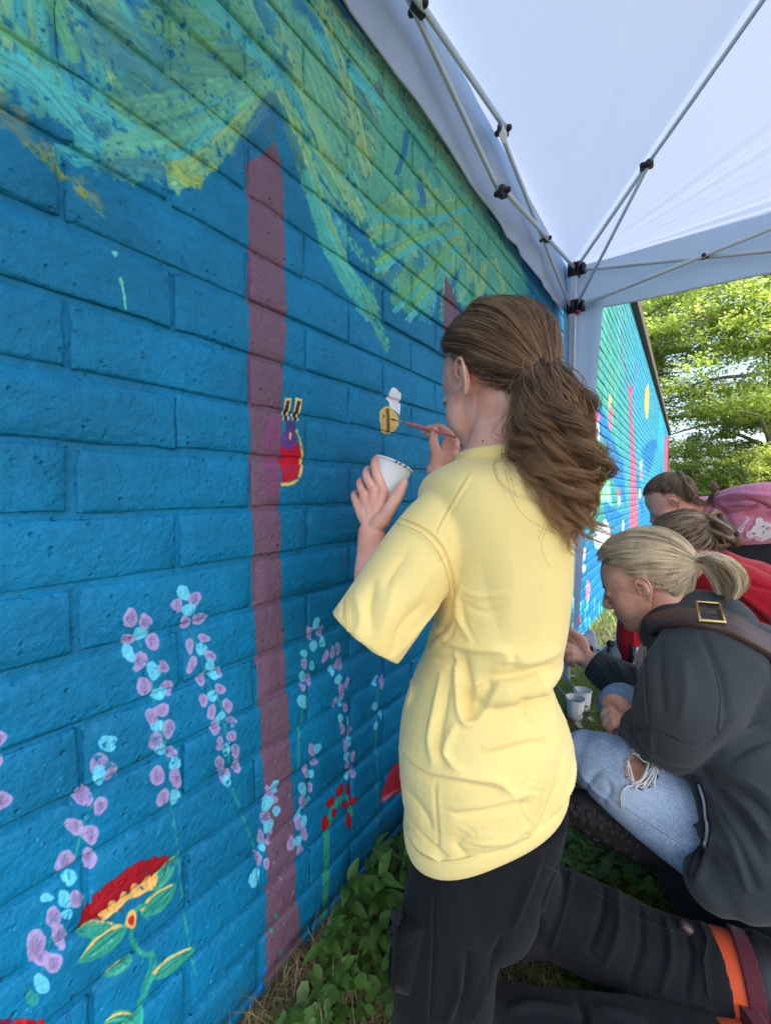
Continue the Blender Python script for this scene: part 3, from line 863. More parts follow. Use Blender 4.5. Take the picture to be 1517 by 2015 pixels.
# ------------------------------------------------------------------ pop-up canopy tent
TX, TY, TS = 0.069, 2.185, 2.85
ZT, ZL, ZC = 1.815, 1.645, 1.735
tent = empty('canopy_tent', (TX, TY, -.15), 'white pop-up canopy with grey folding frame over the painters', 'canopy tent')
def fabric():
    m, nt, b = new_mat('canopy_fabric')
    N, L = nt.nodes, nt.links
    tc = N.new('ShaderNodeTexCoord')
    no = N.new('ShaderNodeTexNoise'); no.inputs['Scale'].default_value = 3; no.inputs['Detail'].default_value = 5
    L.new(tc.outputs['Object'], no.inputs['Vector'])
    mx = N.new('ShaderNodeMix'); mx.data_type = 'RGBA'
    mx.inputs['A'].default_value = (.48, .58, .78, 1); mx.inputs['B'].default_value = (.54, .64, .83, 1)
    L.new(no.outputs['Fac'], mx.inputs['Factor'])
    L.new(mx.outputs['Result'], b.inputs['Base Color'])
    b.inputs['Roughness'].default_value = .55
    n2 = N.new('ShaderNodeTexNoise'); n2.inputs['Scale'].default_value = 22; n2.inputs['Detail'].default_value = 6; n2.inputs['Distortion'].default_value = 1.2
    L.new(tc.outputs['Object'], n2.inputs['Vector'])
    bp = N.new('ShaderNodeBump'); bp.inputs['Strength'].default_value = .25; bp.inputs['Distance'].default_value = .006
    L.new(n2.outputs['Fac'], bp.inputs['Height']); L.new(bp.outputs['Normal'], b.inputs['Normal'])
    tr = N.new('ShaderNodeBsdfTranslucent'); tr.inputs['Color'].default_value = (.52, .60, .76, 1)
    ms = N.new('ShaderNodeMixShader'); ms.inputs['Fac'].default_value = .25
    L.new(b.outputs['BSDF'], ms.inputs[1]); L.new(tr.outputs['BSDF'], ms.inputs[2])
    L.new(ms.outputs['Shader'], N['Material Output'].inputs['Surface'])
    return m
FAB = fabric()
PEAK = np.array([TX + TS / 2, TY - TS / 2, 2.58])
ov = 0.035
CR = [np.array([TX - ov, TY + ov, ZT + .03]), np.array([TX + TS + ov, TY + ov, ZT + .03]), np.array([TX + TS + ov, TY - TS - ov, ZT + .03]), np.array([TX - ov, TY - TS - ov, ZT + .03])]
def roof_panel(a, b, k):
    nu, nv = (260, 220) if k == 0 else (90, 60)
    am = .0034 if k == 0 else .0012
    V = []
    for j in range(nv + 1):
        v = j / nv
        for i in range(nu + 1):
            u = i / nu
            e = a + (b - a) * u
            p = e + (PEAK - e) * v
            w = min(u, 1 - u)
            # sag between the bars and fine creases fanning out of the corners
            sag = -.07 * math.sin(math.pi * u) * (1 - v) * (v * 1.2 + .05)
            ang = math.atan2(v * 1.2, w + 1e-3)
            rad = math.hypot(v * 1.2, w)
            cr = (math.sin(ang * 30 + 3 * math.sin(ang * 9 + k)) + .6 * math.sin(ang * 51 + k * 2)) * am * math.exp(-((rad - .22) / .26) ** 2) * (1 - math.exp(-rad * 24)) * (.25 + 1.1 * max(0, math.cos(ang * 3 + 2 * math.sin(ang * 5))) ** 2 + .6 * max(0, math.sin(ang * 7.3 + rad * 4)))
            V.append(p + np.array([0, 0, sag + cr * (w > 0)]))
    n = nu + 1
    Fc = np.array([(j * n + i, j * n + i + 1, (j + 1) * n + i + 1, (j + 1) * n + i) for j in range(nv) for i in range(nu)])
    return np.array(V), Fc
for k in range(4):
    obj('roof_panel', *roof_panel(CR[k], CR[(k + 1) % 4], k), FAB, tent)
for k in range(4):
    a, b = CR[k], CR[(k + 1) % 4]
    V = []
    nu, nv = 160, 8
    out = nrm(np.cross(b - a, [0, 0, -1]))
    for j in range(nv + 1):
        for i in range(nu + 1):
            u, v = i / nu, j / nv
            w = (.004 * math.sin(u * 60 + k + math.sin(u * 17) * 2) + .0025 * math.sin(u * 131)) * v + .012 * math.sin(math.pi * u) * v
            dz = -.208 * v - .006 * math.sin(math.pi * u * 3) * v - (.012 * v * math.sin(math.pi * u))
            if j == 0: w, dz = -.006, .022
            V.append(a + (b - a) * u + out * (w + .002) + np.array([0, 0, dz + .001]))
    n = nu + 1
    Fc = np.array([(j * n + i, j * n + i + 1, (j + 1) * n + i + 1, (j + 1) * n + i) for j in range(nv) for i in range(nu)])
    va = obj('valance', np.array(V), Fc, FAB, tent)
    hem = [V[nv * n + i] for i in range(0, n, 4)]
    obj('hem', *tube(hem, [(.004, .0025)], 6), mat('hem_tape', (.42, .46, .52), .7) if k == 0 else bpy.data.materials['hem_tape'], va)
MET = mat('frame_paint', (.50, .57, .60), .35, .06, 20, metallic=.35)
BLK = mat('black_plastic', (.012, .012, .014), .42, .2, 40, .15, 120)
ALU = mat('leg_aluminium', (.56, .62, .68), .38, .05, 20, metallic=.5)
def bar(a, b, name='truss_bar', r=(.0095, .006)):
    a, b = np.asarray(a, float), np.asarray(b, float)
    return obj(name, *tube([a, a * .5 + b * .5, b], [r], 12, side=(0, 0, 1)), MET, tent)
def connector(p, d, s=1.0, tabs=True):
    p = np.asarray(p, float); R = frame_from(d)
    parts = [rbox(p, (.03 * s, .052 * s, .026 * s), R, .005)]
    for k in (-1, 1):
        parts.append(tube([p + R[:, 0] * k * .010 * s, p + R[:, 0] * k * .021 * s], [.011 * s], 12))
        if tabs: parts.append(rbox(p + R[:, 2] * k * .017 * s + R[:, 1] * k * .014 * s, (.022 * s, .022 * s, .018 * s), R, .003))
    o = obj('connector', *cat_geo(parts), BLK, tent)
    obj('bolt', *tube([p - R[:, 0] * .025 * s, p + R[:, 0] * .025 * s], [.0045 * s], 8), MET, o)
def truss(corner, d, n=3):
    """scissor pairs that fold out from a corner leg along direction d"""
    corner, d = np.asarray(corner, float), nrm(d)
    L = TS / n
    nrm_ = np.cross(d, [0, 0, 1]) * .008
    hi, lo = np.array([0, 0, ZT]), np.array([0, 0, ZL])
    for k in range(n):
        p, q = corner + d * (L * k + (.03 if k == 0 else 0)), corner + d * (L * (k + 1) - (.03 if k == n - 1 else 0))
        bar(p + hi - nrm_, q + lo - nrm_); bar(p + lo + nrm_, q + hi + nrm_)
        connector((p + q) / 2 + [0, 0, (ZT + ZL) / 2], d, .72, False)
        if k < n - 1:
            connector(q + hi, d, .8); connector(q + lo, d, .8)
xy = [np.array([TX, TY, 0]), np.array([TX + TS, TY, 0]), np.array([TX + TS, TY - TS, 0]), np.array([TX, TY - TS, 0])]
for k in range(4):
    truss(xy[k], xy[(k + 1) % 4] - xy[k])
for k in range(4):
    c = xy[k]; pk = PEAK - [0, 0, .05]
    top = c + [0, 0, ZT + .01]
    d = nrm((pk - c) * [1, 1, 0])
    joint = top + (pk - top) * .215
    bar(top + d * .03, joint, 'roof_bar'); bar(joint, pk, 'roof_bar', (.0085, .0055))
    bar(c + [0, 0, ZL + .005] + d * .03, joint - [0, 0, .012], 'roof_strut', (.0085, .0055))
    connector(joint, d, .85, False)
    g = .0 if k else -.16
    # leg: hollow profile with two grooves, plus its sliding brackets
    base = -.17 if k in (0, 1) else -.02
    mid = (base + ZT) / 2
    parts = [rbox(c + [0, 0, mid], (.034, .034, ZT - base), None, .004)]
    for sx, sy in ((1, 0), (-1, 0), (0, 1), (0, -1)):
        for off in (-.009, .009):
            parts.append(box(c + np.array([sx * .0175 + (off if sy else 0), sy * .0175 + (off if sx else 0), mid]), (.003 if sx else .006, .003 if sy else .006, ZT - base - .01)))
    obj('leg', *cat_geo(parts), ALU, tent, smooth=False)
    obj('foot_plate', *rbox(c + [0, 0, base + .004], (.08, .08, .008), None, .003), ALU, tent, smooth=False)
    for z, nm in ((ZT, 'top_bracket'), (ZL, 'slide_bracket')):
        pr = [rbox(c + [0, 0, z], (.05, .05, .062), None, .006)]
        for e in (xy[(k + 1) % 4] - c, xy[k - 1] - c, pk - c):
            e = nrm(e * [1, 1, 0])
            for s in (-1, 1):
                pr.append(rbox(c + e * .034 + np.cross(e, [0, 0, 1]) * .011 * s + [0, 0, z], (.006, .034, .044), frame_from(e), .003))
        br = obj(nm, *cat_geo(pr), BLK, tent)
        if nm == 'slide_bracket':
            e = nrm((pk - c) * [1, 1, 0])
            obj('release_button', *tube([c + e * .02 + [0, 0, z - .03], c + e * .04 + [0, 0, z - .034]], [.008], 12), mat('red_button', (.5, .03, .08), .4) if k == 0 else bpy.data.materials['red_button'], br)
bar(PEAK - [0, 0, .35], PEAK - [0, 0, .03], 'centre_pole', (.018, .018))
# tapering fabric tail that hangs down the near leg, and the maker's tag on the joint
V, nz = [], 40
for j in range(nz + 1):
    v = j / nz
    z = 1.66 - 1.62 * v
    w = .105 * (1 - v) ** 1.15 + .016
    for i in range(9):
        u = i / 8 - .25
        V.append((TX + .02 + w * u + .012, TY + .028 + .006 * math.sin(u * 9 + v * 3) * (1 - v), z))
n = 9
Fc = np.array([(j * n + i, j * n + i + 1, (j + 1) * n + i + 1, (j + 1) * n + i) for j in range(nz) for i in range(n - 1)])
obj('leg_flap', np.array(V), Fc, FAB, tent)
V = [np.array([TX - .022 - .02 * a, TY - .0 + .004 * math.sin(b * 2), 1.66 - 1.5 * b]) for b in np.linspace(0, 1, 20) for a in np.linspace(0, 1, 3) * (1 - .7 * b)]
obj('leg_flap', np.array(V), np.array([(j * 3 + i, j * 3 + i + 1, j * 3 + i + 4, j * 3 + i + 3) for j in range(19) for i in range(2)]), FAB, tent)
jp = np.array([TX, TY - 1.0, ZT])
V = [jp + np.array([.012 + .012 * math.sin(v * 3), -.03 * u + .01, -.02 - .045 * v]) for v in np.linspace(0, 1, 6) for u in np.linspace(-.3, 1, 4)]
obj('paper_tag', np.array(V), np.array([(j * 4 + i, j * 4 + i + 1, j * 4 + i + 5, j * 4 + i + 4) for j in range(5) for i in range(3)]), mat('tag_paper', (.72, .72, .70), .6), tent)
# ------------------------------------------------------------------ ground, grass, weeds
def gz(x, y):
    t = np.clip((np.asarray(y, float) - .45) / 2.4, 0, 1)
    t = t * t * (3 - 2 * t)
    b = .012 * np.sin(np.asarray(x) * 5.1 + 1) * np.sin(np.asarray(y) * 4.3)
    return -.02 - .165 * t + b
def ground():
    xs = np.concatenate([[-60, -20, -6, -2, -.4], np.arange(0, 4.01, .08), [5, 7, 10, 16, 25, 40, 90]])
    ys = np.concatenate([[-60, -20, -6, -2.5], np.arange(-1, 5.01, .08), [6, 7.5, 9, 11, 14, 18, 24, 34, 50, 120]])
    X, Y = np.meshgrid(xs, ys)
    V = np.stack([X, Y, gz(X, Y)], -1).reshape(-1, 3)
    n = len(xs)
    Fc = np.array([(j * n + i, j * n + i + 1, (j + 1) * n + i + 1, (j + 1) * n + i) for j in range(len(ys) - 1) for i in range(n - 1)])
    m, nt, b = new_mat('soil_and_thatch')
    N, L = nt.nodes, nt.links
    ge = N.new('ShaderNodeNewGeometry')
    no = N.new('ShaderNodeTexNoise'); no.inputs['Scale'].default_value = 6; no.inputs['Detail'].default_value = 8
    L.new(ge.outputs['Position'], no.inputs['Vector'])
    r = N.new('ShaderNodeValToRGB'); e = r.color_ramp.elements
    e[0].position, e[0].color = .32, (.035, .036, .016, 1)
    e[1].position, e[1].color = .68, (.10, .075, .04, 1)
    L.new(no.outputs['Fac'], r.inputs['Fac']); L.new(r.outputs['Color'], b.inputs['Base Color'])
    b.inputs['Roughness'].default_value = .95
    n2 = N.new('ShaderNodeTexNoise'); n2.inputs['Scale'].default_value = 90; n2.inputs['Detail'].default_value = 5
    L.new(ge.outputs['Position'], n2.inputs['Vector'])
    bp = N.new('ShaderNodeBump'); bp.inputs['Strength'].default_value = .8; bp.inputs['Distance'].default_value = .01
    L.new(n2.outputs['Fac'], bp.inputs['Height']); L.new(bp.outputs['Normal'], b.inputs['Normal'])
    tag(obj('ground', V, Fc, m), kind='structure')
ground()

def leaf_mat(name, c0, c1, trans=.35, rough=.5, scale=3.0, per='Object'):
    """foliage whose colour drifts from clump to clump, with light passing through the blade"""
    m, nt, b = new_mat(name)
    N, L = nt.nodes, nt.links
    ge = N.new('ShaderNodeNewGeometry')
    no = N.new('ShaderNodeTexNoise'); no.inputs['Scale'].default_value = scale; no.inputs['Detail'].default_value = 3
    L.new(ge.outputs['Position'], no.inputs['Vector'])
    ad = N.new('ShaderNodeMath'); ad.operation = 'MULTIPLY_ADD'; ad.inputs[1].default_value = .55
    L.new(ge.outputs['Random Per Island'], ad.inputs[0])
    s2 = N.new('ShaderNodeMath'); s2.operation = 'MULTIPLY_ADD'; s2.inputs[1].default_value = 1.6; s2.inputs[2].default_value = -.58
    L.new(no.outputs['Fac'], s2.inputs[0]); L.new(s2.outputs[0], ad.inputs[2])
    mx = N.new('ShaderNodeMix'); mx.data_type = 'RGBA'
    mx.inputs['A'].default_value = (*c0, 1); mx.inputs['B'].default_value = (*c1, 1)
    L.new(ad.outputs[0], mx.inputs['Factor'])
    L.new(mx.outputs['Result'], b.inputs['Base Color'])
    b.inputs['Roughness'].default_value = rough
    tr = N.new('ShaderNodeBsdfTranslucent')
    g = N.new('ShaderNodeMix'); g.data_type = 'RGBA'; g.blend_type = 'MULTIPLY'; g.inputs['Factor'].default_value = 1
    g.inputs['B'].default_value = (1.25, 1.25, .7, 1)
    L.new(mx.outputs['Result'], g.inputs['A']); L.new(g.outputs['Result'], tr.inputs['Color'])
    ms = N.new('ShaderNodeMixShader'); ms.inputs['Fac'].default_value = trans
    L.new(b.outputs['BSDF'], ms.inputs[1]); L.new(tr.outputs['BSDF'], ms.inputs[2])
    L.new(ms.outputs['Shader'], N['Material Output'].inputs['Surface'])
    return m
GRASS = leaf_mat('grass_green', (.08, .165, .026), (.24, .35, .07), .5, .5, 7)
STRAW = leaf_mat('dry_straw', (.20, .145, .07), (.42, .33, .19), .25, .6, 9)

def blades(n, xr, yr, h, w, lean, mater, name, dens=None, flat=0.0):
    g = np.random.default_rng(n)
    x, y = g.uniform(*xr, n), g.uniform(*yr, n)
    keep = x > .012
    if dens is not None: keep &= g.random(n) < dens(x, y)
    x, y = x[keep], y[keep]; n = len(x)
    H = h * g.uniform(.45, 1.25, n); Wd = w * g.uniform(.6, 1.3, n)
    a = g.uniform(0, 2 * math.pi, n); ln = lean * g.uniform(.3, 1.5, n)
    d = np.stack([np.cos(a), np.sin(a)], 1)
    s = np.stack([-np.sin(a + g.normal(0, .5, n)), np.cos(a)], 1)
    z0 = gz(x, y) + flat * g.random(n)
    V = np.empty((n, 5, 3))
    for k, (t, ww) in enumerate(((0, 1), (0, -1), (.55, .8), (.55, -.8), (1, 0))):
        b = ln * t ** 1.7
        V[:, k, 0] = x + d[:, 0] * H * b + s[:, 0] * Wd * ww / 2
        V[:, k, 1] = y + d[:, 1] * H * b + s[:, 1] * Wd * ww / 2
        V[:, k, 2] = z0 - .004 + H * t * np.sqrt(np.clip(1 - (ln * .55) ** 2, .04, 1))
    V[:, :, 0] = np.maximum(V[:, :, 0], .008)
    i = np.arange(n)[:, None] * 5
    T = np.concatenate([i + [0, 1, 3], i + [0, 3, 2], i + [2, 3, 4]])
    return V.reshape(-1, 3), T
def patchy(x, y):
    q = np.stack([x, y, np.zeros_like(x)], 1)
    return np.clip(.75 + .6 * vnoise(q, 5.0) + .3 * vnoise(q, 14), .05, 1) * np.where((x < .3) & (y < .72), .7, 1)
def dry_and_brighter(x, y):
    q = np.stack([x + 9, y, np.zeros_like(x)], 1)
    return np.clip(.06 + .6 * vnoise(q, 3.6) + .25 * (x > .55) * (y < 1.15) * (y > .8) + .25 * (x < .65) * (x > .22) * (y > .5) * (y < .95), .05, 1)  # last term adds pale straw between the legs to brighten that shaded gap
V1, T1 = blades(120000, (0, 1.7), (.1, 2.3), .030, .0028, .8, GRASS, 'g', patchy)
V2, T2 = blades(60000, (0, 6), (2.2, 11), .06, .008, .7, GRASS, 'g')
tag(obj('grass', np.concatenate([V1, V2]), np.concatenate([T1, T2 + len(V1)]), GRASS, smooth=False), kind='stuff', label='short green grass under the canopy and beyond it')
V4, T4 = blades(3600, (0, .42), (.25, .75), .05, .0016, 1.8, STRAW, 's', None, .010)
V3, T3 = blades(26000, (0, 1.9), (.1, 2.1), .045, .0016, 1.75, STRAW, 's', dry_and_brighter, .012)
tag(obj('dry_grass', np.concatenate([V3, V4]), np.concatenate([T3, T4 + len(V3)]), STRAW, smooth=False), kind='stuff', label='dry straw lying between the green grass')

# weeds: broad leaves in rosettes along the foot of the wall
WEED = leaf_mat('weed_leaf', (.055, .14, .022), (.13, .26, .05), .35, .42, 14)
def leaf_mesh(L=.06, Wd=.028, fold=.25, droop=.35, ns=7):
    V, Fc = [], []
    for i in range(ns + 1):
        t = i / ns
        w = Wd * .5 * (math.sin(math.pi * min(1, t * .93 + .07)) ** .8) * (1.15 - .4 * t) if t < 1 else 0.0006
        z = L * (.28 * t - droop * t * t)
        for s in (-1, -.5, 0, .5, 1):
            V.append((L * t, s * w, z + abs(s) * w * fold - (.0012 * math.sin(t * 22) * abs(s))))
    for i in range(ns):
        for j in range(4):
            a = i * 5 + j
            Fc.append((a, a + 5, a + 6, a + 1))
    return np.array(V), Fc
leaf_meshes = [mesh_np('leaf', *leaf_mesh(.062 + .012 * (i % 3), .03 + .005 * (i % 2), .2 + .1 * i / 6, .22 + .09 * i), True, WEED) for i in range(6)]
def weed(x, y, n, size, label, seed, up=.62):
    g = np.random.default_rng(seed)
    w = empty('weed_plant', (x, y, float(gz(x, y))), label, 'plant', 'broad-leaved weeds along the foot of the wall')
    stem = obj('stem', *tube([(x, y, float(gz(x, y)) - .01), (x + .006, y, float(gz(x, y)) + .07 * size), (x + .012, y + .004, float(gz(x, y)) + .13 * size * up)], [.0026, .002, .0012], 6), WEED, w)
    for i in range(n):
        o = bpy.data.objects.new('leaf', leaf_meshes[int(g.integers(6))])
        t = (i + .5) / n
        az = i * 2.4 + g.normal(0, .25)
        if math.cos(az) < -.2: az = math.pi - az               # leaves lean away from the wall
        o.location = (.012 * t, 0, (.02 + .12 * t * up) * size)
        o.rotation_euler = (g.normal(0, .2), -g.uniform(.0, .9) * (.4 + t), az)
        s = .70 * size * g.uniform(.6, 1.2) * (1.1 - .35 * t)
        o.scale = (s, s, s)
        link(o, w)
WP = [(.05, .50, 12, .8), (.035, .57, 14, 1.0), (.075, .61, 13, 1.05), (.03, .655, 14, 1.1), (.085, .68, 12, .95), (.05, .73, 14, 1.15), (.11, .74, 10, .9), (.035, .80, 14, 1.2), (.08, .83, 13, 1.25), (.04, .88, 14, 1.3), (.11, .555, 10, .8), (.13, .63, 10, .8), (.10, .90, 12, 1.2), (.04, .965, 12, 1.2), (.15, .53, 9, .75), (.17, .60, 9, .7), (.10, .47, 9, .7), (.19, .68, 9, .8)]
WL = ['low weed at the foot of the purple painted trunk', 'weed right of the painted trunk with broad leaves against the wall', 'leafy weed standing before the green painted stalk', 'weed touching the base of the green painted stalk', 'bushy weed out from the wall beside the green stalk', 'tall weed between the green stalk and the kneeling girl', 'weed growing nearest to the dark cargo pocket', 'upright weed behind the cargo pocket against the wall', 'broad weed half hidden by the dark trouser leg', 'tallest weed against the wall below the yellow shirt', 'small weed in the straw below the painted trunk', 'small weed in dry straw before the cargo trousers', 'weed mostly hidden behind the kneeling thigh', 'farthest weed at the wall behind the kneeling girl', 'low weed out in the straw in front of the painted trunk', 'weed lowest in the straw beside the dark trousers', 'small weed nearest the purple trunk base in the straw', 'weed tucked beside the kneeling thigh below the pocket flap']
for i, ((x, y, n, s), lb) in enumerate(zip(WP, WL)):
    weed(x, y, n, s, lb, 300 + i)

def cover(n, xr, yr, seed):
    g = np.random.default_rng(seed)
    x, y = g.uniform(*xr, n), g.uniform(*yr, n)
    k = vnoise(np.stack([x, y, 0 * x], 1), 9.0) > -.15
    x, y = x[k], y[k]; n = len(x)
    p = np.stack([x, y, gz(x, y) + g.uniform(.004, .04, n)], 1)
    a = g.uniform(0, 6.283, n); t = g.normal(0, .35, (n, 2)); s = g.uniform(.006, .014, n)[:, None]
    u = np.stack([np.cos(a), np.sin(a), t[:, 0]], 1) * s; v = np.stack([-np.sin(a), np.cos(a), t[:, 1]], 1) * s * .72
    ring_ = [u * 1.0, u * .55 + v * .8, -u * .3 + v * .85, -u * .9, -u * .3 - v * .85, u * .55 - v * .8]
    V = np.stack([p] + [p + q for q in ring_], 1); V[:, 1:, 2] += .0016
    V[:, :, 0] = np.maximum(V[:, :, 0], .009)
    i = np.arange(n)[:, None] * 7
    return V.reshape(-1, 3), np.concatenate([i + [0, 1 + j, 1 + (j + 1) % 6] for j in range(6)])
Vc, Tc = cover(5200, (.0, .5), (.25, 1.2), 5)
Vd, Td = cover(3000, (.1, 1.0), (.8, 2.0), 6)
tag(obj('ground_cover', np.concatenate([Vc, Vd]), np.concatenate([Tc, Td + len(Vc)]), WEED, smooth=False), kind='stuff', label='small round clover leaves spread through the grass')

# white clover heads in the grass beside the cups
CLV = mat('clover_white', (.62, .60, .54), .8)
CLL = ['clover flower nearest the wall and the tent leg', 'clover flower on the grass left of the jeans knee', 'clover flower touching its neighbour before the jeans knee', 'clover flower close behind the hand in the lap', 'clover flower between the cups and the jeans knee', 'clover flower deepest under the dark sleeve']
for i, (px, py) in enumerate(((1128, 1312), (1136, 1432), (1140, 1440), (1200, 1405), (1160, 1420), (1218, 1395))):
    p = on_z(px, py, -.08)
    q = np.array([p[0], p[1], float(gz(p[0], p[1])) + .03])
    pr = []
    g = np.random.default_rng(i)
    for k in range(26):
        d = nrm(g.normal(0, 1, 3)); d[2] = abs(d[2]) * .8 - .1
        pr.append(tube([q + d * .003, q + d * .0105], [.0022, .0009], 5))
    c = empty('clover_flower', q, CLL[i], 'flower', 'white clover flowers near the paint cups')
    obj('flower_head', *cat_geo(pr), CLV, c)
    obj('stalk', *tube([q - [0, 0, .04], q], [.0012], 5), GRASS, c)
# ------------------------------------------------------------------ trees and bushes beyond the wall
BARK = mat('bark', (.10, .085, .065), .9, .35, 9, .6, 30, bdist=.02)
TWIG = mat('pale_twig', (.26, .23, .19), .8, .25, 9)
LEAF_A = leaf_mat('tree_leaf_bright', (.24, .34, .09), (.46, .56, .20), .625, .5, .55)
LEAF_B = leaf_mat('tree_leaf_dark', (.13, .21, .05), (.28, .38, .11), .58, .5, .6)
LEAF_C = leaf_mat('bush_leaf_yellow', (.28, .36, .09), (.50, .56, .18), .6, .5, 1.1)
LEAF_D = leaf_mat('bush_leaf_green', (.15, .25, .06), (.33, .43, .13), .58, .5, 1.0)

def leaves_at(cent, rad, per, size, seed, flat=.45, droop=.4):
    g = np.random.default_rng(seed)
    n = len(cent) * per
    c = np.repeat(cent, per, 0); r = np.repeat(rad, per)[:, None]
    d = g.normal(0, 1, (n, 3)); d /= np.linalg.norm(d, axis=1)[:, None]
    p = c + d * r * (g.random((n, 1)) ** .45) * np.array([1, 1, flat])
    p[:, 2] -= droop * r[:, 0] * (np.hypot(d[:, 0], d[:, 1]) ** 2) * .5
    a = g.normal(0, 1, (n, 3)); a[:, 2] = -.35 + .45 * a[:, 2]; a /= np.linalg.norm(a, axis=1)[:, None]
    nn = g.normal(0, .6, (n, 3)); nn[:, 2] += 1.0
    b = np.cross(a, nn); b /= np.linalg.norm(b, axis=1)[:, None] + 1e-9
    s = (size * g.uniform(.55, 1.3, n))[:, None]
    w = s * .30
    fold = np.cross(b, a) * s * .08
    V = np.stack([p, p + a * s * .5 + b * w + fold, p + a * s, p + a * s * .5 - b * w + fold], 1)
    i = np.arange(n)[:, None] * 4
    T = np.concatenate([i + [0, 1, 2], i + [0, 2, 3]])
    return V.reshape(-1, 3), T

def tree(base, H, R, z0, lean, seed, leafm, label, n_clump=330, per=95, size=.13, name='leafy_tree', thick=.22, gap=.35):
    g = np.random.default_rng(seed)
    base = np.asarray(base, float)
    t = empty(name, base, label, 'tree')
    top = base + np.array([lean[0], lean[1], H * .86])
    tr = catmull([base - [0, 0, .3], base + [lean[0] * .1, lean[1] * .2, H * .3], base + [lean[0] * .6, lean[1] * .5, H * .6], top], 14)
    parts = [tube(tr, [thick * (1 - .9 * k / 13) for k in range(14)], 10)]
    cen = base + np.array([lean[0], lean[1], (z0 + H) / 2]); ax = np.array([R, R, (H - z0) / 2])
    cl, cr, br = [], [], []
    nl = 30
    for k in range(nl):
        u = k / nl
        s = tr[int(3 + u * 10)]
        az = k * 2.4 + g.normal(0, .3); el = g.uniform(-.15, .75)
        L = R * g.uniform(.65, 1.05) * (1.0 - .45 * abs(u - .35))
        d = np.array([math.cos(az) * math.cos(el), math.sin(az) * math.cos(el), math.sin(el)])
        e = s + d * L; e[2] -= L * .12
        mid = s + d * L * .5 + [0, 0, L * .08] + g.normal(0, .08 * L, 3)
        limb = catmull([s, mid, e], 8)
        br.append(tube(limb, [thick * .36 * (1 - .85 * q / 7) + .006 for q in range(8)], 6))
        for q in range(n_clump // nl):
            v = g.uniform(.3, 1.08); j = min(7, int(v * 7))
            c = limb[j] + g.normal(0, .17 * R, 3) * [1, 1, .6]
            dd = (c - cen) / ax
            if np.linalg.norm(dd) > 1.12: c = cen + (c - cen) / np.linalg.norm(dd) * g.uniform(.85, 1.08)
            if vnoise(c[None] * .55 + seed, 1.0)[0] < -gap: continue
            cl.append(c); cr.append(R * g.uniform(.10, .2))
            if q % 3 == 0:
                br.append(tube(catmull([limb[max(0, j - 1)], (limb[j] + c) / 2 + g.normal(0, .06 * R, 3), c + g.normal(0, .05 * R, 3)], 5), [.02, .014, .010, .007, .003], 4, caps=False))
    obj('trunk', *cat_geo(parts), BARK, t)
    obj('branches', *cat_geo(br), TWIG, t)
    V, T = leaves_at(np.array(cl), np.array(cr), per, size, seed)
    obj('crown', V, T, leafm, t, smooth=False)

def bush(c, r, seed, leafm, label, n_clump=120, per=80, size=.11, name='bush'):
    g = np.random.default_rng(seed)
    c = np.asarray(c, float)
    b = empty(name, (c[0], c[1], float(gz(c[0], c[1]))), label, 'bush')
    base = np.array([c[0], c[1], float(gz(c[0], c[1])) - .05])
    cl, st = [], []
    for k in range(n_clump):
        d = nrm(g.normal(0, 1, 3)); q = g.random() ** .35
        p = c + d * np.asarray(r) * q * (1 + .25 * vnoise((d * 2 + seed)[None], 1.5)[0])
        p[2] = max(p[2], base[2] + .12)
        cl.append(p)
        if k % 6 == 0: st.append(tube(catmull([base + g.normal(0, .12, 3) * [1, 1, 0], (base + p) / 2 + g.normal(0, .1, 3), p], 6), [.03, .024, .018, .012, .008, .004], 5))
    obj('stems', *cat_geo(st), BARK, b)
    V, T = leaves_at(np.array(cl), np.full(len(cl), min(r) * .30), per, size, seed + 1, .6)
    V[:, 2] = np.maximum(V[:, 2], float(gz(c[0], c[1])) + .01)
    obj('foliage', V, T, leafm, b, smooth=False)

tree((3.2, 22.0, -.2), 13.0, 5.2, 4.0, (-.4, -1.0), 41, LEAF_A, 'big bright green tree spreading its crown above the bushes', 620, 105, .16)
tree((-2.6, 24.5, -.2), 12.0, 4.6, 3.2, (.8, -.6), 42, LEAF_B, 'darker tree standing behind the top edge of the painted wall', 520, 100, .16)
tree((9.0, 25.0, -.2), 13.0, 5.4, 3.0, (0, 0), 43, LEAF_B, 'dark green tree farthest to the right behind the bushes', 420, 95, .16)
bush((.9, 20.6, 1.2), (1.7, 1.3, 2.3), 51, LEAF_D, 'green bush growing close past the end of the painted wall', 150, 95, .10)
bush((3.1, 19.8, 1.0), (1.8, 1.2, 2.1), 52, LEAF_C, 'yellow-green bush in the middle of the hedge behind the pink sweatshirt', 160, 95, .10)
bush((5.6, 20.5, 1.2), (1.9, 1.3, 2.4), 53, LEAF_D, 'deep green bush at the right end of the hedge', 150, 90, .11)
bush((2.0, 21.9, 1.9), (1.9, 1.0, 2.2), 54, LEAF_B, 'dark tall bush at the back of the hedge between two lighter bushes', 130, 90, .12)
bush((8.6, 20.5, 1.2), (2.0, 1.4, 2.4), 55, LEAF_D, 'round green bush well to the right of the hedge', 130, 80, .12)
bush((-1.4, 21.5, 1.6), (1.6, 1.0, 2.6), 56, LEAF_B, 'dark bush hidden behind the end of the painted wall', 100, 80, .12)
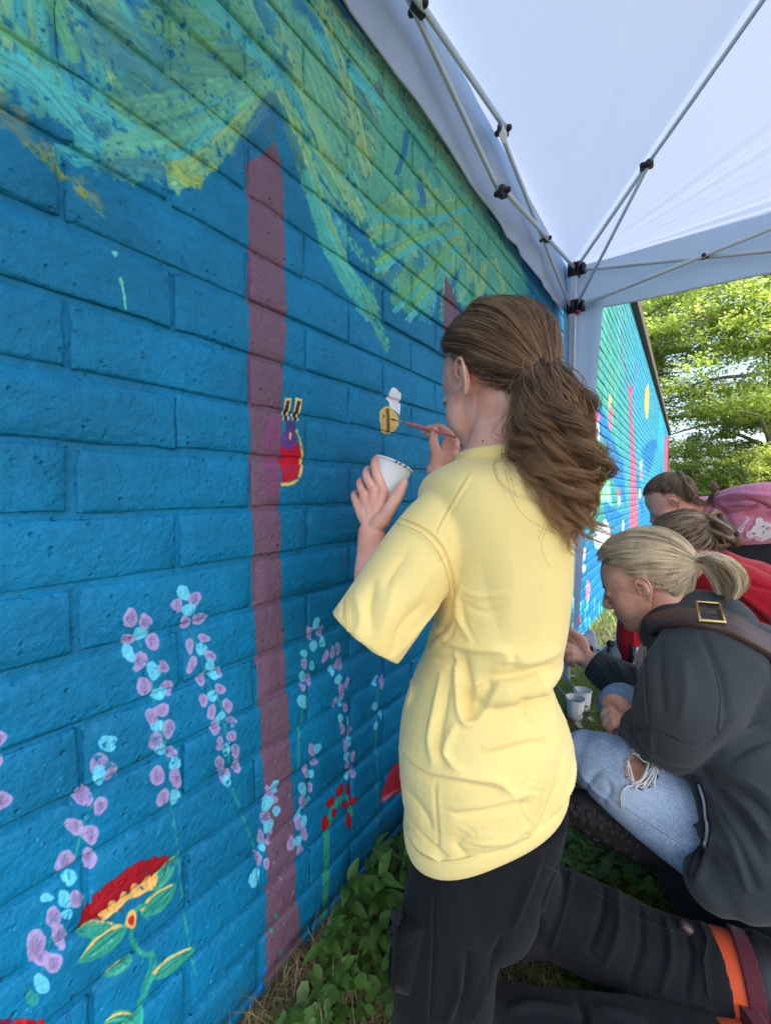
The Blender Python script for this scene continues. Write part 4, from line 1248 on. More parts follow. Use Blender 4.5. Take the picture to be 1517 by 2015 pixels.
# ------------------------------------------------------------------ shared people tools
def skin_mat(name, base, rough=.48):
    m, nt, b = new_mat(name)
    N, L = nt.nodes, nt.links
    tc = N.new('ShaderNodeTexCoord')
    n1 = N.new('ShaderNodeTexNoise'); n1.inputs['Scale'].default_value = 26; n1.inputs['Detail'].default_value = 4
    L.new(tc.outputs['Object'], n1.inputs['Vector'])
    r = N.new('ShaderNodeValToRGB'); e = r.color_ramp.elements
    base = np.array(base)
    e[0].position = .35; e[0].color = (*(base * [.93, .74, .68]), 1)
    e[1].position = .65; e[1].color = (*(base * [1.03, 1.05, 1.06]), 1)
    L.new(n1.outputs['Fac'], r.inputs['Fac']); L.new(r.outputs['Color'], b.inputs['Base Color'])
    b.inputs['Roughness'].default_value = rough
    b.inputs['Specular IOR Level'].default_value = .4
    b.inputs['Subsurface Weight'].default_value = .25
    b.inputs['Subsurface Radius'].default_value = (.010, .0035, .002)
    b.inputs['Subsurface Scale'].default_value = .6
    n2 = N.new('ShaderNodeTexNoise'); n2.inputs['Scale'].default_value = 420; n2.inputs['Detail'].default_value = 3
    L.new(tc.outputs['Object'], n2.inputs['Vector'])
    bp = N.new('ShaderNodeBump'); bp.inputs['Strength'].default_value = .18; bp.inputs['Distance'].default_value = .0008
    L.new(n2.outputs['Fac'], bp.inputs['Height']); L.new(bp.outputs['Normal'], b.inputs['Normal'])
    return m

def cloth_mat(name, base, rough=.85, var=.10, weave=900.0, bump=.25, sheen=.25, vscale=9.0, fleck=0.0, slub=0.0):
    """woven cloth: slow fading, fine thread relief"""
    m, nt, b = new_mat(name)
    N, L = nt.nodes, nt.links
    tc = N.new('ShaderNodeTexCoord')
    n1 = N.new('ShaderNodeTexNoise'); n1.inputs['Scale'].default_value = vscale; n1.inputs['Detail'].default_value = 6
    L.new(tc.outputs['Object'], n1.inputs['Vector'])
    n3 = N.new('ShaderNodeTexNoise'); n3.inputs['Scale'].default_value = 240; n3.inputs['Detail'].default_value = 3
    L.new(tc.outputs['Object'], n3.inputs['Vector'])
    ad = N.new('ShaderNodeMath'); ad.operation = 'MULTIPLY_ADD'; ad.inputs[1].default_value = fleck; L.new(n3.outputs['Fac'], ad.inputs[0]); L.new(n1.outputs['Fac'], ad.inputs[2])
    mx = N.new('ShaderNodeMix'); mx.data_type = 'RGBA'
    base = np.array(base)
    mx.inputs['A'].default_value = (*(base * (1 - var)), 1); mx.inputs['B'].default_value = (*np.clip(base * (1 + var), 0, 1), 1)
    L.new(ad.outputs[0], mx.inputs['Factor']); L.new(mx.outputs['Result'], b.inputs['Base Color'])
    if slub:                                         # uneven yarn: faint streaks round the body
        mq = N.new('ShaderNodeMapping'); mq.inputs['Scale'].default_value = (14, 14, 330); L.new(tc.outputs['Object'], mq.inputs['Vector'])
        ns = N.new('ShaderNodeTexNoise'); ns.inputs['Scale'].default_value = 1.0; ns.inputs['Detail'].default_value = 3; L.new(mq.outputs['Vector'], ns.inputs['Vector'])
        mr = N.new('ShaderNodeMapRange'); mr.inputs['From Min'].default_value = .3; mr.inputs['From Max'].default_value = .7; mr.inputs['To Min'].default_value = 1 - slub; mr.inputs['To Max'].default_value = 1.0
        L.new(ns.outputs['Fac'], mr.inputs['Value'])
        vm = N.new('ShaderNodeMix'); vm.data_type = 'RGBA'; vm.blend_type = 'MULTIPLY'; vm.inputs['Factor'].default_value = 1
        L.new(mx.outputs['Result'], vm.inputs['A']); L.new(mr.outputs[0], vm.inputs['B']); L.new(vm.outputs['Result'], b.inputs['Base Color'])
    b.inputs['Roughness'].default_value = rough
    b.inputs['Specular IOR Level'].default_value = .15
    b.inputs['Sheen Weight'].default_value = sheen
    mp = N.new('ShaderNodeMapping'); mp.inputs['Scale'].default_value = (1, 1, .35); L.new(tc.outputs['Object'], mp.inputs['Vector'])
    n2 = N.new('ShaderNodeTexNoise'); n2.inputs['Scale'].default_value = weave; n2.inputs['Detail'].default_value = 2
    L.new(mp.outputs['Vector'], n2.inputs['Vector'])
    n4 = N.new('ShaderNodeTexNoise'); n4.inputs['Scale'].default_value = 70; n4.inputs['Detail'].default_value = 5; n4.inputs['Distortion'].default_value = .6
    L.new(tc.outputs['Object'], n4.inputs['Vector'])
    h = N.new('ShaderNodeMath'); h.operation = 'MULTIPLY_ADD'; h.inputs[1].default_value = .4; L.new(n2.outputs['Fac'], h.inputs[0]); L.new(n4.outputs['Fac'], h.inputs[2])
    bp = N.new('ShaderNodeBump'); bp.inputs['Strength'].default_value = bump; bp.inputs['Distance'].default_value = .0018
    L.new(h.outputs[0], bp.inputs['Height']); L.new(bp.outputs['Normal'], b.inputs['Normal'])
    return m

def hair_mat(name, dark, light, tip, rough=.42):
    m, nt, b = new_mat(name)
    N, L = nt.nodes, nt.links
    hi = N.new('ShaderNodeHairInfo')
    tc = N.new('ShaderNodeTexCoord')
    n1 = N.new('ShaderNodeTexNoise'); n1.inputs['Scale'].default_value = 40; n1.inputs['Detail'].default_value = 3
    L.new(tc.outputs['Object'], n1.inputs['Vector'])
    ad = N.new('ShaderNodeMath'); ad.operation = 'MULTIPLY_ADD'; ad.inputs[1].default_value = .5
    L.new(hi.outputs['Random'], ad.inputs[0])
    s = N.new('ShaderNodeMath'); s.operation = 'MULTIPLY_ADD'; s.inputs[1].default_value = 1.5; s.inputs[2].default_value = -.5
    L.new(n1.outputs['Fac'], s.inputs[0]); L.new(s.outputs[0], ad.inputs[2])
    mx = N.new('ShaderNodeMix'); mx.data_type = 'RGBA'
    mx.inputs['A'].default_value = (*dark, 1); mx.inputs['B'].default_value = (*light, 1)
    L.new(ad.outputs[0], mx.inputs['Factor'])
    pw = N.new('ShaderNodeMath'); pw.operation = 'POWER'; pw.inputs[1].default_value = 2.2; L.new(hi.outputs['Intercept'], pw.inputs[0])
    m2 = N.new('ShaderNodeMix'); m2.data_type = 'RGBA'; m2.inputs['B'].default_value = (*tip, 1)
    t2 = N.new('ShaderNodeMath'); t2.operation = 'MULTIPLY'; t2.inputs[1].default_value = .75; L.new(pw.outputs[0], t2.inputs[0])
    L.new(t2.outputs[0], m2.inputs['Factor']); L.new(mx.outputs['Result'], m2.inputs['A'])
    L.new(m2.outputs['Result'], b.inputs['Base Color'])
    b.inputs['Roughness'].default_value = rough
    b.inputs['Specular IOR Level'].default_value = .45
    b.inputs['Anisotropic'].default_value = .5
    return m

def strands(name, arr, mater, parent, r0=.00032, r1=.00012):
    """arr: (n, k, 3) strand points in world space -> one hair curves object"""
    arr = np.asarray(arr, float)
    n, k, _ = arr.shape
    off = np.array(parent.location)
    if parent.parent is not None: off = off + np.array(parent.parent.location)
    hc = bpy.data.hair_curves.new(name)
    hc.add_curves([k] * n)
    hc.attributes['position'].data.foreach_set('vector', (arr - off).astype(np.float32).ravel())
    ra = hc.attributes.get('radius') or hc.attributes.new('radius', 'FLOAT', 'POINT')
    u = np.linspace(0, 1, k)
    ra.data.foreach_set('value', np.tile(r0 + (r1 - r0) * u, n).astype(np.float32))
    hc.materials.append(mater)
    o = bpy.data.objects.new(name, hc)
    return link(o, parent)

def head_shapes(c, F_, U_, s=1.0, child=False):
    """closed shapes of a head in world space; c = point between the ears"""
    F_ = nrm(F_); R_ = nrm(np.cross(F_, U_)); U2 = np.cross(R_, F_)
    M = np.stack([R_, F_, U2], 1)
    def T(p): return np.asarray(c) + M @ (np.asarray(p, float) * s)
    def E(p, r): return ellipsoid(T(p), np.asarray(r) * s, M)
    jw = .92 if child else 1.0
    sh = [E((0, -.012, .048), (.073, .094, .078)), E((0, .012, .03), (.071, .080, .077)),
          E((0, .034, -.010), (.062 * jw, .056, .072)), E((0, .020, -.040), (.060 * jw, .062, .056)),
          E((0, .044, -.062), (.046 * jw, .046, .046)), E((0, .066, -.092), (.024 * jw, .020, .020)),
          E((.030, .048, -.036), (.032, .036, .044)), E((-.030, .048, -.036), (.032, .036, .044)),
          E((0, .068, .024), (.052, .024, .022)),
          E((.030, .078, .002), (.017, .012, .011)), E((-.030, .078, .002), (.017, .012, .011))]
    sh.append(tube([T((0, .084, .014)), T((0, .095, -.006)), T((0, .106, -.028))], [.0075 * s, .0085 * s, .0105 * s], 12))
    for k in (-1, 1): sh.append(E((.010 * k, .096, -.033), (.0085, .010, .008)))
    sh += [E((0, .088, -.054), (.021, .010, .0065)), E((0, .085, -.066), (.018, .010, .0065)), E((0, .080, -.046), (.016, .012, .012))]
    return sh, T, M

def ear_shapes(T, M, s, side):
    """helix, antihelix, concha, lobe and tragus; local axes of the head"""
    k = side
    def q(a, b, o): return T((k * (.0665 + o), -.008 + a, -.004 + b))
    hel = [q(.006, -.001, .004), q(.012, .010, .009), q(.009, .024, .013), q(-.003, .031, .018), q(-.015, .026, .022), q(-.020, .012, .024), q(-.018, -.002, .022), q(-.011, -.015, .016), q(-.003, -.024, .011), q(.004, -.026, .008)]
    rr = [.0026, .0031, .0033, .0034, .0035, .0034, .0033, .0035, .0048, .0042]
    sh = [tube(catmull(np.array(hel), 28), list(np.interp(np.linspace(0, 9, 28), range(10), np.array(rr) * s)), 10)]
    ant = [q(.002, .020, .012), q(-.006, .013, .0165), q(-.009, .003, .017), q(-.005, -.009, .013), q(.001, -.014, .010)]
    sh.append(tube(catmull(np.array(ant), 12), [.0030 * s], 8))
    pl = [q(-.001, .024, .010), q(-.007, .010, .013), q(-.006, -.004, .011), q(0, -.018, .007)]
    sh.append(tube(catmull(np.array(pl), 10), [(.0105 * s, .0030 * s)], 14, side=M[:, 1]))
    sh.append(tube([q(.010, .003, .0025), q(.011, -.006, .006), q(.008, -.012, .005)], [.0036 * s, .0044 * s, .0036 * s], 8))
    sh.append(tube([q(.004, .008, -.006), q(-.004, .004, .008)], [.010 * s, .008 * s], 10))
    return sh

def sculpt_skin(parts, fine, voxel=.0017):
    """one continuous body; vertices near `fine` points (hands, ears) are relaxed less"""
    V, Fc, E = union(parts, voxel, 2)
    fine = np.asarray(fine)
    d = np.full(len(V), 1e9)
    for p in fine: d = np.minimum(d, np.linalg.norm(V - p[:3], axis=1) / p[3])
    m = np.clip((d - 1) / .5, 0, 1)[:, None]
    V = smooth_np(V, E, 45, .5, m)
    return V, Fc, E

def scalp_roots(n, seed, ok):
    g = np.random.default_rng(seed)
    out = []
    while len(out) < n:
        d = nrm(g.normal(0, 1, 3))
        if ok(nrm(d + g.normal(0, .035, 3))): out.append(d)
    return np.array(out)

def pulled_hair(T, M, s, tie, roots, ell, seed, k=16, lift=.006, wave=.0015, puff=.010, cen=(0, -.010, .042)):
    """strands combed back over the skull ellipsoid to the tie point (head-local)"""
    g = np.random.default_rng(seed)
    cen = np.array(cen); ell = np.array(ell)
    tdir = nrm((np.array(tie) - cen) / ell)
    trad = np.linalg.norm((np.array(tie) - cen) / ell)
    n = len(roots)
    u = np.linspace(0, 1, k)
    ell = ell * np.where(roots[:, 2:3] < 0, [1, 1, 1.0], 1.0) if False else ell
    dot = np.clip(roots @ tdir, -.9995, .9995); om = np.arccos(dot)[:, None, None]
    uu = u[None, :, None]
    D = (np.sin((1 - uu) * om) * roots[:, None, :] + np.sin(uu * om) * tdir) / np.sin(om)
    rad = 1.0 + (uu ** 5) * (trad - 1)
    ph = vnoise(roots * 2.2 + seed, 2.0)
    h = lift * (.35 + .65 * g.random((n, 1, 1))) * np.minimum(1, uu * 7 + .25) + puff * np.sin(np.pi * uu) * np.clip(roots[:, 2], 0, 1)[:, None, None] * (.6 + .4 * ph[:, None, None])
    zs = np.where(D[..., 2:3] < 0, [1.0, 1.0, 1.38], 1.0)
    Pt = cen + D * ell * zs * rad + D * h
    # clumps: strands of one lock share a sideways drift
    lock = np.stack([vnoise(roots * 3 + 7, 3.5), vnoise(roots * 3 + 17, 3.5), vnoise(roots * 3 + 27, 3.5)], 1)
    Pt = Pt + lock[:, None, :] * wave * 2.2 * np.sin(np.pi * uu) + g.normal(0, wave * .35, (n, 1, 3)) * np.sin(np.pi * uu)
    Pt[:, :, 0] += (np.sin(uu[:, :, 0] * 9 + ph[:, None] * 6) * wave)
    return np.array(T((0, 0, 0))) + (Pt.reshape(-1, 3) * s) @ M.T.copy() if False else (np.array([0, 0, 0]) + ((Pt * s).reshape(-1, 3) @ M.T)).reshape(n, k, 3) + T((0, 0, 0))

def hand_shapes(W, fingers, thumb, knuck_r=.0086, wrist_r=(.021, .015), palm=None, side=None):
    """W wrist point; fingers: list of 4 polylines starting at the knuckle with radii; thumb likewise from its root"""
    W = np.asarray(W, float)
    sh = []
    for f, rr in fingers:
        f = np.asarray(f, float)
        sh.append(tube(catmull(f, 4 * len(f)), list(np.interp(np.linspace(0, 1, 4 * len(f)), np.linspace(0, 1, len(rr)), rr)), 12))
        sh.append(tube([W, W * .45 + f[0] * .55, f[0]], [.011, .0105, rr[0] * 1.12], 12))
        sh.append(ellipsoid(f[0], [rr[0] * 1.16] * 3, nu=12, nv=8))
    for a in range(3):
        f, g = np.asarray(fingers[a][0][0], float), np.asarray(fingers[a + 1][0][0], float)
        m = (f + g) / 2
        sh.append(tube([W, W * .4 + m * .6, m + (W - m) * .10], [.012, .0115, .0075], 12))
    t, rr = thumb
    t = np.asarray(t, float)
    sh.append(tube(catmull(t, 4 * len(t)), list(np.interp(np.linspace(0, 1, 4 * len(t)), np.linspace(0, 1, len(rr)), rr)), 12))
    sh.append(tube([W, W * .5 + t[0] * .5, t[0]], [.012, .014, rr[0] * 1.1], 12))
    if palm: sh += palm
    return sh

def nail(a, b, up, w, mater, parent):
    """fingernail plate at the end of a finger bone a->b"""
    a, b = np.asarray(a, float), np.asarray(b, float)
    R = frame_from(b - a, up)
    return obj('nail', *ellipsoid(b * .9 + a * .1 + R[:, 2] * w * .92, (w * .7, w * .95, w * .16), R, 12, 8), mater, parent)

def hit(bvh, px, py):
    d = Vector(ray(px, py)).normalized()
    r = bvh.ray_cast(Vector(CAM), d)
    return None if r[0] is None else (np.array(r[0]), np.array(r[1]))

def bvh_of(V, Fc):
    return BVHTree.FromPolygons([tuple(v) for v in V], [tuple(int(i) for i in f) for f in Fc])

def surf_line(bvh, pts, n=16, off=0.0):
    """a line drawn on the surface through measured points"""
    out = []
    for x, y in catmull(np.asarray(pts, float), n):
        h = hit(bvh, x, y)
        if h is not None: out.append(h[0] + h[1] * off)
    return np.array(out)

def fold_all(V, Fc, folds):
    """folds: (points, width m, depth m); depth > 0 raises"""
    N = normals_np(V, Fc)
    if (N * (CAM - V)).sum(1)[np.argmin(np.linalg.norm(V - CAM, axis=1))] < 0: N = -N
    bv = bvh_of(V, Fc)
    D = np.zeros(len(V))
    for pts, w, d in folds:
        ln = surf_line(bv, pts)
        if len(ln) < 2: continue
        V2 = crease(V, N, ln, w, d)
        D += ((V2 - V) * N).sum(1)
    return V + N * D[:, None]

def ring(py, xl, xr, Z, b, tr=0.0, tf=0.0, n=48, pw=2.3, sh=0.0):
    """a closed horizontal ring as wide as seen (xl..xr at depth Z), b deep; tr/tf tilt it to the right/forwards"""
    c = P((xl + xr) / 2, py, Z)
    a = (xr - xl) / 2 / F * Z
    R_ = _rt; D_ = nrm(_fw * [1, 1, 0])
    t = np.linspace(0, 2 * math.pi, n, endpoint=False)
    ct, st = np.cos(t), np.sin(t)
    q = (np.abs(ct) ** pw + np.abs(st) ** pw) ** (-1 / pw)
    ct, st = ct * q, st * q
    return c + np.outer(ct * a, R_) + np.outer(st * b, D_) + np.outer(ct * tr + st * tf, [0, 0, 1.0])

def loft(rings, sub=3, close=True):
    """smooth surface through closed rings of equal length"""
    A = np.array(rings)
    m, n, _ = A.shape
    k = (m - 1) * sub + 1
    C = catmull(A.reshape(m, -1), k).reshape(k, n, 3)
    V = C.reshape(-1, 3)
    Fc = [(i * n + j, i * n + (j + 1) % n, (i + 1) * n + (j + 1) % n, (i + 1) * n + j) for i in range(k - 1) for j in range(n)]
    if close:
        V = np.vstack([V, C[0].mean(0), C[-1].mean(0)])
        a, b = k * n, k * n + 1
        Fc += [(a, (j + 1) % n, j) for j in range(n)] + [(b, (k - 1) * n + j, (k - 1) * n + (j + 1) % n) for j in range(n)]
    return V, Fc

def ptube(pts, n=20, samples=None, squash=1.0, side=None, **k):
    """tube through measured points (px, py, Z, radius in px)"""
    c = [P(x, y, Z) for x, y, Z, r in pts]
    r = [(q * Z / F, q * Z / F * squash) for x, y, Z, q in pts]
    return tube(c, r, n, side=side, samples=samples or 4 * len(pts), **k)

def wrinkle(V, Fc, E, gh, gv, it=140, att=.02, bend=.06, amp=.0012, cap=.016, seed=0, nsc=30):
    """buckle slack cloth: every thread is a little longer than the form it hangs on (gh across, gv along the drop), so the
    surface folds by itself; bending stiffness and the body underneath decide how large the folds are"""
    Fa = np.asarray(Fc)
    EE = np.vstack([E, Fa[:, [0, 2]], Fa[:, [1, 3]]])
    i, j = EE[:, 0], EE[:, 1]
    d = V[j] - V[i]
    l = np.linalg.norm(d, axis=1) + 1e-9
    vz = (d[:, 2] / l) ** 2
    gh = np.broadcast_to(np.asarray(gh, float), (len(V),)); gv = np.broadcast_to(np.asarray(gv, float), (len(V),))
    L0 = l * (1 + (1 - vz) * (gh[i] + gh[j]) / 2 + vz * (gv[i] + gv[j]) / 2)
    n = len(V)
    deg = np.bincount(EE.ravel(), minlength=n).astype(float)
    degE = np.bincount(E.ravel(), minlength=n).astype(float)[:, None]
    def acc(w, a, b):
        out = np.empty((n, 3))
        for k in range(3): out[:, k] = np.bincount(a, w[:, k], n) - np.bincount(b, w[:, k], n)
        return out
    def lap(U):
        out = np.empty((n, 3))
        for k in range(3): out[:, k] = np.bincount(E[:, 0], U[E[:, 1], k], n) + np.bincount(E[:, 1], U[E[:, 0], k], n)
        return out / degE - U
    N = normals_np(V, Fc)
    U = N * (amp * (vnoise(V + seed, nsc) + .6 * vnoise(V * [1, 1, .6] + seed + 7, nsc * 2.1)))[:, None]
    for q in range(it):
        X = V + U
        d = X[j] - X[i]
        r = np.linalg.norm(d, axis=1) + 1e-9
        c = d * ((r - L0) / r * .5)[:, None]
        U = U + acc(c, i, j) / deg[:, None] * 2.2
        if q % 2: U = U - bend * 2 * lap(lap(U))
        U = U * (1 - att)
        if q % 10 == 9:
            m = np.linalg.norm(U, axis=1)
            U = U * np.minimum(1, cap / (m + 1e-9))[:, None]
    return V + U

def sew(bvh, pts, n, off, r, mater, parent, name='stitching', dash=.0032, gap=.0016):
    """a line of thread stitches lying on the cloth"""
    ln = surf_line(bvh, pts, n, off)
    if len(ln) < 3: return
    seg = np.linalg.norm(np.diff(ln, axis=0), axis=1); s = np.concatenate([[0], np.cumsum(seg)])
    parts, t = [], 0
    at = lambda q: np.array([np.interp(q, s, ln[:, k]) for k in range(3)])
    while t + dash < s[-1]:
        parts.append(tube([at(t), at(t + dash)], [r], 4)); t += dash + gap
    if parts: tag(obj(name, *cat_geo(parts), mater, parent), kind='stuff')

SKIN_GIRL = skin_mat('girl_skin', (.84, .48, .37))
SKIN_WOMAN = skin_mat('woman_skin', (.84, .475, .34))
# ------------------------------------------------------------------ the kneeling girl in the yellow T-shirt
girl = empty('person', on_z(930, 1900, 0), 'person in a yellow T-shirt kneeling and painting a bee on the wall', 'person', 'people painting the mural')
HF, HU = np.array([-.925, .38, -.25]), np.array([-.23, .095, 1.0])
HC = P(967, 757, .66)
hs = .875
hsh, HT, HM = head_shapes(HC, HF, HU, hs, True)
for sd_ in (-1, 1): hsh += ear_shapes(HT, HM, hs * .98, sd_)
body = list(hsh)
neck0, neck1 = HT((0, -.020, -.030)), P(964, 925, .65)
body.append(tube([neck0, neck0 * .5 + neck1 * .5 + [.004, 0, 0], neck1, neck1 - [0, 0, .05]], [.044, .041, .049, .07], 24))
body.append(ellipsoid(P(960, 1010, .66), (.09, .13, .08)))
# left arm, hand round the cup
Lw = P(731, 1046, .672)
Lel = P(742, 1212, .60)
body.append(tube([P(880, 1030, .66), P(812, 1110, .615), Lel], [.034, .034, .030], 16, samples=10))
body.append(tube([Lel, Lel * .55 + Lw * .45, Lel * .2 + Lw * .8, Lw], [(.030, .030), (.031, .027), (.024, .020), (.0215, .0165)], 20, side=_rt, samples=14))
Lf = [([P(754, 966, .668), P(738, 921, .676), P(742, 903, .705), P(756, 910, .735)], [.0086, .0079, .0073, .0058]),
      ([P(736, 966, .672), P(722, 938, .684), P(724, 924, .714), P(742, 928, .742)], [.0087, .0080, .0073, .0058]),
      ([P(717, 975, .678), P(709, 956, .692), P(712, 946, .720), P(732, 952, .746)], [.0083, .0076, .0069, .0055]),
      ([P(702, 989, .684), P(697, 977, .698), P(702, 970, .722), P(720, 976, .745)], [.0074, .0066, .0060, .0049])]
Lt = ([P(752, 1022, .660), P(768, 998, .652), P(783, 974, .652), P(795, 950, .662)], [.0125, .0105, .0092, .0068])
Lf = [(p_, [r_ * .93 for r_ in q_]) for p_, q_ in Lf]
body += hand_shapes(Lw, Lf, Lt)
# right arm and hand with the brush
Rw = P(858, 925, .800)
Rel = P(905, 1120, .80)
body.append(tube([P(1030, 1000, .76), Rel], [.034, .030], 16, samples=6))
body.append(tube([Rel, Rel * .5 + Rw * .5, Rw], [.030, .028, .019], 16, samples=8))
Rf = [([P(886, 858, .800), P(868, 841, .812), P(846, 842, .825), P(833, 850, .832)], [.0080, .0073, .0066, .0052]),
      ([P(893, 868, .792), P(880, 850, .806), P(858, 850, .822), P(843, 856, .828)], [.0080, .0072, .0065, .0052]),
      ([P(896, 880, .785), P(897, 866, .800), P(884, 862, .815), P(876, 872, .818)], [.0078, .0070, .0064, .0052]),
      ([P(894, 894, .780), P(898, 882, .794), P(890, 876, .808), P(880, 884, .810)], [.0070, .0062, .0056, .0047])]
Rt = ([P(860, 898, .792), P(855, 880, .786), P(853, 862, .790), P(856, 845, .800)], [.0120, .0098, .0085, .0064])
Rf = [(p_, [r_ * .93 for r_ in q_]) for p_, q_ in Rf]
body += hand_shapes(Rw, Rf, Rt)
fine = [(*P(735, 975, .68), .075), (*P(870, 870, .80), .07), (*HT((-.075, -.01, 0)), .042), (*HT((.075, -.01, 0)), .042), (*HT((0, .1, -.04)), .03)]
bV, bF, bE = sculpt_skin(body, fine, .0015)
gbody = obj('body', bV, bF, SKIN_GIRL, girl)
nail(P(783, 974, .652), P(795, 950, .662), CAM - P(795, 950, .66), .0062, mat('nail', (.80, .52, .44), .3, .05), gbody)
nail(P(853, 862, .790), P(856, 845, .800), CAM - P(856, 845, .80), .0058, bpy.data.materials['nail'], gbody)
# eyelashes, brow and the mole on the neck
LASH = mat('lash', (.02, .013, .01), .6)
for k in (-1, 1):
    base = [HT((.030 * k + dx * k, .0790 - abs(dx) * .25, -.004)) for dx in (-.014, -.007, 0, .008, .015)]
    pr = [tube([b_, b_ + HM @ np.array([.003 * k, .0055, -.0035])], [.0006, .0002], 5) for b_ in catmull(np.array(base), 12)]
    obj('eyelash', *cat_geo(pr + [tube(base, [.0009], 6)]), LASH, girl)
    br = [HT((.030 * k + dx * k, .0725 - abs(dx) * .3, .021 + .003 * math.cos(dx * 90))) for dx in (-.018, -.006, .006, .018)]
    obj('eyebrow', *tube(br, [(.0012, .0028)], 8, samples=8), LASH, girl)
bvB = bvh_of(bV, bF)
h = hit(bvB, 950, 868)
if h: obj('mole', *ellipsoid(h[0], (.0014, .0014, .0014), nu=8, nv=6), mat('mole', (.12, .06, .04), .6), girl)

# T-shirt
rs = [ring(898, 905, 1020, .652, .052, pw=2), ring(909, 888, 1036, .654, .066, pw=2), ring(923, 860, 1056, .655, .090), ring(945, 833, 1080, .655, .112),
      ring(985, 822, 1102, .655, .126), ring(1050, 834, 1106, .655, .130), ring(1130, 850, 1104, .655, .130), ring(1205, 858, 1096, .652, .126), ring(1255, 852, 1086, .65, .126),
      ring(1280, 848, 1084, .645, .130, .008), ring(1300, 856, 1078, .643, .128, .016), ring(1314, 876, 1062, .642, .112, .018)]
torso = loft(rs, 4)
skirt = loft([ring(1232, 852, 1062, .645, .100), ring(1285, 836, 1062, .642, .104, .008), ring(1320, 818, 1064, .64, .110, .012), ring(1375, 796, 1080, .635, .118, .018), ring(1432, 786, 1100, .63, .122, .026),
      ring(1486, 788, 1110, .628, .120, .036), ring(1530, 796, 1106, .625, .114, .045), ring(1560, 800, 1098, .622, .107, .050)], 4)
slv = ptube([(905, 1000, .625, 62), (868, 1040, .605, 76), (822, 1105, .592, 82), (772, 1178, .582, 82), (733, 1234, .577, 82), (718, 1255, .575, 82)], 28, 26, round_caps=False)
rsl = tube([P(1040, 985, .74), P(1010, 1040, .78), P(950, 1120, .80), Rel], [.06, .066, .068, .07], 24, samples=14, round_caps=False)
V, Fc, E = union([torso, skirt, slv, rsl], .0030, 2)
V = smooth_np(V, E, 5, .5)
mm = .001
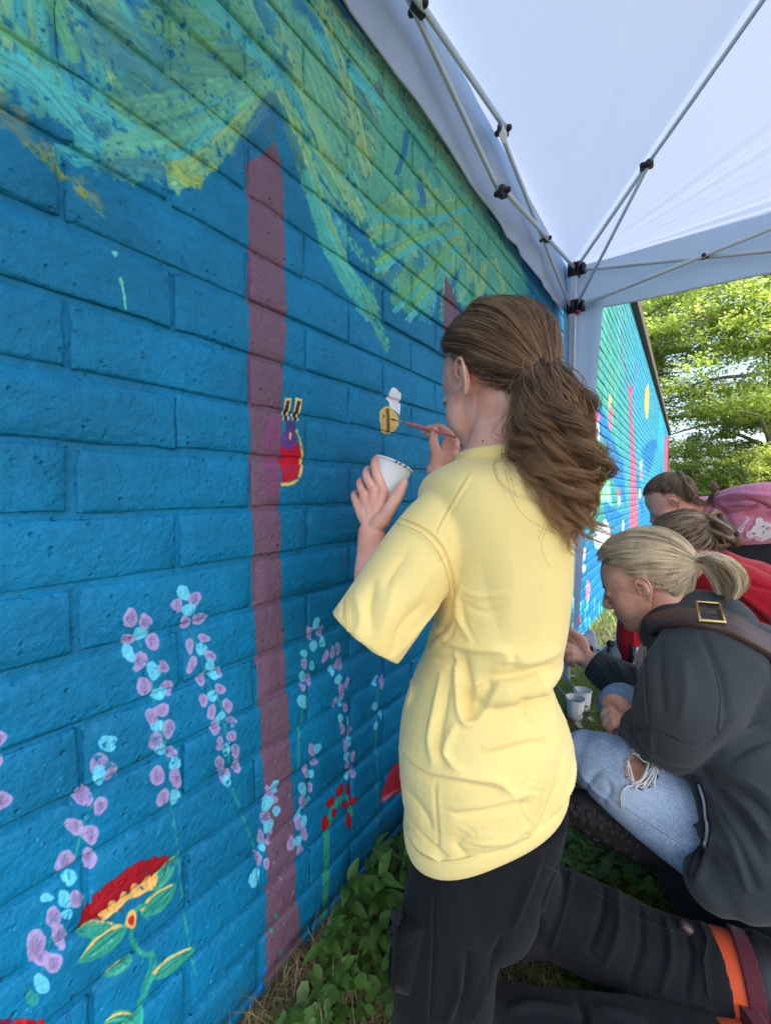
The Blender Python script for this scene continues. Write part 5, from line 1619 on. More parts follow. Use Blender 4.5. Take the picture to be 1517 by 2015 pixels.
SF = [  # sleeve
    ([(676, 1168), (672, 1215), (676, 1262), (694, 1292), (738, 1322)], 3.2 * mm, -2.2 * mm), ([(683, 1168), (682, 1212), (688, 1258), (706, 1286), (748, 1314)], 2.5 * mm, 1.2 * mm),
    ([(700, 1170), (712, 1215), (700, 1250)], 10 * mm, 5 * mm), ([(735, 1150), (725, 1200), (730, 1230)], 9 * mm, -6 * mm), ([(775, 1150), (760, 1215), (735, 1280)], 14 * mm, 5 * mm),
    ([(830, 1190), (790, 1235), (775, 1285)], 8 * mm, -5 * mm), ([(860, 1195), (815, 1245), (785, 1285)], 7 * mm, 5 * mm), ([(800, 1090), (770, 1130), (760, 1160)], 11 * mm, -4 * mm),
    ([(850, 1120), (820, 1165), (800, 1195)], 12 * mm, 4.5 * mm),
    # armhole seam and yoke
    ([(782, 1022), (820, 1036), (850, 1056), (874, 1088), (888, 1130), (893, 1185)], 3.0 * mm, -3.0 * mm), ([(776, 1030), (812, 1044), (842, 1064), (864, 1094)], 3.2 * mm, 1.6 * mm),
    ([(920, 935), (890, 985), (866, 1030), (856, 1054)], 2.2 * mm, -1.6 * mm), ([(928, 942), (898, 992), (876, 1034), (866, 1060)], 2.2 * mm, -1.6 * mm), ([(924, 938), (894, 988), (871, 1032)], 2.6 * mm, 1.8 * mm),
    ([(862, 1070), (878, 1100), (872, 1140)], 6 * mm, 3 * mm), ([(884, 1066), (880, 1092), (866, 1108)], 4 * mm, -2.2 * mm),
    # underarm to waist
    ([(892, 1190), (880, 1225), (850, 1255), (810, 1290)], 6 * mm, -9 * mm), ([(902, 1150), (900, 1210), (930, 1262)], 7 * mm, 4.5 * mm), ([(908, 1180), (915, 1225), (935, 1265)], 4 * mm, -3 * mm),
    ([(896, 1225), (880, 1258), (862, 1270)], 5 * mm, -5 * mm), ([(905, 1100), (900, 1150), (893, 1180)], 6 * mm, -3 * mm),
    # overhang at the waist
    ([(872, 1262), (920, 1276), (980, 1280), (1008, 1288)], 8 * mm, 7 * mm), ([(1005, 1284), (1012, 1300), (1000, 1312)], 6 * mm, -5 * mm), ([(985, 1300), (1040, 1300), (1095, 1282)], 12 * mm, 9 * mm),
    ([(912, 1296), (915, 1340), (918, 1395), (928, 1415)], 10 * mm, -13 * mm), ([(930, 1345), (960, 1345), (940, 1390)], 12 * mm, -12 * mm), ([(970, 1332), (1020, 1328), (1075, 1312)], 6 * mm, -10 * mm),
    ([(896, 1290), (899, 1350), (903, 1400), (918, 1424), (945, 1412), (975, 1360)], 5.5 * mm, 7 * mm), ([(842, 1285), (880, 1300), (905, 1300)], 7 * mm, -5 * mm), ([(805, 1318), (812, 1360), (800, 1395)], 9 * mm, 4 * mm),
    # skirt of the shirt
    ([(886, 1310), (874, 1390), (862, 1455), (866, 1490), (884, 1505)], 7 * mm, -6 * mm), ([(868, 1330), (856, 1400), (846, 1455), (852, 1500)], 8 * mm, 5 * mm), ([(894, 1430), (876, 1475), (886, 1500), (905, 1512)], 6 * mm, 6 * mm),
    ([(784, 1462), (806, 1492), (836, 1514), (880, 1524), (930, 1530), (980, 1538), (1008, 1560)], 8 * mm, 7 * mm), ([(790, 1484), (815, 1510), (850, 1530), (910, 1542), (970, 1552)], 8 * mm, -6 * mm),
    ([(962, 1488), (1000, 1478), (1040, 1466), (1072, 1462)], 7 * mm, -5.5 * mm), ([(960, 1472), (1010, 1458), (1066, 1448)], 7 * mm, 4 * mm), 
    ([(905, 1606), (950, 1600), (1010, 1586), (1030, 1582)], 8 * mm, -6 * mm), ([(900, 1590), (960, 1584), (1020, 1566), (1032, 1550)], 8 * mm, 5 * mm),
    ([(855, 1545), (858, 1600), (862, 1680)], 2.2 * mm, -2 * mm), 
    ([(1060, 1330), (1085, 1390), (1095, 1450)], 9 * mm, 4 * mm), ([(1045, 1350), (1030, 1400), (1050, 1440)], 10 * mm, -4 * mm),
    ([(1085, 1470), (1070, 1560), (1040, 1640)], 8 * mm, 5 * mm), ([(1110, 1480), (1095, 1560), (1060, 1630)], 7 * mm, -5 * mm), ([(1132, 1490), (1122, 1540), (1100, 1590)], 5 * mm, 5 * mm),
    ([(920, 1640), (900, 1665), (920, 1690)], 9 * mm, -4 * mm), ([(800, 1560), (830, 1600), (850, 1640)], 12 * mm, -5 * mm), ([(940, 1660), (1000, 1650), (1040, 1620)], 12 * mm, 5 * mm),
    ([(796, 1622), (826, 1664), (860, 1690), (892, 1728)], 4 * mm, 4.5 * mm), ([(806, 1618), (838, 1656), (872, 1684)], 5 * mm, -5 * mm),
    # back, broad and quiet
    ([(1000, 1080), (1010, 1150), (1000, 1220)], 22 * mm, 3 * mm), ([(950, 1120), (960, 1180), (985, 1250)], 16 * mm, -3 * mm), ([(1080, 1100), (1070, 1180), (1050, 1260)], 18 * mm, 3 * mm), ([(905, 1160), (945, 1175), (1000, 1168)], 4 * mm, 1.6 * mm), ([(905, 1185), (950, 1205), (985, 1200)], 4 * mm, -1.6 * mm)]
V = fold_all(V, Fc, [(p_, w_ * (1.0 if p_[0][1] > 1400 else .8), d_ * (1.05 if w_ > .004 else 1.3)) for p_, w_, d_ in SF])
low = np.clip((.63 - V[:, 2]) / .10, 0, 1)
slm = np.clip((proj(V)[:, 0] < 900) * (V[:, 2] - .60) / .05, 0, 1) * (1 - low)
V = wrinkle(V, Fc, E, .008 + .030 * low + .016 * slm, .012 + .085 * low + .03 * slm, 150, .016, .05, .0018, .017, 3, 26)
YELLOW = cloth_mat('yellow_jersey', (.95, .755, .295), .85, .05, 1100, .3, .3, slub=.035)
shirt = obj('t_shirt', V, Fc, YELLOW, girl)
shV, shF = V, Fc
shB = bvh_of(V, Fc)
SEW = cloth_mat('yellow_thread', (.80, .60, .22), .8, .05, 900, .1, .1)
sew(shB, [(784, 1018), (822, 1032), (852, 1052), (876, 1084), (891, 1128), (896, 1180), (900, 1225)], 60, .0006, .0006, SEW, shirt)
sew(shB, [(776, 1028), (814, 1042), (843, 1062), (866, 1094), (881, 1134), (886, 1180)], 60, .0006, .0006, SEW, shirt)
sew(shB, [(684, 1172), (682, 1212), (688, 1258), (706, 1288), (750, 1316)], 50, .0006, .0006, SEW, shirt)
sew(shB, [(689, 1172), (687, 1212), (693, 1255), (711, 1284), (754, 1311)], 50, .0006, .0006, SEW, shirt)
sew(shB, [(926, 930), (894, 985), (868, 1030), (858, 1052)], 40, .0006, .0005, SEW, shirt)
# collar rib, hem roll and sleeve cuff
cr_ = ring(899, 902, 1024, .652, .056, .004, -.004, 40, 2.0)
obj('collar', *tube(np.vstack([cr_, cr_[:2]]), [(.0095, .0042)], 12, side=(0, 0, 1), caps=False), YELLOW, shirt)
hm = ring(1564, 799, 1098, .6215, .107, .0505, 0, 72)
hm = hm + np.outer(np.sin(np.linspace(0, 18.85, 72, endpoint=False)) * .003, [0, 0, 1])
obj('hem', *tube(np.vstack([hm, hm[:2]]), [(.012, .0038)], 12, side=(0, 0, 1), caps=False), YELLOW, shirt)
# trousers
TROU = cloth_mat('black_canvas', (.0075, .0095, .0115), .8, .3, 700, .3, .06)
tr = [loft([ring(1560, 815, 1105, .64, .105), ring(1640, 812, 1085, .635, .105), ring(1720, 808, 1060, .63, .10), ring(1790, 840, 1040, .63, .08)], 3),
      ptube([(910, 1680, .60, 92), (892, 1780, .592, 98), (878, 1880, .588, 98), (870, 1970, .592, 97), (872, 2030, .598, 92)], 24, 26),
      ptube([(872, 2025, .600, 95), (960, 2062, .590, 92), (1080, 2078, .582, 92), (1220, 2088, .575, 90), (1350, 2096, .570, 84), (1425, 2100, .568, 80)], 24, 30, round_caps=False),
      ptube([(1000, 1660, .70, 85), (1010, 1720, .72, 88), (1024, 1772, .735, 84)], 22, 14),
      ptube([(1024, 1765, .735, 72), (1100, 1796, .715, 75), (1190, 1838, .69, 77), (1290, 1882, .662, 74), (1370, 1906, .642, 72), (1412, 1916, .634, 75)], 24, 30, round_caps=False)]
V, Fc, E = union(tr, .0038, 4)
V = smooth_np(V, E, 8, .5)
TF = [([(1060, 1690), (1030, 1760), (1010, 1820)], 9 * mm, 6 * mm), ([(1100, 1700), (1075, 1770), (1060, 1850)], 9 * mm, -6 * mm), ([(1130, 1700), (1110, 1780), (1085, 1860)], 8 * mm, 5 * mm),
      ([(1190, 1740), (1185, 1800), (1160, 1870)], 7 * mm, -5 * mm), ([(1215, 1755), (1215, 1830), (1190, 1900)], 9 * mm, 5 * mm), ([(1260, 1790), (1262, 1860), (1240, 1930)], 7 * mm, -4 * mm), ([(1310, 1810), (1320, 1880), (1300, 1950)], 8 * mm, 5 * mm),
      ([(1345, 1822), (1360, 1880), (1350, 1960)], 5 * mm, -5 * mm), ([(905, 1900), (900, 1950), (880, 2010)], 7 * mm, 6 * mm), ([(920, 1880), (918, 1950), (900, 2010)], 7 * mm, -7 * mm), ([(960, 1920), (940, 1970), (925, 2010)], 7 * mm, 6 * mm), ([(985, 1850), (970, 1900), (955, 1950)], 7 * mm, -5 * mm),
      ([(850, 1780), (852, 1880), (845, 1990)], 2 * mm, -1.5 * mm), ([(1375, 1815), (1392, 1850), (1385, 1890), (1395, 1960)], 3 * mm, 3 * mm), ([(1010, 1985), (1060, 1980), (1120, 1990)], 7 * mm, 5 * mm), ([(1180, 1985), (1220, 1995), (1260, 2010)], 7 * mm, 5 * mm), ([(1140, 1975), (1150, 2000), (1145, 2014)], 6 * mm, -5 * mm)]
V = fold_all(V, Fc, [(p_, w_ * .8, d_ * 1.2) for p_, w_, d_ in TF])
V = wrinkle(V, Fc, E, .065, .07, 120, .014, .05, .0022, .017, 11, 24)
V[:, 2] = np.maximum(V[:, 2], gz(V[:, 0], V[:, 1]) + .002)
trou = obj('trousers', V, Fc, TROU, girl)
trB = bvh_of(V, Fc)
# cargo pocket: a folded flap standing off the thigh
def patch_on(bvh, quad, nu, nv, off, bulge, back=.004):
    """closed pad over a measured quadrilateral of the surface"""
    a, b, c, d = [np.array(q, float) for q in quad]
    top, ok = [], True
    base_d = None
    for j in range(nv + 1):
        for i in range(nu + 1):
            u, v = i / nu, j / nv
            p = (a * (1 - u) + b * u) * (1 - v) + (d * (1 - u) + c * u) * v
            h = hit(bvh, *p)
            if h is None:
                q = P(p[0], p[1], base_d if base_d else .56)
                nn = nrm(CAM - q)
            else:
                q, nn = h; base_d = float(proj(q)[2])
                if nn @ (CAM - q) < 0: nn = -nn
            e = min(1, min(u, 1 - u) * 7 + .15) * min(1, min(v, 1 - v) * 7 + .15)
            top.append((q, nn, off * e + bulge * math.sin(math.pi * u) * math.sin(math.pi * v)))
    Vt = np.array([q + nn * e for q, nn, e in top]); Vb = np.array([q - nn * back for q, nn, e in top])
    n = nu + 1; m = len(Vt)
    Fq = [(j * n + i, j * n + i + 1, (j + 1) * n + i + 1, (j + 1) * n + i) for j in range(nv) for i in range(nu)]
    Fb = [tuple(m + k for k in f[::-1]) for f in Fq]
    rim = [i for i in range(n)] + [j * n + nu for j in range(1, nv + 1)] + [nv * n + i for i in range(nu - 1, -1, -1)] + [j * n for j in range(nv - 1, 0, -1)]
    Fr = [(rim[k], m + rim[k], m + rim[(k + 1) % len(rim)], rim[(k + 1) % len(rim)]) for k in range(len(rim))]
    return np.vstack([Vt, Vb]), Fq + Fb + Fr
obj('cargo_pocket', *patch_on(trB, [(775, 1790), (838, 1828), (806, 1960), (768, 1950)], 10, 14, .007, .006), TROU, trou)
fl = obj('pocket_flap', *patch_on(trB, [(772, 1782), (838, 1828), (793, 1906), (768, 1800)], 12, 10, .012, .006), TROU, trou)
for q in ([(778, 1788), (834, 1830)], [(834, 1832), (794, 1900)]):
    ln = surf_line(trB, q, 12, .0165)
    if len(ln) > 2: obj('stitching', *tube(ln, [.0009], 5), cloth_mat('stitch_grey', (.03, .04, .045), .8) if 'stitch_grey' not in bpy.data.materials else bpy.data.materials['stitch_grey'], fl)
THD = cloth_mat('dark_thread', (.022, .027, .031), .8, .1, 900, .1, .1)
sew(trB, [(852, 1765), (850, 1850), (846, 1930), (842, 2010)], 60, .0006, .0007, THD, trou)
sew(trB, [(1376, 1812), (1392, 1850), (1386, 1895), (1396, 1965)], 30, .0006, .0007, THD, trou)
sew(trB, [(1066, 1700), (1160, 1752), (1270, 1815), (1360, 1842)], 70, .0006, .0007, THD, trou)
h = hit(trB, 1351, 1829)
if h:
    R = frame_from(h[1], (0, 0, 1))
    bt = obj('button', *tube([h[0] - R[:, 1] * .001, h[0] + R[:, 1] * .004], [.0105, .0095], 20), mat('horn_button', (.035, .020, .016), .35, .5, 200), trou)
    obj('button_rim', *tube(np.array([h[0] + R[:, 1] * .004 + (R[:, 0] * math.cos(t) + R[:, 2] * math.sin(t)) * .0085 for t in np.linspace(0, 2 * math.pi, 21)]), [.0016], 8, caps=False), mat('button_edge', (.20, .15, .13), .35), bt)
# ankles, socks, straps, shoes
ORG = cloth_mat('orange_band', (.62, .085, .025), .45, .1, 500, .08, .1)
MAR = cloth_mat('maroon_strap', (.085, .012, .022), .6, .2, 500, .3, .2)
SHO = mat('shoe_black', (.014, .014, .015), .55, .3, 60, .3, 300)
sock = obj('sock', *ptube([(1400, 1914, .638, 70), (1440, 1922, .628, 72), (1500, 1938, .612, 66)], 24, 12), ORG, girl)
st_ = [ptube([(1452, 1923, .626, 78), (1488, 1933, .617, 76)], 28, 8, round_caps=False)]
obj('shoe_strap', *cat_geo(st_), MAR, girl)
obj('shoe', *cat_geo([ptube([(1496, 1935, .616, 80), (1560, 1955, .60, 74), (1660, 1985, .58, 60)], 24, 14), ptube([(1500, 1985, .60, 46), (1600, 2010, .585, 46)], 16, 8)]), SHO, girl)
sock2 = obj('sock', *ptube([(1405, 2098, .569, 68), (1470, 2102, .566, 72), (1530, 2106, .562, 66)], 24, 12), ORG, girl)
obj('shoe_strap', *ptube([(1478, 2100, .565, 96), (1512, 2102, .563, 94)], 28, 8, round_caps=False), MAR, girl)
obj('shoe', *ptube([(1520, 2105, .562, 82), (1640, 2112, .555, 66)], 24, 10), SHO, girl)

# hair
HAIR = hair_mat('brown_hair', (.055, .031, .020), (.28, .165, .095), (.46, .24, .10))
HAIRL = hair_mat('hair_highlight', (.16, .09, .05), (.42, .27, .15), (.50, .27, .11))
def ok_girl(d):
    x, y, z = d
    ax = abs(x)
    if y > .25: return z > .46 - .10 * ax + .30 * (y - .25)
    if y > -.10: return z > -.10 + .45 * max(0, y + .10)
    return z > -.86 + .20 * ax + .9 * max(0, y + .42)
ELL = (.0745, .0945, .0795)
roots = scalp_roots(14000, 3, ok_girl)
TIE = (-.012, -.118, -.026)
ph = pulled_hair(HT, HM, hs, TIE, roots, ELL, 4, 18, .010, .0042, .010)
hl = vnoise(roots * 4.0, 3.0) > .24
HAIRD = hair_mat('dark_brown_hair', (.022, .013, .009), (.12, .068, .042), (.2, .11, .06))
dkh = (~hl) & ((vnoise(roots * 3.1 + 40, 2.6) < -.12) | ((roots[:, 1] > .55) & (rng.random(len(roots)) < .6)))
hair = strands('hair', ph[~hl & ~dkh], HAIR, girl, .00024, .0002)
strands('hair_dark', ph[dkh], HAIRD, hair, .00024, .0002)
strands('hair_highlights', ph[hl] + (HM @ np.array([0, 0, 0])), HAIRL, hair, .00023, .0002)
# dark under-layer of hair so that no scalp shows between the strands
capV, capF = ellipsoid((0, 0, 0), (1, 1, 1), None, 64, 44)
keepf = [f for f in capF if all(ok_girl(nrm(capV[i] - [0, 0, .11])) for i in f)]
capV = capV * np.where(capV[:, 2:3] < 0, [1, 1, 1.38], 1.0)
cap = (capV * (np.array(ELL) + .002) + np.array([0, -.010, .042])) * hs @ HM.T + HT((0, 0, 0))
used = sorted({i for f in keepf for i in f}); mp_ = {k: i for i, k in enumerate(used)}
CAPM = mat('hair_underlayer', (.035, .018, .011), .6, .3, 60)
obj('hair_base', cap[used], [tuple(mp_[i] for i in f) for f in keepf], CAPM, hair)
tieP = HT(TIE)
obj('hair_tie', *tube([tieP + HM @ np.array([.013 * math.cos(t), -.004, .013 * math.sin(t)]) for t in np.linspace(0, 2 * math.pi, 25)], [.0036], 8, caps=False), mat('hair_tie', (.03, .018, .012), .7), hair)
def ponytail(tie, path, env, n_lock, per, k, seed, amp, turns, spread=.0032, crimp=1.0, keep_off=None):
    """curling locks falling from the tie along path; env = half-width in metres along the path"""
    g = np.random.default_rng(seed)
    C = catmull(np.vstack([tie, path]), k)
    u = np.linspace(0, 1, k)
    en = np.interp(u, np.linspace(0, 1, len(env)), env)
    R_, D_ = _rt, nrm(_fw * [1, 1, 0])
    out = []
    for l in range(n_lock):
        r = math.sqrt(g.random()); a = g.uniform(0, 2 * math.pi)
        ln = g.uniform(.66, 1.0) if g.random() < .7 else g.uniform(.9, 1.06)
        uu = u * ln
        Cx = np.stack([np.interp(uu, u, C[:, i]) for i in range(3)], 1) + np.maximum(uu - 1, 0)[:, None] * [0, 0, -.3]
        ev = np.interp(uu, u, en)
        ox, oy = r * math.cos(a), r * math.sin(a)
        w = turns * g.uniform(.7, 1.35) * 2 * math.pi; p0 = g.uniform(0, 6.28)
        am = amp * g.uniform(.4, 1.6) * np.clip(uu * 2.2 - .25, 0, 1) * (.35 + 1.35 * uu)
        cx, cy = np.cos(w * uu ** 1.15 + p0) * am, np.sin(w * uu ** 1.15 + p0) * am
        ctr = Cx + np.outer(ev * ox + cx, R_) + np.outer(ev * oy + cy, D_)
        ctr[:, 2] += np.sin(w * uu + p0) * am * .35
        if keep_off is not None:                              # locks lie on the cloth, never inside it
            for i in range(k):
                loc, no, _, dist = keep_off.find_nearest(Vector(ctr[i]))
                if loc is not None and dist < .09:
                    sdist = (Vector(ctr[i]) - loc).dot(no)
                    if sdist < .007: ctr[i] = np.array(loc) + np.array(no) * .007
        for s_ in range(per):
            jit = g.normal(0, spread, 3) * (.25 + 1.25 * np.sin(np.pi * np.clip(u[:, None] * .98 + .02, 0, 1)) ** .7) * np.clip(u[:, None] * 5, .12, 1)
            fr = .0010 * crimp * np.sin(u[:, None] * g.uniform(12, 30) + g.random(3) * 6) * u[:, None]
            p1 = p0 + g.normal(0, .5)
            hx = (am * .13 * crimp)[:, None] * (np.outer(np.cos(w * 1.15 * uu + p1), _rt) + np.outer(np.sin(w * 1.15 * uu + p1), [0, 0, 1]))
            st_ = ctr + jit + fr + hx
            q_ = 1 - .30 * g.random() ** 1.6                  # no two hairs of a lock end together
            ii = u * q_ * (k - 1); i0 = np.minimum(ii.astype(int), k - 2); ff = (ii - i0)[:, None]
            out.append(st_[i0] * (1 - ff) + st_[i0 + 1] * ff)
    return np.array(out)
path = [P(1070, 742, .556), P(1080, 785, .552), P(1088, 840, .552), P(1094, 910, .556), P(1102, 985, .562), P(1114, 1056, .568)]
env = [.006, .030, .042, .044, .043, .041, .032]
pt = ponytail(tieP, path, env, 110, 80, 56, 12, .0140, 3.0, .0025, 1.0, shB)
sel = np.repeat(np.arange(110) % 4 == 0, 80)
tail = strands('ponytail', pt[~sel], HAIR, girl, .00027, .00015)
strands('ponytail_highlights', pt[sel], HAIRL, tail, .00026, .00015)
fill = ponytail(tieP, path[:-2], [.004, .02, .032, .034, .030], 60, 30, 30, 19, .004, 2.5, .005)
strands('ponytail_core', fill, HAIR, tail, .0005, .0004)
pt2 = ponytail(tieP, path[:-1] + [P(1126, 1078, .57)], [.004, .030, .055, .066, .066, .062, .046], 36, 3, 46, 14, .015, 3.0, .0015, 1.0, shB)
strands('flyaway_hair', pt2, HAIR, tail, .00028, .00016)
# short loose hairs over the crown and at the nape
g = np.random.default_rng(77)
fz = []
for d in scalp_roots(420, 8, ok_girl):
    b_ = np.array([0, -.010, .042]) + d * (np.array(ELL) + .008)
    v = np.cross(d, g.normal(0, 1, 3)); v = nrm(v) * g.uniform(.012, .035)
    q = [b_, b_ + v * .4 + d * .004, b_ + v * .8 + d * .007, b_ + v + d * g.uniform(.004, .012)]
    fz.append(np.array([HT(x) for x in q]))
strands('stray_hair', fz, HAIR, hair, .00020, .00008)

# ------------------------------------------------------------------ the cup and the brush in her hands
PAPER = mat('white_paper_cup', (.80, .80, .80), .5, .03, 30)
def cup(base, axis, h, r0, r1, label, name='paint_cup', paint=None, nibble=False):
    base = np.asarray(base, float); ax = nrm(axis)
    e = empty(name, base, label, 'cup')
    M_ = frame_from(np.cross(ax, [1, .3, .2]), ax); u, w = M_[:, 0], M_[:, 1]
    prof = [(0, 0.004), (r0 - .001, 0.004), (r0 - .001, 0), (r0, 0), (r0 + .0004, .004), (r1, h - .002), (r1 - .0007, h - .002), (r0 - .0006, .005), (0, .005)]
    n = 48
    V = []
    for r, z in prof:
        for j in range(n):
            t = 2 * math.pi * j / n
            V.append(base + (u * math.cos(t) + w * math.sin(t)) * r + ax * z)
    Fc = [(i * n + j, i * n + (j + 1) % n, (i + 1) * n + (j + 1) % n, (i + 1) * n + j) for i in range(len(prof) - 1) for j in range(n)]
    b_ = obj('cup_wall', np.array(V), Fc, PAPER, e)
    rim = [base + (u * math.cos(t) + w * math.sin(t)) * (r1 + .0006) + ax * h for t in np.linspace(0, 2 * math.pi, 61)]
    obj('rim', *tube(rim, [.0017], 8, caps=False), PAPER, e)
    if paint is not None:
        k = .72
        pts = [base + (u * math.cos(t) + w * math.sin(t)) * (r0 + (r1 - r0) * k - .0012) + ax * h * k for t in np.linspace(0, 2 * math.pi, 40, endpoint=False)]
        obj('paint', np.vstack([pts, [base + ax * (h * k - .001)]]), [(40, j, (j + 1) % 40) for j in range(40)], paint, e)
    return e, u, w, ax
rc = P(775, 914, .705)
down = nrm(P(741, 992, .700) - rc)
hc, cu, cw, ca = cup(rc + down * .074, -down, .074, .0235, .0322, 'white paper cup held in the left hand of the kneeling girl')
dk = mat('dried_paint', (.06, .03, .025), .6)
for k_, (x, y) in enumerate(((780, 907), (785, 914), (796, 919))):
    q = P(x, y, .678)
    t = (q - rc) - ca * ((q - rc) @ ca); q = rc + nrm(t) * .0328 - ca * .0005
    obj('paint_spot', *ellipsoid(q, (.0026, .0026, .0018), nu=10, nv=6), dk, hc)
tip = on_x(768, 824, .004)
bend = P(802, 831.5, .86)
end = P(897, 860, .745)
br = empty('paint_brush', bend, 'thin paint brush with a coral red handle in the right hand of the girl', 'brush')
dirb = nrm(end - tip)
L_ = np.linalg.norm(end - tip)
obj('handle', *tube([tip + dirb * L_ * q for q in (.27, .32, .45, .7, 1.0)], [.0026, .0034, .0040, .0033, .0018], 12, samples=14), mat('coral_lacquer', (.92, .20, .15), .3, .05), br)
obj('ferrule', *tube([tip + dirb * L_ * q for q in (.10, .20, .275)], [.0017, .0023, .0027], 12), mat('ferrule_metal', (.62, .64, .68), .25, .05, metallic=.9), br)
obj('bristles', *tube([tip, tip + dirb * L_ * .04, tip + dirb * L_ * .105], [.0004, .0018, .0017], 10), mat('bristle_brown', (.11, .055, .035), .6, .3, 300, .5, 900), br)
# ------------------------------------------------------------------ the blonde woman seated in a dark hoodie
woman = empty('person', on_z(1400, 1700, -.05), 'person with a short blonde ponytail and charcoal hoodie sitting by the wall', 'person', 'people painting the mural')
WF, WU = np.array([-.945, .06, -.42]), np.array([-.40, .02, 1.0])
WC = P(1267, 1149, 1.0)
ws = .92
wsh, WT, WM = head_shapes(WC, WF, WU, ws)
for k in (-1, 1): wsh += ear_shapes(WT, WM, ws * .86, k)
n0, n1 = WT((0, -.030, -.04)), P(1320, 1258, .955)
wb = list(wsh) + [tube([n0, (n0 + n1) / 2 + [0, 0, -.006], n1, n1 + (n1 - n0) * .5], [.052, .050, .056, .08], 20)]
wb.append(ellipsoid(P(1400, 1330, .88), (.13, .13, .11)))
# right arm reaching to the wall, hand holding a small brush against it
Ww = P(1156, 1298, 1.17)
wb.append(tube([P(1330, 1330, .97), P(1262, 1360, 1.05), Ww], [.040, .034, .026], 16, samples=10))
Wf = [([P(1128, 1262, 1.195), P(1114, 1252, 1.20), P(1107, 1262, 1.21), P(1112, 1276, 1.21)], [.0100, .0092, .0084, .0068]),
      ([P(1124, 1274, 1.180), P(1110, 1268, 1.185), P(1105, 1280, 1.195), P(1114, 1290, 1.20)], [.0102, .0094, .0085, .0068]),
      ([P(1124, 1286, 1.165), P(1112, 1284, 1.17), P(1109, 1294, 1.18), P(1119, 1301, 1.185)], [.0098, .0090, .0080, .0065]),
      ([P(1128, 1298, 1.155), P(1119, 1298, 1.16), P(1118, 1306, 1.17), P(1127, 1310, 1.175)], [.0085, .0078, .0070, .0058])]
Wt = ([P(1146, 1262, 1.18), P(1132, 1248, 1.185), P(1118, 1243, 1.20), P(1109, 1250, 1.215)], [.0135, .0115, .0100, .0078])
wb += hand_shapes(Ww, Wf, Wt)
# left arm resting in the lap
Wl = P(1246, 1412, .86)
wb.append(tube([P(1390, 1330, .78), P(1335, 1445, .75), P(1295, 1445, .79), Wl], [.045, .040, .034, .025], 16, samples=14))
Wf2 = [([P(1210, 1384, .89), P(1196, 1390, .90), P(1192, 1402, .905), P(1200, 1410, .905)], [.0100, .0092, .0084, .0068]),
       ([P(1206, 1396, .88), P(1192, 1404, .89), P(1190, 1416, .895), P(1200, 1422, .895)], [.0102, .0094, .0085, .0068]),
       ([P(1206, 1410, .87), P(1194, 1418, .88), P(1194, 1430, .885), P(1204, 1433, .885)], [.0098, .0090, .0080, .0065]),
       ([P(1210, 1424, .86), P(1201, 1431, .87), P(1203, 1441, .875), P(1212, 1442, .875)], [.0085, .0078, .0070, .0058])]
Wt2 = ([P(1226, 1388, .865), P(1212, 1378, .875), P(1200, 1376, .885), P(1190, 1382, .895)], [.0135, .0115, .0100, .0078])
wb += hand_shapes(Wl, Wf2, Wt2)
wb.append(ptube([(1300, 1580, .785, 62), (1200, 1520, .83, 56)], 18, 8))          # the knee that shows through the torn jeans
fine = [(*P(1125, 1278, 1.18), .09), (*P(1212, 1410, .88), .09), (*WT((-.075, -.01, 0)), .045), (*WT((0, .1, -.045)), .04)]
bV, bF, bE = sculpt_skin(wb, fine, .0022)
obj('body', bV, bF, SKIN_WOMAN, woman)
for k in (-1,):
    base = [WT((.030 * k + dx * k, .0855 - abs(dx) * .25, -.003)) for dx in (-.014, -.007, 0, .008, .015)]
    pr = [tube([b_, b_ + WM @ np.array([.003 * k, .0060, -.004])], [.0008, .0002], 5) for b_ in catmull(np.array(base), 14)]
    obj('eyelash', *cat_geo(pr + [tube(base, [.0011], 6)]), LASH, woman)
    br = [WT((.030 * k + dx * k, .0850 - abs(dx) * .3, .020 + .003 * math.cos(dx * 90))) for dx in (-.018, -.006, .006, .018)]
    obj('eyebrow', *tube(br, [(.0014, .0034)], 8, samples=8), mat('brow_brown', (.09, .055, .03), .7) if k == -1 else bpy.data.materials['brow_brown'], woman)
GOLD = mat('gold_metal', (.72, .50, .20), .22, .08, 60, metallic=1.0)
for a, b_, r in ((-.004, -.031, .0042), (.004, -.030, .0036), (-.010, -.022, .003)):
    q = WT((-.0775 - .002, -.010 + a, b_ + .0))
    obj('earring', *ellipsoid(q, (r * .6, r * .6, r * .6), nu=10, nv=8), GOLD, woman)

HOOD = cloth_mat('charcoal_fleece', (.040, .047, .052), .9, .32, 500, .4, .12, 7, .4)
def upper(pts, **k): return ptube(pts, 26, 22, **k)
hd = [ptube([(1560, 1720, .84, 250), (1545, 1600, .83, 235), (1500, 1470, .83, 205), (1440, 1360, .835, 165), (1378, 1290, .88, 110), (1335, 1252, .93, 68)], 36, 34),
      upper([(1395, 1300, .77, 92), (1350, 1375, .74, 90), (1325, 1425, .735, 74), (1322, 1452, .745, 62)]),
      upper([(1335, 1455, .745, 66), (1300, 1450, .775, 56), (1266, 1434, .825, 42), (1252, 1423, .845, 38)], round_caps=False),
      upper([(1345, 1335, .94, 70), (1290, 1366, 1.02, 54), (1225, 1344, 1.10, 42), (1166, 1303, 1.155, 30)], round_caps=False),
      ptube([(1300, 1222, .96, 30), (1345, 1198, .95, 38), (1415, 1212, .93, 44), (1435, 1245, .86, 46), (1360, 1262, .85, 36), (1312, 1262, .90, 30)], 20, 30)]
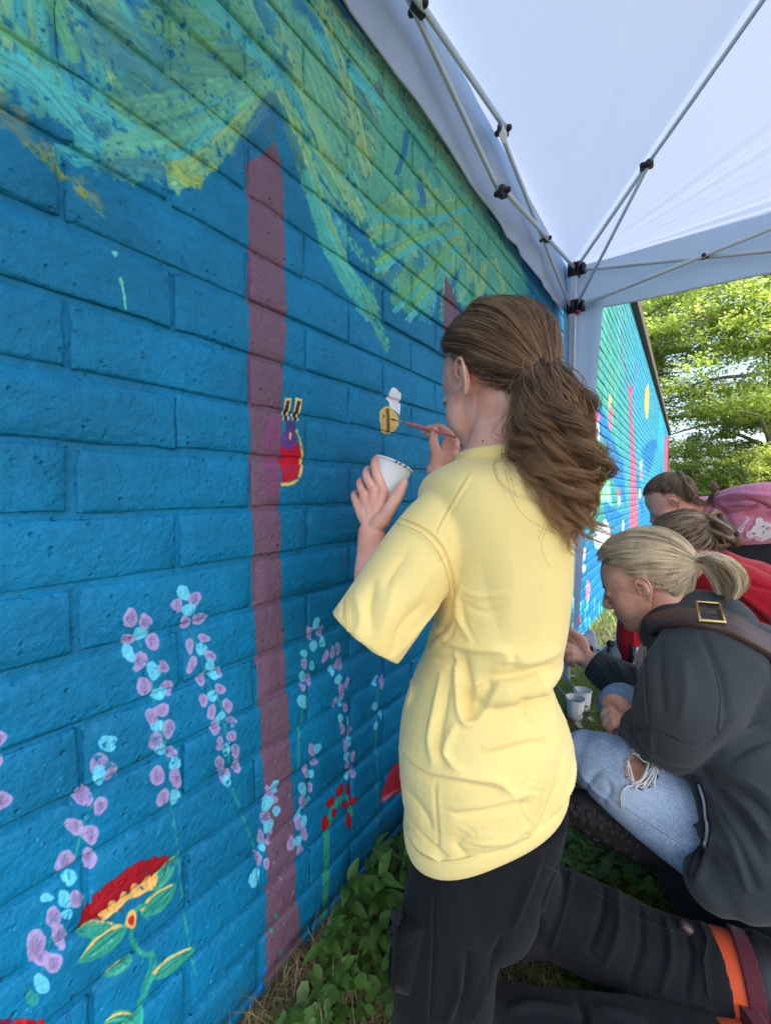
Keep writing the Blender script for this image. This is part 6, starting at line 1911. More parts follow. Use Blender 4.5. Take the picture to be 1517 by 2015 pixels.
# hem that spreads over the grass
hd.append(ptube([(1480, 1520, .70, 95), (1560, 1640, .66, 125), (1640, 1740, .66, 120)], 24, 18))
hd.append(ptube([(1432, 1560, .70, 62), (1470, 1625, .675, 92), (1470, 1690, .665, 100), (1440, 1725, .665, 78), (1410, 1735, .67, 56)], 26, 24))
V, Fc, E = union(hd, .0040, 3)
V = smooth_np(V, E, 5, .5)
WFOLD = [([(1275, 1255), (1270, 1330), (1276, 1430)], 2.2 * mm, -2.4 * mm), ([(1245, 1432), (1290, 1440), (1330, 1458), (1375, 1472)], 2.2 * mm, -2.6 * mm), ([(1280, 1442), (1282, 1500)], 4 * mm, 3 * mm),
         ([(1375, 1470), (1410, 1450), (1440, 1410)], 4 * mm, -4 * mm), ([(1380, 1250), (1420, 1340), (1430, 1430)], 8 * mm, -4 * mm), ([(1345, 1300), (1350, 1360), (1340, 1420)], 14 * mm, 4 * mm), ([(1300, 1270), (1298, 1330), (1305, 1400)], 9 * mm, -4 * mm),
         ([(1395, 1545), (1450, 1600), (1500, 1690)], 8 * mm, -9 * mm), ([(1405, 1540), (1470, 1590), (1517, 1660)], 7 * mm, 7 * mm), ([(1400, 1560), (1440, 1640), (1470, 1750)], 8 * mm, 7 * mm), ([(1410, 1580), (1450, 1660), (1485, 1745)], 6 * mm, -8 * mm), ([(1390, 1530), (1460, 1560), (1517, 1610)], 7 * mm, -7 * mm), ([(1400, 1520), (1470, 1540), (1517, 1570)], 8 * mm, 6 * mm),
         ([(1385, 1610), (1395, 1680), (1370, 1740)], 7 * mm, 5 * mm), ([(1420, 1480), (1460, 1440), (1517, 1420)], 10 * mm, 4 * mm), ([(1430, 1500), (1475, 1470), (1517, 1455)], 8 * mm, -4 * mm),
         ([(1170, 1300), (1185, 1320), (1200, 1345)], 4 * mm, 4 * mm), ([(1190, 1300), (1205, 1325), (1215, 1350)], 4 * mm, -4 * mm), ([(1210, 1300), (1228, 1330), (1232, 1360)], 5 * mm, 5 * mm), ([(1235, 1310), (1250, 1340), (1250, 1370)], 5 * mm, -5 * mm),
         ([(1300, 1215), (1340, 1205), (1400, 1215)], 5 * mm, 4 * mm), ([(1320, 1235), (1360, 1225), (1400, 1232)], 5 * mm, -5 * mm)]
V = fold_all(V, Fc, [(p_, w_ * .85, d_ * 1.3) for p_, w_, d_ in WFOLD])
V = wrinkle(V, Fc, E, .04, .05, 110, .012, .09, .003, .02, 21, 16)
V[:, 2] = np.maximum(V[:, 2], gz(V[:, 0], V[:, 1]) + .004)
hood = obj('hoodie', V, Fc, HOOD, woman)
hoB = bvh_of(V, Fc)
HTH = cloth_mat('grey_thread', (.045, .053, .062), .8, .1, 900, .1, .1)
for q in ([(1277, 1262), (1271, 1330), (1277, 1430)], [(1272, 1262), (1266, 1330), (1272, 1428)], [(1247, 1432), (1290, 1440), (1330, 1457), (1374, 1474)], [(1248, 1437), (1290, 1445), (1329, 1462), (1372, 1479)], [(1400, 1300), (1416, 1370), (1412, 1440)]):
    sew(hoB, q, 60, .0008, .0009, HTH, hood)
# open zip along the front hem
zp = surf_line(hoB, [(1378, 1545), (1388, 1575), (1392, 1610), (1390, 1650), (1378, 1690), (1364, 1726)], 60, .004)
ZIP = mat('zip_metal', (.20, .22, .25), .35, .15, 80, metallic=.8)
if len(zp) > 10:
    zt = obj('zip_tape', *tube(zp, [(.0062, .0025)], 8, side=tuple(_rt), samples=30), cloth_mat('zip_tape', (.012, .014, .017), .8, .1, 500, .2, 0), hood)
    zz = catmull(zp, 170)
    pr = [rbox(zz[i], (.0038, .0011, .0022), frame_from(zz[min(i + 1, 169)] - zz[i - 1], nrm(CAM - zz[i])), .0004, 1) for i in range(1, 119)]
    tag(obj('zip_teeth', *cat_geo([(a + nrm(CAM - a.mean(0)) * .004, b_) for a, b_ in pr]), ZIP, hood, smooth=False), kind='stuff')
# jeans
def jean_mat():
    m, nt, b = new_mat('washed_denim')
    N, L = nt.nodes, nt.links
    tc = N.new('ShaderNodeTexCoord')
    n1 = N.new('ShaderNodeTexNoise'); n1.inputs['Scale'].default_value = 11; n1.inputs['Detail'].default_value = 6; L.new(tc.outputs['Object'], n1.inputs['Vector'])
    n2 = N.new('ShaderNodeTexNoise'); n2.inputs['Scale'].default_value = 330; n2.inputs['Detail'].default_value = 3; L.new(tc.outputs['Object'], n2.inputs['Vector'])
    ad = N.new('ShaderNodeMath'); ad.operation = 'MULTIPLY_ADD'; ad.inputs[1].default_value = .7; L.new(n2.outputs['Fac'], ad.inputs[0]); L.new(n1.outputs['Fac'], ad.inputs[2])
    r = N.new('ShaderNodeValToRGB'); e = r.color_ramp.elements
    e[0].position = .55; e[0].color = (.13, .22, .37, 1); e[1].position = 1.1; e[1].color = (.47, .58, .74, 1)
    L.new(ad.outputs[0], r.inputs['Fac']); L.new(r.outputs['Color'], b.inputs['Base Color'])
    b.inputs['Roughness'].default_value = .85; b.inputs['Specular IOR Level'].default_value = .15
    bp = N.new('ShaderNodeBump'); bp.inputs['Strength'].default_value = .3; bp.inputs['Distance'].default_value = .0012; L.new(n2.outputs['Fac'], bp.inputs['Height']); L.new(bp.outputs['Normal'], b.inputs['Normal'])
    return m
DEN = jean_mat()
jl = [ptube([(1470, 1690, .735, 100), (1390, 1640, .745, 92), (1310, 1590, .775, 82), (1240, 1540, .81, 74), (1186, 1505, .845, 62), (1160, 1490, .865, 50)], 30, 36),
      ptube([(1165, 1500, .87, 46), (1215, 1560, .90, 58), (1300, 1630, .92, 60)], 22, 14),
      ptube([(1400, 1500, .92, 80), (1300, 1440, .97, 66), (1228, 1392, 1.01, 46)], 22, 14)]
V, Fc, E = union(jl, .0036, 3)
V = smooth_np(V, E, 5, .5)
V = fold_all(V, Fc, [([(1150, 1560), (1165, 1530), (1180, 1520)], 5 * mm, -5 * mm), ([(1140, 1520), (1165, 1550), (1200, 1580)], 6 * mm, 4 * mm), ([(1185, 1580), (1200, 1560), (1196, 1540)], 5 * mm, -5 * mm), ([(1195, 1565), (1250, 1600), (1310, 1640), (1365, 1668)], 2 * mm, 2.2 * mm), ([(1200, 1572), (1250, 1606), (1310, 1646), (1362, 1675)], 2 * mm, -2 * mm),
                         ([(1170, 1450), (1205, 1470), (1220, 1500)], 6 * mm, 3 * mm), ([(1320, 1520), (1340, 1570), (1350, 1640)], 9 * mm, 3 * mm)])
V = wrinkle(V, Fc, E, .03, .03, 90, .02, .06, .0015, .010, 31, 28)
Nn = normals_np(V, Fc)
pj = proj(V)
hole = ((pj[:, 0] - 1262) / (30 + 4 * np.sin(pj[:, 1] * .4))) ** 2 + ((pj[:, 1] - 1516) / (34 + 4 * np.sin(pj[:, 0] * .5))) ** 2 < 1
front = (Nn * (CAM - V)).sum(1) > 0
hole &= front & (pj[:, 2] < .83)
Fa = np.asarray(Fc); keep = ~hole[Fa].any(1)
jeans = obj('jeans', V, Fa[keep], DEN, woman)
jb0 = bvh_of(V, Fc)
JTH = cloth_mat('denim_thread', (.55, .60, .66), .8, .1, 900, .1, .1)
for q in ([(1198, 1570), (1250, 1602), (1310, 1640), (1362, 1672)], [(1199, 1576), (1250, 1608), (1310, 1646), (1360, 1678)]):
    sew(jb0, q, 60, .0008, .0008, JTH, jeans)
THR = mat('frayed_thread', (.70, .72, .74), .9, .08, 60)
g = np.random.default_rng(5)
pr = []
jb = bvh_of(V, Fc)
for a, b_, c_ in (((1246, 1484), (1268, 1500), (1288, 1500)), ((1250, 1480), (1282, 1504), (1294, 1522)), ((1256, 1478), (1290, 1500), (1282, 1548)), ((1262, 1484), (1284, 1516), (1262, 1552)), ((1270, 1488), (1290, 1520), (1272, 1552)), ((1252, 1548), (1270, 1534), (1288, 1512)), ((1246, 1546), (1266, 1530), (1280, 1496)), ((1282, 1490), (1296, 1508), (1302, 1520)), ((1236, 1504), (1240, 1530), (1254, 1550)), ((1244, 1548), (1228, 1556), (1225, 1590)), ((1290, 1498), (1306, 1500), (1316, 1508))):
    for q in range(3):
        pts = [(x + g.normal(0, 3), y + g.normal(0, 3)) for x, y in (a, b_, c_)]
        ln = surf_line(jb, pts, 9, .0035 + .002 * q)
        if len(ln) > 3: pr.append(tube(ln, [.0011, .0010, .0008] if q else [.0016], 6, samples=9))
for t in np.linspace(0, 2 * math.pi, 46):
    x, y = 1262 + 31 * math.cos(t), 1516 + 35 * math.sin(t)
    ln = surf_line(jb, [(x, y), (x + g.normal(0, 3) - 5 * math.cos(t), y + g.normal(0, 3) - 5 * math.sin(t))], 3, .003)
    if len(ln) > 1: pr.append(tube(ln, [.0009, .0004], 5))
obj('frayed_threads', *cat_geo(pr), THR, jeans)
# lugged black boot tucked under the knee, and the fringe of dark fur by the hem
BOOT = mat('boot_rubber', (.012, .011, .011), .75, .4, 40, .3, 200)
bp_ = [ptube([(1118, 1588, .86, 30), (1160, 1600, .85, 40), (1225, 1632, .84, 43), (1290, 1668, .83, 38)], 22, 20)]
bV2, bF2, bE2 = union(bp_, .004, 2)
boot = obj('boot', bV2, bF2, BOOT, woman)
bb = bvh_of(bV2, bF2)
for i in range(8):
    for j in range(3):
        x = 1122 + i * 19 + (j % 2) * 8 - j * 3 + 3 * math.sin(i * 5 + j); y = 1584 + i * 9 + j * 20 + 3 * math.cos(i * 3 + j * 2)
        h = hit(bb, x, y)
        if h and h[0][2] > -.1:
            nn = h[1] if h[1] @ (CAM - h[0]) > 0 else -h[1]
            obj('lug', *rbox(h[0] - nn * .001, (.014, .007, .016), frame_from(nn, (.2, .3, 1)), .002, 1), BOOT, boot)
# hair
BLOND = hair_mat('blonde_hair', (.40, .29, .175), (.88, .72, .49), (.86, .69, .44))
BLONDL = hair_mat('blonde_light', (.74, .62, .44), (.97, .87, .68), (.92, .80, .58))
BLONDD = hair_mat('blonde_roots', (.17, .125, .08), (.40, .30, .19), (.40, .30, .18))
def ok_woman(d):
    x, y, z = d
    ax = abs(x)
    if y > .25: return z > .36 - .10 * ax + .30 * (y - .25)
    if y > -.10: return z > -.16 + .45 * max(0, y + .10)
    return z > -.80 + .20 * ax + .9 * max(0, y + .42)
WE = (.078, .100, .086)
WTIE = (-.022, -.122, .018)
rt_ = scalp_roots(10000, 31, ok_woman)
ph = pulled_hair(WT, WM, ws, WTIE, rt_, WE, 9, 18, .010, .0018, .012)
vv = vnoise(rt_ * 4.5, 3.2)
wh = strands('hair', ph[(vv <= .22) & (vv > -.36)], BLOND, woman, .00036, .0003)
strands('hair_light', ph[vv > .22], BLONDL, wh, .00034, .0003)
strands('hair_dark', ph[vv <= -.36], BLONDD, wh, .00034, .0003)
cV, cF = ellipsoid((0, 0, 0), (1, 1, 1), None, 64, 44)
kf = [f for f in cF if all(ok_woman(nrm(cV[i] - [0, 0, .11])) for i in f)]
cW = cV * np.where(cV[:, 2:3] < 0, [1, 1, 1.38], 1.0)
cW = (cW * (np.array(WE) + .002) + np.array([0, -.010, .042])) @ WM.T + WT((0, 0, 0))
us = sorted({i for f in kf for i in f}); mp2 = {k: i for i, k in enumerate(us)}
obj('hair_base', cW[us], [tuple(mp2[i] for i in f) for f in kf], mat('blonde_underlayer', (.34, .25, .15), .6, .3, 60), wh)  # hair-coloured cap under the blonde strands
wt_ = WT(WTIE)
obj('hair_tie', *cat_geo([tube([wt_ + WM @ np.array([.0125 * math.cos(t), -.001 - .005 * q, .0145 * math.sin(t)]) for t in np.linspace(0, 2 * math.pi, 25)], [.0028], 8, caps=False) for q in range(3)]), cloth_mat('cream_elastic', (.62, .47, .32), .8, .1, 600, .2, .1), wh)
d0 = proj(wt_)
wp = [P(d0[0] + 22, d0[1] - 10, d0[2] - .01), P(d0[0] + 48, d0[1] + 2, d0[2] - .015), P(d0[0] + 68, d0[1] + 34, d0[2] - .015), P(d0[0] + 66, d0[1] + 70, d0[2] - .01)]
ptw = ponytail(wt_, wp, [.010, .022, .028, .031, .028, .020], 46, 70, 24, 22, .0010, .4, .0030, .15)
ml = np.repeat(np.arange(46) % 3, 70)
wtl = strands('ponytail', ptw[ml == 0], BLOND, woman, .00042, .0003)
strands('ponytail_light', ptw[ml == 1], BLONDL, wtl, .00042, .0003)
strands('ponytail_dark', ptw[ml == 2], BLONDD, wtl, .0004, .0003)
fz = []
g = np.random.default_rng(78)
for d in scalp_roots(260, 18, ok_woman):
    b_ = np.array([0, -.010, .042]) + d * (np.array(WE) + .009)
    v = nrm(np.cross(d, g.normal(0, 1, 3))) * g.uniform(.012, .03)
    fz.append(np.array([WT(x) for x in (b_, b_ + v * .4 + d * .004, b_ + v * .8 + d * .006, b_ + v + d * g.uniform(.002, .009))]))
strands('stray_hair', fz, BLONDL, wh, .0002, .0001)
# leather strap with a brass buckle: rests on the hoodie, part of the bag on her back
bag = empty('shoulder_bag', P(1420, 1235, .80), 'brown leather shoulder bag strap with a square brass buckle over the hoodie', 'bag')
LEA = mat('brown_leather', (.075, .042, .038), .5, .22, 25, .2, 260)
def strap(bvh, top, bot, n, off, name, mater, parent, th=.003):
    A, B = catmull(np.array(top, float), n), catmull(np.array(bot, float), n)
    rows = []
    for a, b_ in zip(A, B):
        hs_ = [hit(bvh, *(a * (1 - t) + b_ * t)) for t in (0, .5, 1)]
        if any(h is None for h in hs_): continue
        rows.append((hs_[0][0], hs_[2][0], hs_[1][0], hs_[1][1]))
    if len(rows) < 3: return None
    R_ = np.array([np.concatenate(r) for r in rows])
    for _ in range(6): R_[1:-1] = (R_[:-2] + 2 * R_[1:-1] + R_[2:]) / 4
    V, Fq = [], []
    for r in R_:
        p0, p1, pm, nn = r[:3], r[3:6], r[6:9], r[9:]
        nn = nrm(nn if nn @ (CAM - pm) > 0 else -nn)
        for t in (0, .04, .5, .96, 1):
            q = p0 * (1 - t) + p1 * t
            V += [q + nn * (off + th * (0 if t in (0, 1) else 1))]
        V += [p1 - nn * .004, p0 - nn * .004]
    m = 7
    for i in range(len(R_) - 1):
        for j in range(m): Fq.append((i * m + j, i * m + (j + 1) % m, (i + 1) * m + (j + 1) % m, (i + 1) * m + j))
    return obj(name, np.array(V), Fq, mater, parent)
strap(hoB, [(1282, 1222), (1310, 1210), (1345, 1206), (1375, 1206), (1420, 1212), (1470, 1236), (1517, 1262), (1560, 1290)], [(1286, 1252), (1315, 1238), (1350, 1234), (1378, 1238), (1418, 1246), (1466, 1270), (1517, 1302), (1560, 1335)], 40, .012, 'strap', LEA, bag)
bq = [hit(hoB, x, y) for x, y in ((1370, 1201), (1416, 1205), (1425, 1244), (1376, 1240))]
if all(bq):
    c4 = np.array([h[0] for h in bq]); nn = nrm(sum(h[1] if h[1] @ (CAM - h[0]) > 0 else -h[1] for h in bq)); c4 = c4 + nn * .019
    pr = [tube([c4[i], c4[(i + 1) % 4]], [(.0042, .0026)], 8, side=tuple(nn)) for i in range(4)]
    bk = obj('buckle', *cat_geo(pr), GOLD, bag)
    obj('strap_loop', *tube([(c4[0] + c4[3]) / 2 * .75 + (c4[1] + c4[2]) / 2 * .25 - nn * .002, (c4[0] + c4[3]) / 2 * .3 + (c4[1] + c4[2]) / 2 * .7 - nn * .002], [(.0135, .0035)], 12, side=tuple(nrm(c4[0] - c4[3]))), LEA, bag)
obj('bag_body', *rbox(P(1700, 1480, .86), (.26, .10, .2), frame_from((.4, .9, 0)), .03, 3), LEA, bag)
fr = []
g = np.random.default_rng(3)
for i in range(150):
    p = on_z(g.uniform(1440, 1560), g.uniform(1745, 1800), -.03); p[2] = float(gz(p[0], p[1])) + .02 + .02 * g.random()
    q = p + np.array([g.normal(0, .012), g.normal(0, .012), -.006])
    fr.append(tube([p, (p + q) / 2 + [0, 0, .012], q], [.0022, .0022, .0012], 5, samples=6))
obj('fringe', *cat_geo(fr), mat('black_yarn', (.010, .011, .013), .9, .3, 60), bag)

# ------------------------------------------------------------------ the girl in red with a bun
red = empty('person', on_z(1480, 1330, -.17), 'person in a red fleece with a hair bun crouching behind the blonde woman', 'person', 'people painting the mural')
RC = P(1350, 1082, 1.36)
RF, RU = np.array([-.80, .25, -.62]), np.array([-.55, .15, .85])
rsh, RT, RM = head_shapes(RC, RF, RU, .92, True)
for k in (-1, 1): rsh += ear_shapes(RT, RM, .8, k)
a0, a1 = RT((0, -.02, -.03)), P(1420, 1130, 1.36)
rsh += [tube([a0, a1], [.045, .05], 16, samples=5)]
V, Fc, E = sculpt_skin(rsh, [(*RT((0, .1, -.04)), .02)], .003)
obj('body', V, Fc, SKIN_GIRL, red)
REDC = cloth_mat('red_fleece', (.42, .010, .022), .85, .15, 500, .3, .2)
rd = [ptube([(1410, 1135, 1.36, 56), (1450, 1165, 1.35, 74), (1530, 1215, 1.33, 84), (1640, 1270, 1.32, 90)], 26, 22),
      ptube([(1450, 1150, 1.30, 44), (1500, 1180, 1.27, 50), (1560, 1190, 1.25, 46), (1600, 1230, 1.25, 40)], 22, 18),
      ptube([(1420, 1150, 1.42, 40), (1330, 1180, 1.44, 36), (1262, 1205, 1.45, 32), (1244, 1250, 1.44, 28), (1243, 1300, 1.43, 24)], 20, 24)]
V, Fc, E = union(rd, .0055, 4)
V = fold_all(V, Fc, [([(1440, 1120), (1480, 1150), (1517, 1160)], 9 * mm, -9 * mm), ([(1420, 1140), (1470, 1180), (1517, 1215)], 10 * mm, 8 * mm), ([(1460, 1180), (1500, 1220), (1517, 1235)], 8 * mm, -8 * mm), ([(1232, 1215), (1245, 1240), (1250, 1290)], 7 * mm, 6 * mm), ([(1255, 1220), (1250, 1270)], 5 * mm, -5 * mm)])
V = wrinkle(V, Fc, E, .06, .06, 90, .012, .08, .003, .02, 41, 16)
obj('fleece_jacket', V, Fc, REDC, red)
DARKT = cloth_mat('dark_trousers', (.014, .015, .018), .85, .2, 500, .3, .05)
V, Fc, E = union([ptube([(1640, 1300, 1.34, 80), (1560, 1350, 1.30, 62), (1500, 1400, 1.28, 50)], 20, 14), ptube([(1500, 1395, 1.29, 50), (1570, 1430, 1.30, 50), (1650, 1440, 1.30, 44)], 20, 14)], .006, 4)
V[:, 2] = np.maximum(V[:, 2], gz(V[:, 0], V[:, 1]) + .003)
obj('trousers', V, Fc, DARKT, red)
DBL = hair_mat('dark_blonde', (.16, .105, .06), (.52, .38, .23), (.62, .47, .29))
DBD = hair_mat('dark_blonde_shade', (.05, .032, .020), (.15, .10, .06), (.2, .14, .08))
RTIE = (0, -.112, .040)
r3 = scalp_roots(3000, 51, ok_woman)
ph = pulled_hair(RT, RM, .92, RTIE, r3, (.076, .097, .082), 19, 14, .009, .0018, .008)
v3 = vnoise(r3 * 4.5, 3.2)
rh = strands('hair', ph[v3 > -.1], DBL, red, .0007, .0006)
strands('hair_dark', ph[v3 <= -.1], DBD, rh, .0007, .0006)
cR = (cV * np.where(cV[:, 2:3] < 0, [1, 1, 1.38], 1.0) * (np.array((.076, .097, .082)) + .002) + np.array([0, -.010, .042])) * .92 @ RM.T + RT((0, 0, 0))
obj('hair_base', cR[us], [tuple(mp2[i] for i in f) for f in kf], mat('brown_underlayer', (.06, .04, .025), .6, .3, 60), rh)  # brown cap that fills the gaps below the strands
def bun(c, r, seed, ax):
    """locks wound round and round into a knot"""
    g = np.random.default_rng(seed)
    M_ = frame_from(ax)
    out = []
    for l in range(34):
        tl = g.uniform(0, 2 * math.pi); rr = r * g.uniform(.45, .78); inc = g.normal(0, .35)
        for s_ in range(40):
            t = np.linspace(0, g.uniform(2.6, 4.6), 26) + tl
            q = g.normal(0, .0035, 3)
            rad = rr + r * .26 * np.cos(t * 1.7 + l)
            p = np.stack([np.cos(t) * rad, r * .55 * np.sin(t * 1.3 + l * 1.7) * .8 + inc * r * .4 + 0 * t, np.sin(t) * rad], 1)
            out.append(c + (p + q) @ M_.T)
    return np.array(out)
bc = P(1408, 1046, 1.32)
bn = bun(bc, .060, 5, RF)
bu = strands('hair_bun', bn[: len(bn) // 2], DBL, red, .0006, .0005)
strands('hair_bun_dark', bn[len(bn) // 2:], DBD, bu, .0006, .0005)
obj('bun_core', *ellipsoid(bc, (.044, .044, .044), nu=16, nv=10), bpy.data.materials['brown_underlayer'], bu)
tq = RT(RTIE)
obj('hair_tie', *tube([tq + RM @ np.array([.016 * math.cos(t), -.002 + .003 * math.sin(3 * t), .016 * math.sin(t)]) for t in np.linspace(0, 2 * math.pi, 25)], [.0028], 8, caps=False), mat('cream_band', (.6, .5, .4), .8), rh)

# ------------------------------------------------------------------ the girl in the pink sweatshirt with a plait
pink = empty('person', on_z(1600, 1200, -.18), 'person in a pink sweatshirt with a braid bending low at the far wall', 'person', 'people painting the mural')
KC = P(1322, 990, 1.78)
KF, KU = np.array([-.88, -.05, -.60]), np.array([-.60, 0, .88])
ksh, KT, KM = head_shapes(KC, KF, KU, .95, True)
for k in (-1, 1): ksh += ear_shapes(KT, KM, .85, k)
a0, a1 = KT((0, -.02, -.03)), P(1392, 1008, 1.78)
ksh += [tube([a0, (a0 + a1) / 2 + [0, 0, .004], a1], [.046, .046, .055], 16, samples=6)]
V, Fc, E = sculpt_skin(ksh, [(*KT((0, .1, -.04)), .02), (*KT((-.075, -.01, 0)), .04)], .003)
obj('body', V, Fc, SKIN_GIRL, pink)
PINK = cloth_mat('pink_jersey', (.66, .235, .36), .85, .08, 500, .25, .2)
pk_ = [ptube([(1388, 1012, 1.78, 36), (1410, 1016, 1.77, 50), (1450, 1022, 1.75, 60), (1520, 1022, 1.72, 58), (1640, 1020, 1.70, 70)], 26, 26),
       ptube([(1432, 986, 1.68, 24), (1480, 976, 1.60, 25), (1540, 972, 1.56, 24), (1620, 985, 1.54, 30)], 20, 16),
       ptube([(1425, 1030, 1.86, 36), (1400, 1090, 1.90, 32), (1370, 1160, 1.94, 26)], 18, 14)]
V, Fc, E = union(pk_, .0060, 4)
V = fold_all(V, Fc, [(p_, w_ * 1.1, d_ * 1.6) for p_, w_, d_ in [([(1400, 985), (1450, 972), (1517, 975)], 8 * mm, 6 * mm), ([(1430, 990), (1470, 985), (1517, 1000)], 8 * mm, -8 * mm), ([(1440, 1000), (1470, 1000), (1490, 995)], 7 * mm, -8 * mm), ([(1392, 985), (1390, 1010), (1388, 1040)], 6 * mm, 5 * mm), ([(1400, 1050), (1440, 1065), (1490, 1060)], 9 * mm, 5 * mm), ([(1420, 1000), (1440, 1040), (1435, 1075)], 9 * mm, -5 * mm), ([(1460, 1010), (1500, 1018), (1517, 1010)], 8 * mm, -6 * mm)]])
V = wrinkle(V, Fc, E, .06, .06, 90, .012, .08, .004, .024, 51, 13)
sw = obj('sweatshirt', V, Fc, PINK, pink)
pB = bvh_of(V, Fc)
def flat(name, outline, mater, off=.003):
    """printed shape that follows the cloth"""
    hs_ = [hit(pB, x, y) for x, y in outline]
    hs_ = [h for h in hs_ if h is not None]
    if len(hs_) < 3: return
    c = np.mean([h[0] for h in hs_], 0)
    pts = [h[0] + nrm(CAM - h[0]) * off for h in hs_]
    cc = hit(pB, *np.mean(outline, 0))
    c = (cc[0] if cc else c) + nrm(CAM - c) * off
    V = np.vstack([pts, [c]]); n = len(pts)
    obj(name, V, [(i, (i + 1) % n, n) for i in range(n)], mater, sw)
def ovl(x, y, a, b, ang=0, n=20):
    t = np.linspace(0, 2 * math.pi, n, endpoint=False); r = math.radians(ang)
    return [(x + a * math.cos(q) * math.cos(r) - b * math.sin(q) * math.sin(r), y + a * math.cos(q) * math.sin(r) + b * math.sin(q) * math.cos(r)) for q in t]
WHT, BLS, INK = mat('print_white', (.72, .70, .74), .8), mat('print_blush', (.66, .30, .38), .8), mat('print_ink', (.05, .04, .06), .8)
flat('print_face', ovl(1500, 1046, 24, 19, -18), WHT, .005)
flat('print_face', ovl(1476, 1052, 9, 8), WHT, .0045); flat('print_face', ovl(1494, 1026, 8, 8), WHT, .0045)
flat('print_blush', ovl(1489, 1058, 4, 4), BLS, .010); flat('print_blush', ovl(1513, 1040, 4, 4), BLS, .010)
for x, y in ((1484, 1050), (1502, 1036)): flat('print_eye', ovl(x, y, 3.2, 1.1, -20), INK, .012)
flat('print_mouth', ovl(1503, 1048, 3.6, 1.1, -50), INK, .012)
flat('print_label', [(1450, 1044), (1468, 1016), (1476, 1020), (1458, 1050)], WHT, .003)
for i, (x, y) in enumerate(((1456, 1042), (1459, 1037), (1462, 1032), (1465, 1027), (1468, 1022))): flat('print_letter', [(x - 1.5, y - .5), (x + 2.2, y + 1.6), (x + 2.8, y + .2), (x - .6, y - 1.9)], INK, .012)
V, Fc, E = union([ptube([(1640, 1045, 1.72, 62), (1560, 1092, 1.70, 48), (1470, 1108, 1.70, 40), (1420, 1112, 1.72, 36)], 20, 18), ptube([(1425, 1110, 1.72, 36), (1500, 1180, 1.74, 34), (1590, 1200, 1.76, 30)], 18, 14)], .007, 4)
V[:, 2] = np.maximum(V[:, 2], gz(V[:, 0], V[:, 1]) + .003)
obj('trousers', V, Fc, DARKT, pink)
BRN = hair_mat('mid_brown', (.075, .046, .028), (.25, .165, .10), (.34, .23, .13))
r4 = scalp_roots(2600, 61, ok_woman)
KTIE = (0, -.088, .092)
ph = pulled_hair(KT, KM, .95, KTIE, r4, (.075, .096, .081), 29, 14, .008, .0016, .006)
kh = strands('hair', ph, BRN, pink, .0008, .0007)
cK = (cV * np.where(cV[:, 2:3] < 0, [1, 1, 1.38], 1.0) * (np.array((.075, .096, .081)) + .002) + np.array([0, -.010, .042])) * .95 @ KM.T + KT((0, 0, 0))
obj('hair_base', cK[us], [tuple(mp2[i] for i in f) for f in kf], bpy.data.materials['brown_underlayer'], kh)
kt = KT(KTIE); d0 = proj(kt)
bp2 = catmull(np.array([kt, P(1335, 938, 1.74), P(1352, 962, 1.70), P(1372, 986, 1.70), P(1392, 990, 1.71)]), 60)
out = []
g = np.random.default_rng(9)
for k in range(3):
    for s_ in range(90):
        t = np.linspace(0, 1, 60)
        w = .0135 * (1 - .45 * t)
        q = g.normal(0, .0032, 3)
        a = t * 2 * math.pi * 4.5 + k * 2.094
        out.append(bp2 + np.outer(np.sin(a) * w, _rt * .35 + np.array([0, 0, .9])) + np.outer(np.sin(2 * a) * w * .5, _fw) + q * (1 - .3 * t[:, None]))
kb = strands('braid', out, BRN, pink, .0007, .0006)
tl = catmull(np.array([P(1392, 990, 1.71), P(1398, 982, 1.70), P(1406, 962, 1.69), P(1402, 952, 1.69)]), 16)
strands('braid_end', [tl + g.normal(0, .004, 3) + np.linspace(0, 1, 16)[:, None] * g.normal(0, .004, 3) for i in range(120)], BRN, kb, .0007, .0004)

# ------------------------------------------------------------------ things on the grass
GRNP, LILP = mat('green_paint', (.03, .30, .19), .3, .2, 40), mat('lilac_paint', (.50, .44, .60), .3, .1, 40)
BLUH = mat('blue_plastic', (.03, .14, .36), .3, .1, 20)
def ground_at(px, py, h=0.0):
    z = -.1
    for _ in range(6):
        p = on_z(px, py, z); z = float(gz(p[0], p[1])) + h
    return p
c1 = ground_at(1131, 1412, .006); c2 = ground_at(1146, 1396, .006)
cup(c1, (.02, -.03, 1), .078, .026, .034, 'white paper cup of green paint standing nearest on the grass', paint=GRNP)
cup(c2, (-.02, .03, 1), .078, .026, .034, 'white paper cup of lilac paint standing behind the green one', paint=LILP)
def grass_brush(base, dirn, L, label):
    b_ = empty('paint_brush', base, label, 'brush', 'blue brushes standing in the paint cups')
    d = nrm(dirn); p = np.asarray(base, float)
    obj('handle', *tube([p + d * L * q for q in (.22, .35, .6, 1)], [.0026, .0032, .0030, .0018], 10, samples=12), BLUH, b_)
    obj('ferrule', *tube([p + d * L * q for q in (.08, .23)], [.0026, .0027], 10), bpy.data.materials['ferrule_metal'], b_)
    obj('bristles', *tube([p, p + d * L * .09], [.0016, .0026], 8), bpy.data.materials['bristle_brown'], b_)
t1 = P(1084, 1336, proj(c1)[2] + .02); t2 = P(1106, 1322, proj(c2)[2] + .02)
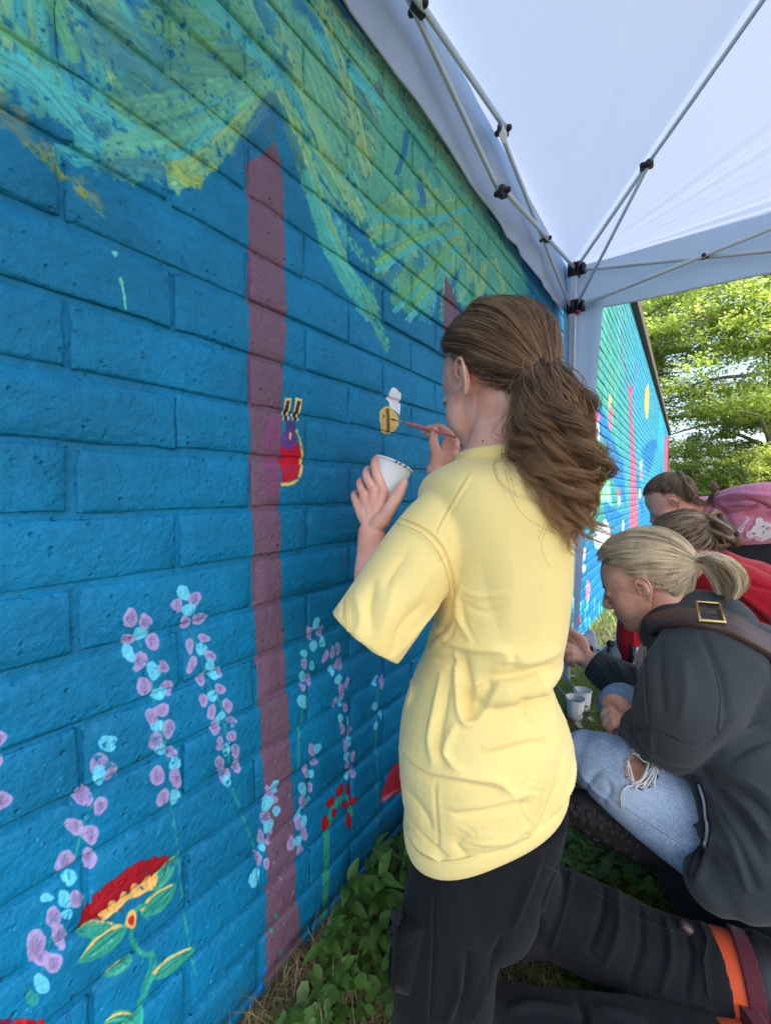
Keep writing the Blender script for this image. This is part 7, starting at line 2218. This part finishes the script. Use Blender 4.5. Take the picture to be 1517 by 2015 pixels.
q1, q2 = c1 + [.004, 0, .035], c2 + [.004, 0, .035]
grass_brush(q1, t1 - q1, np.linalg.norm(t1 - q1), 'blue paint brush leaning in the cup of green paint')
grass_brush(q2, t2 - q2, np.linalg.norm(t2 - q2), 'blue paint brush leaning in the cup of lilac paint')
GSH, GSD = mat('grey_shell', (.34, .38, .42), .4, .1, 20), mat('white_shell', (.66, .68, .72), .4, .06, 20)
bt = empty('sports_boot', ground_at(1165, 1300), 'white shell boot with a black ribbed band on the grass by the wall', 'boot')
pr = union([ptube([(1150, 1285, 1.62, 22), (1158, 1262, 1.62, 18), (1163, 1248, 1.62, 9)], 18, 10), ptube([(1150, 1290, 1.62, 24), (1175, 1292, 1.58, 22)], 18, 8)], .004, 4)
obj('shell', pr[0], pr[1], GSD, bt)
for i in range(5):
    a = P(1150 + i * 6.5, 1274 + i * 3.4, 1.56)
    obj('rib', *rbox(a, (.012, .016, .036), frame_from((.3, -.9, .2)), .003, 1), BLK if i % 2 == 0 else GSD, bt)
bt2 = empty('sports_boot', ground_at(1215, 1318), 'grey shell boot with a black knob lying beside the red sleeve', 'boot')
pr = union([ptube([(1172, 1300, 1.50, 7), (1196, 1288, 1.48, 14), (1214, 1284, 1.47, 24), (1240, 1288, 1.46, 30)], 20, 14), ptube([(1216, 1290, 1.46, 24), (1222, 1320, 1.45, 22)], 18, 8)], .004, 4)
obj('shell', pr[0], pr[1], GSH, bt2)
obj('cuff', *ptube([(1226, 1286, 1.43, 32), (1232, 1287, 1.43, 33)], 24, 6, round_caps=False), BLK, bt2)
obj('cuff', *ptube([(1236, 1290, 1.425, 31), (1252, 1296, 1.42, 30)], 24, 6, round_caps=False), GSD, bt2)
obj('knob', *ellipsoid(P(1201, 1267, 1.44), (.012, .012, .012), nu=14, nv=10), BLK, bt2)
obj('strap_lever', *cat_geo([tube([P(1198, 1274, 1.44), P(1196, 1282, 1.44), P(1190, 1290, 1.44)], [.005], 8), ellipsoid(P(1192, 1290, 1.44), (.009, .009, .009), nu=10, nv=8)]), BLK, bt2)
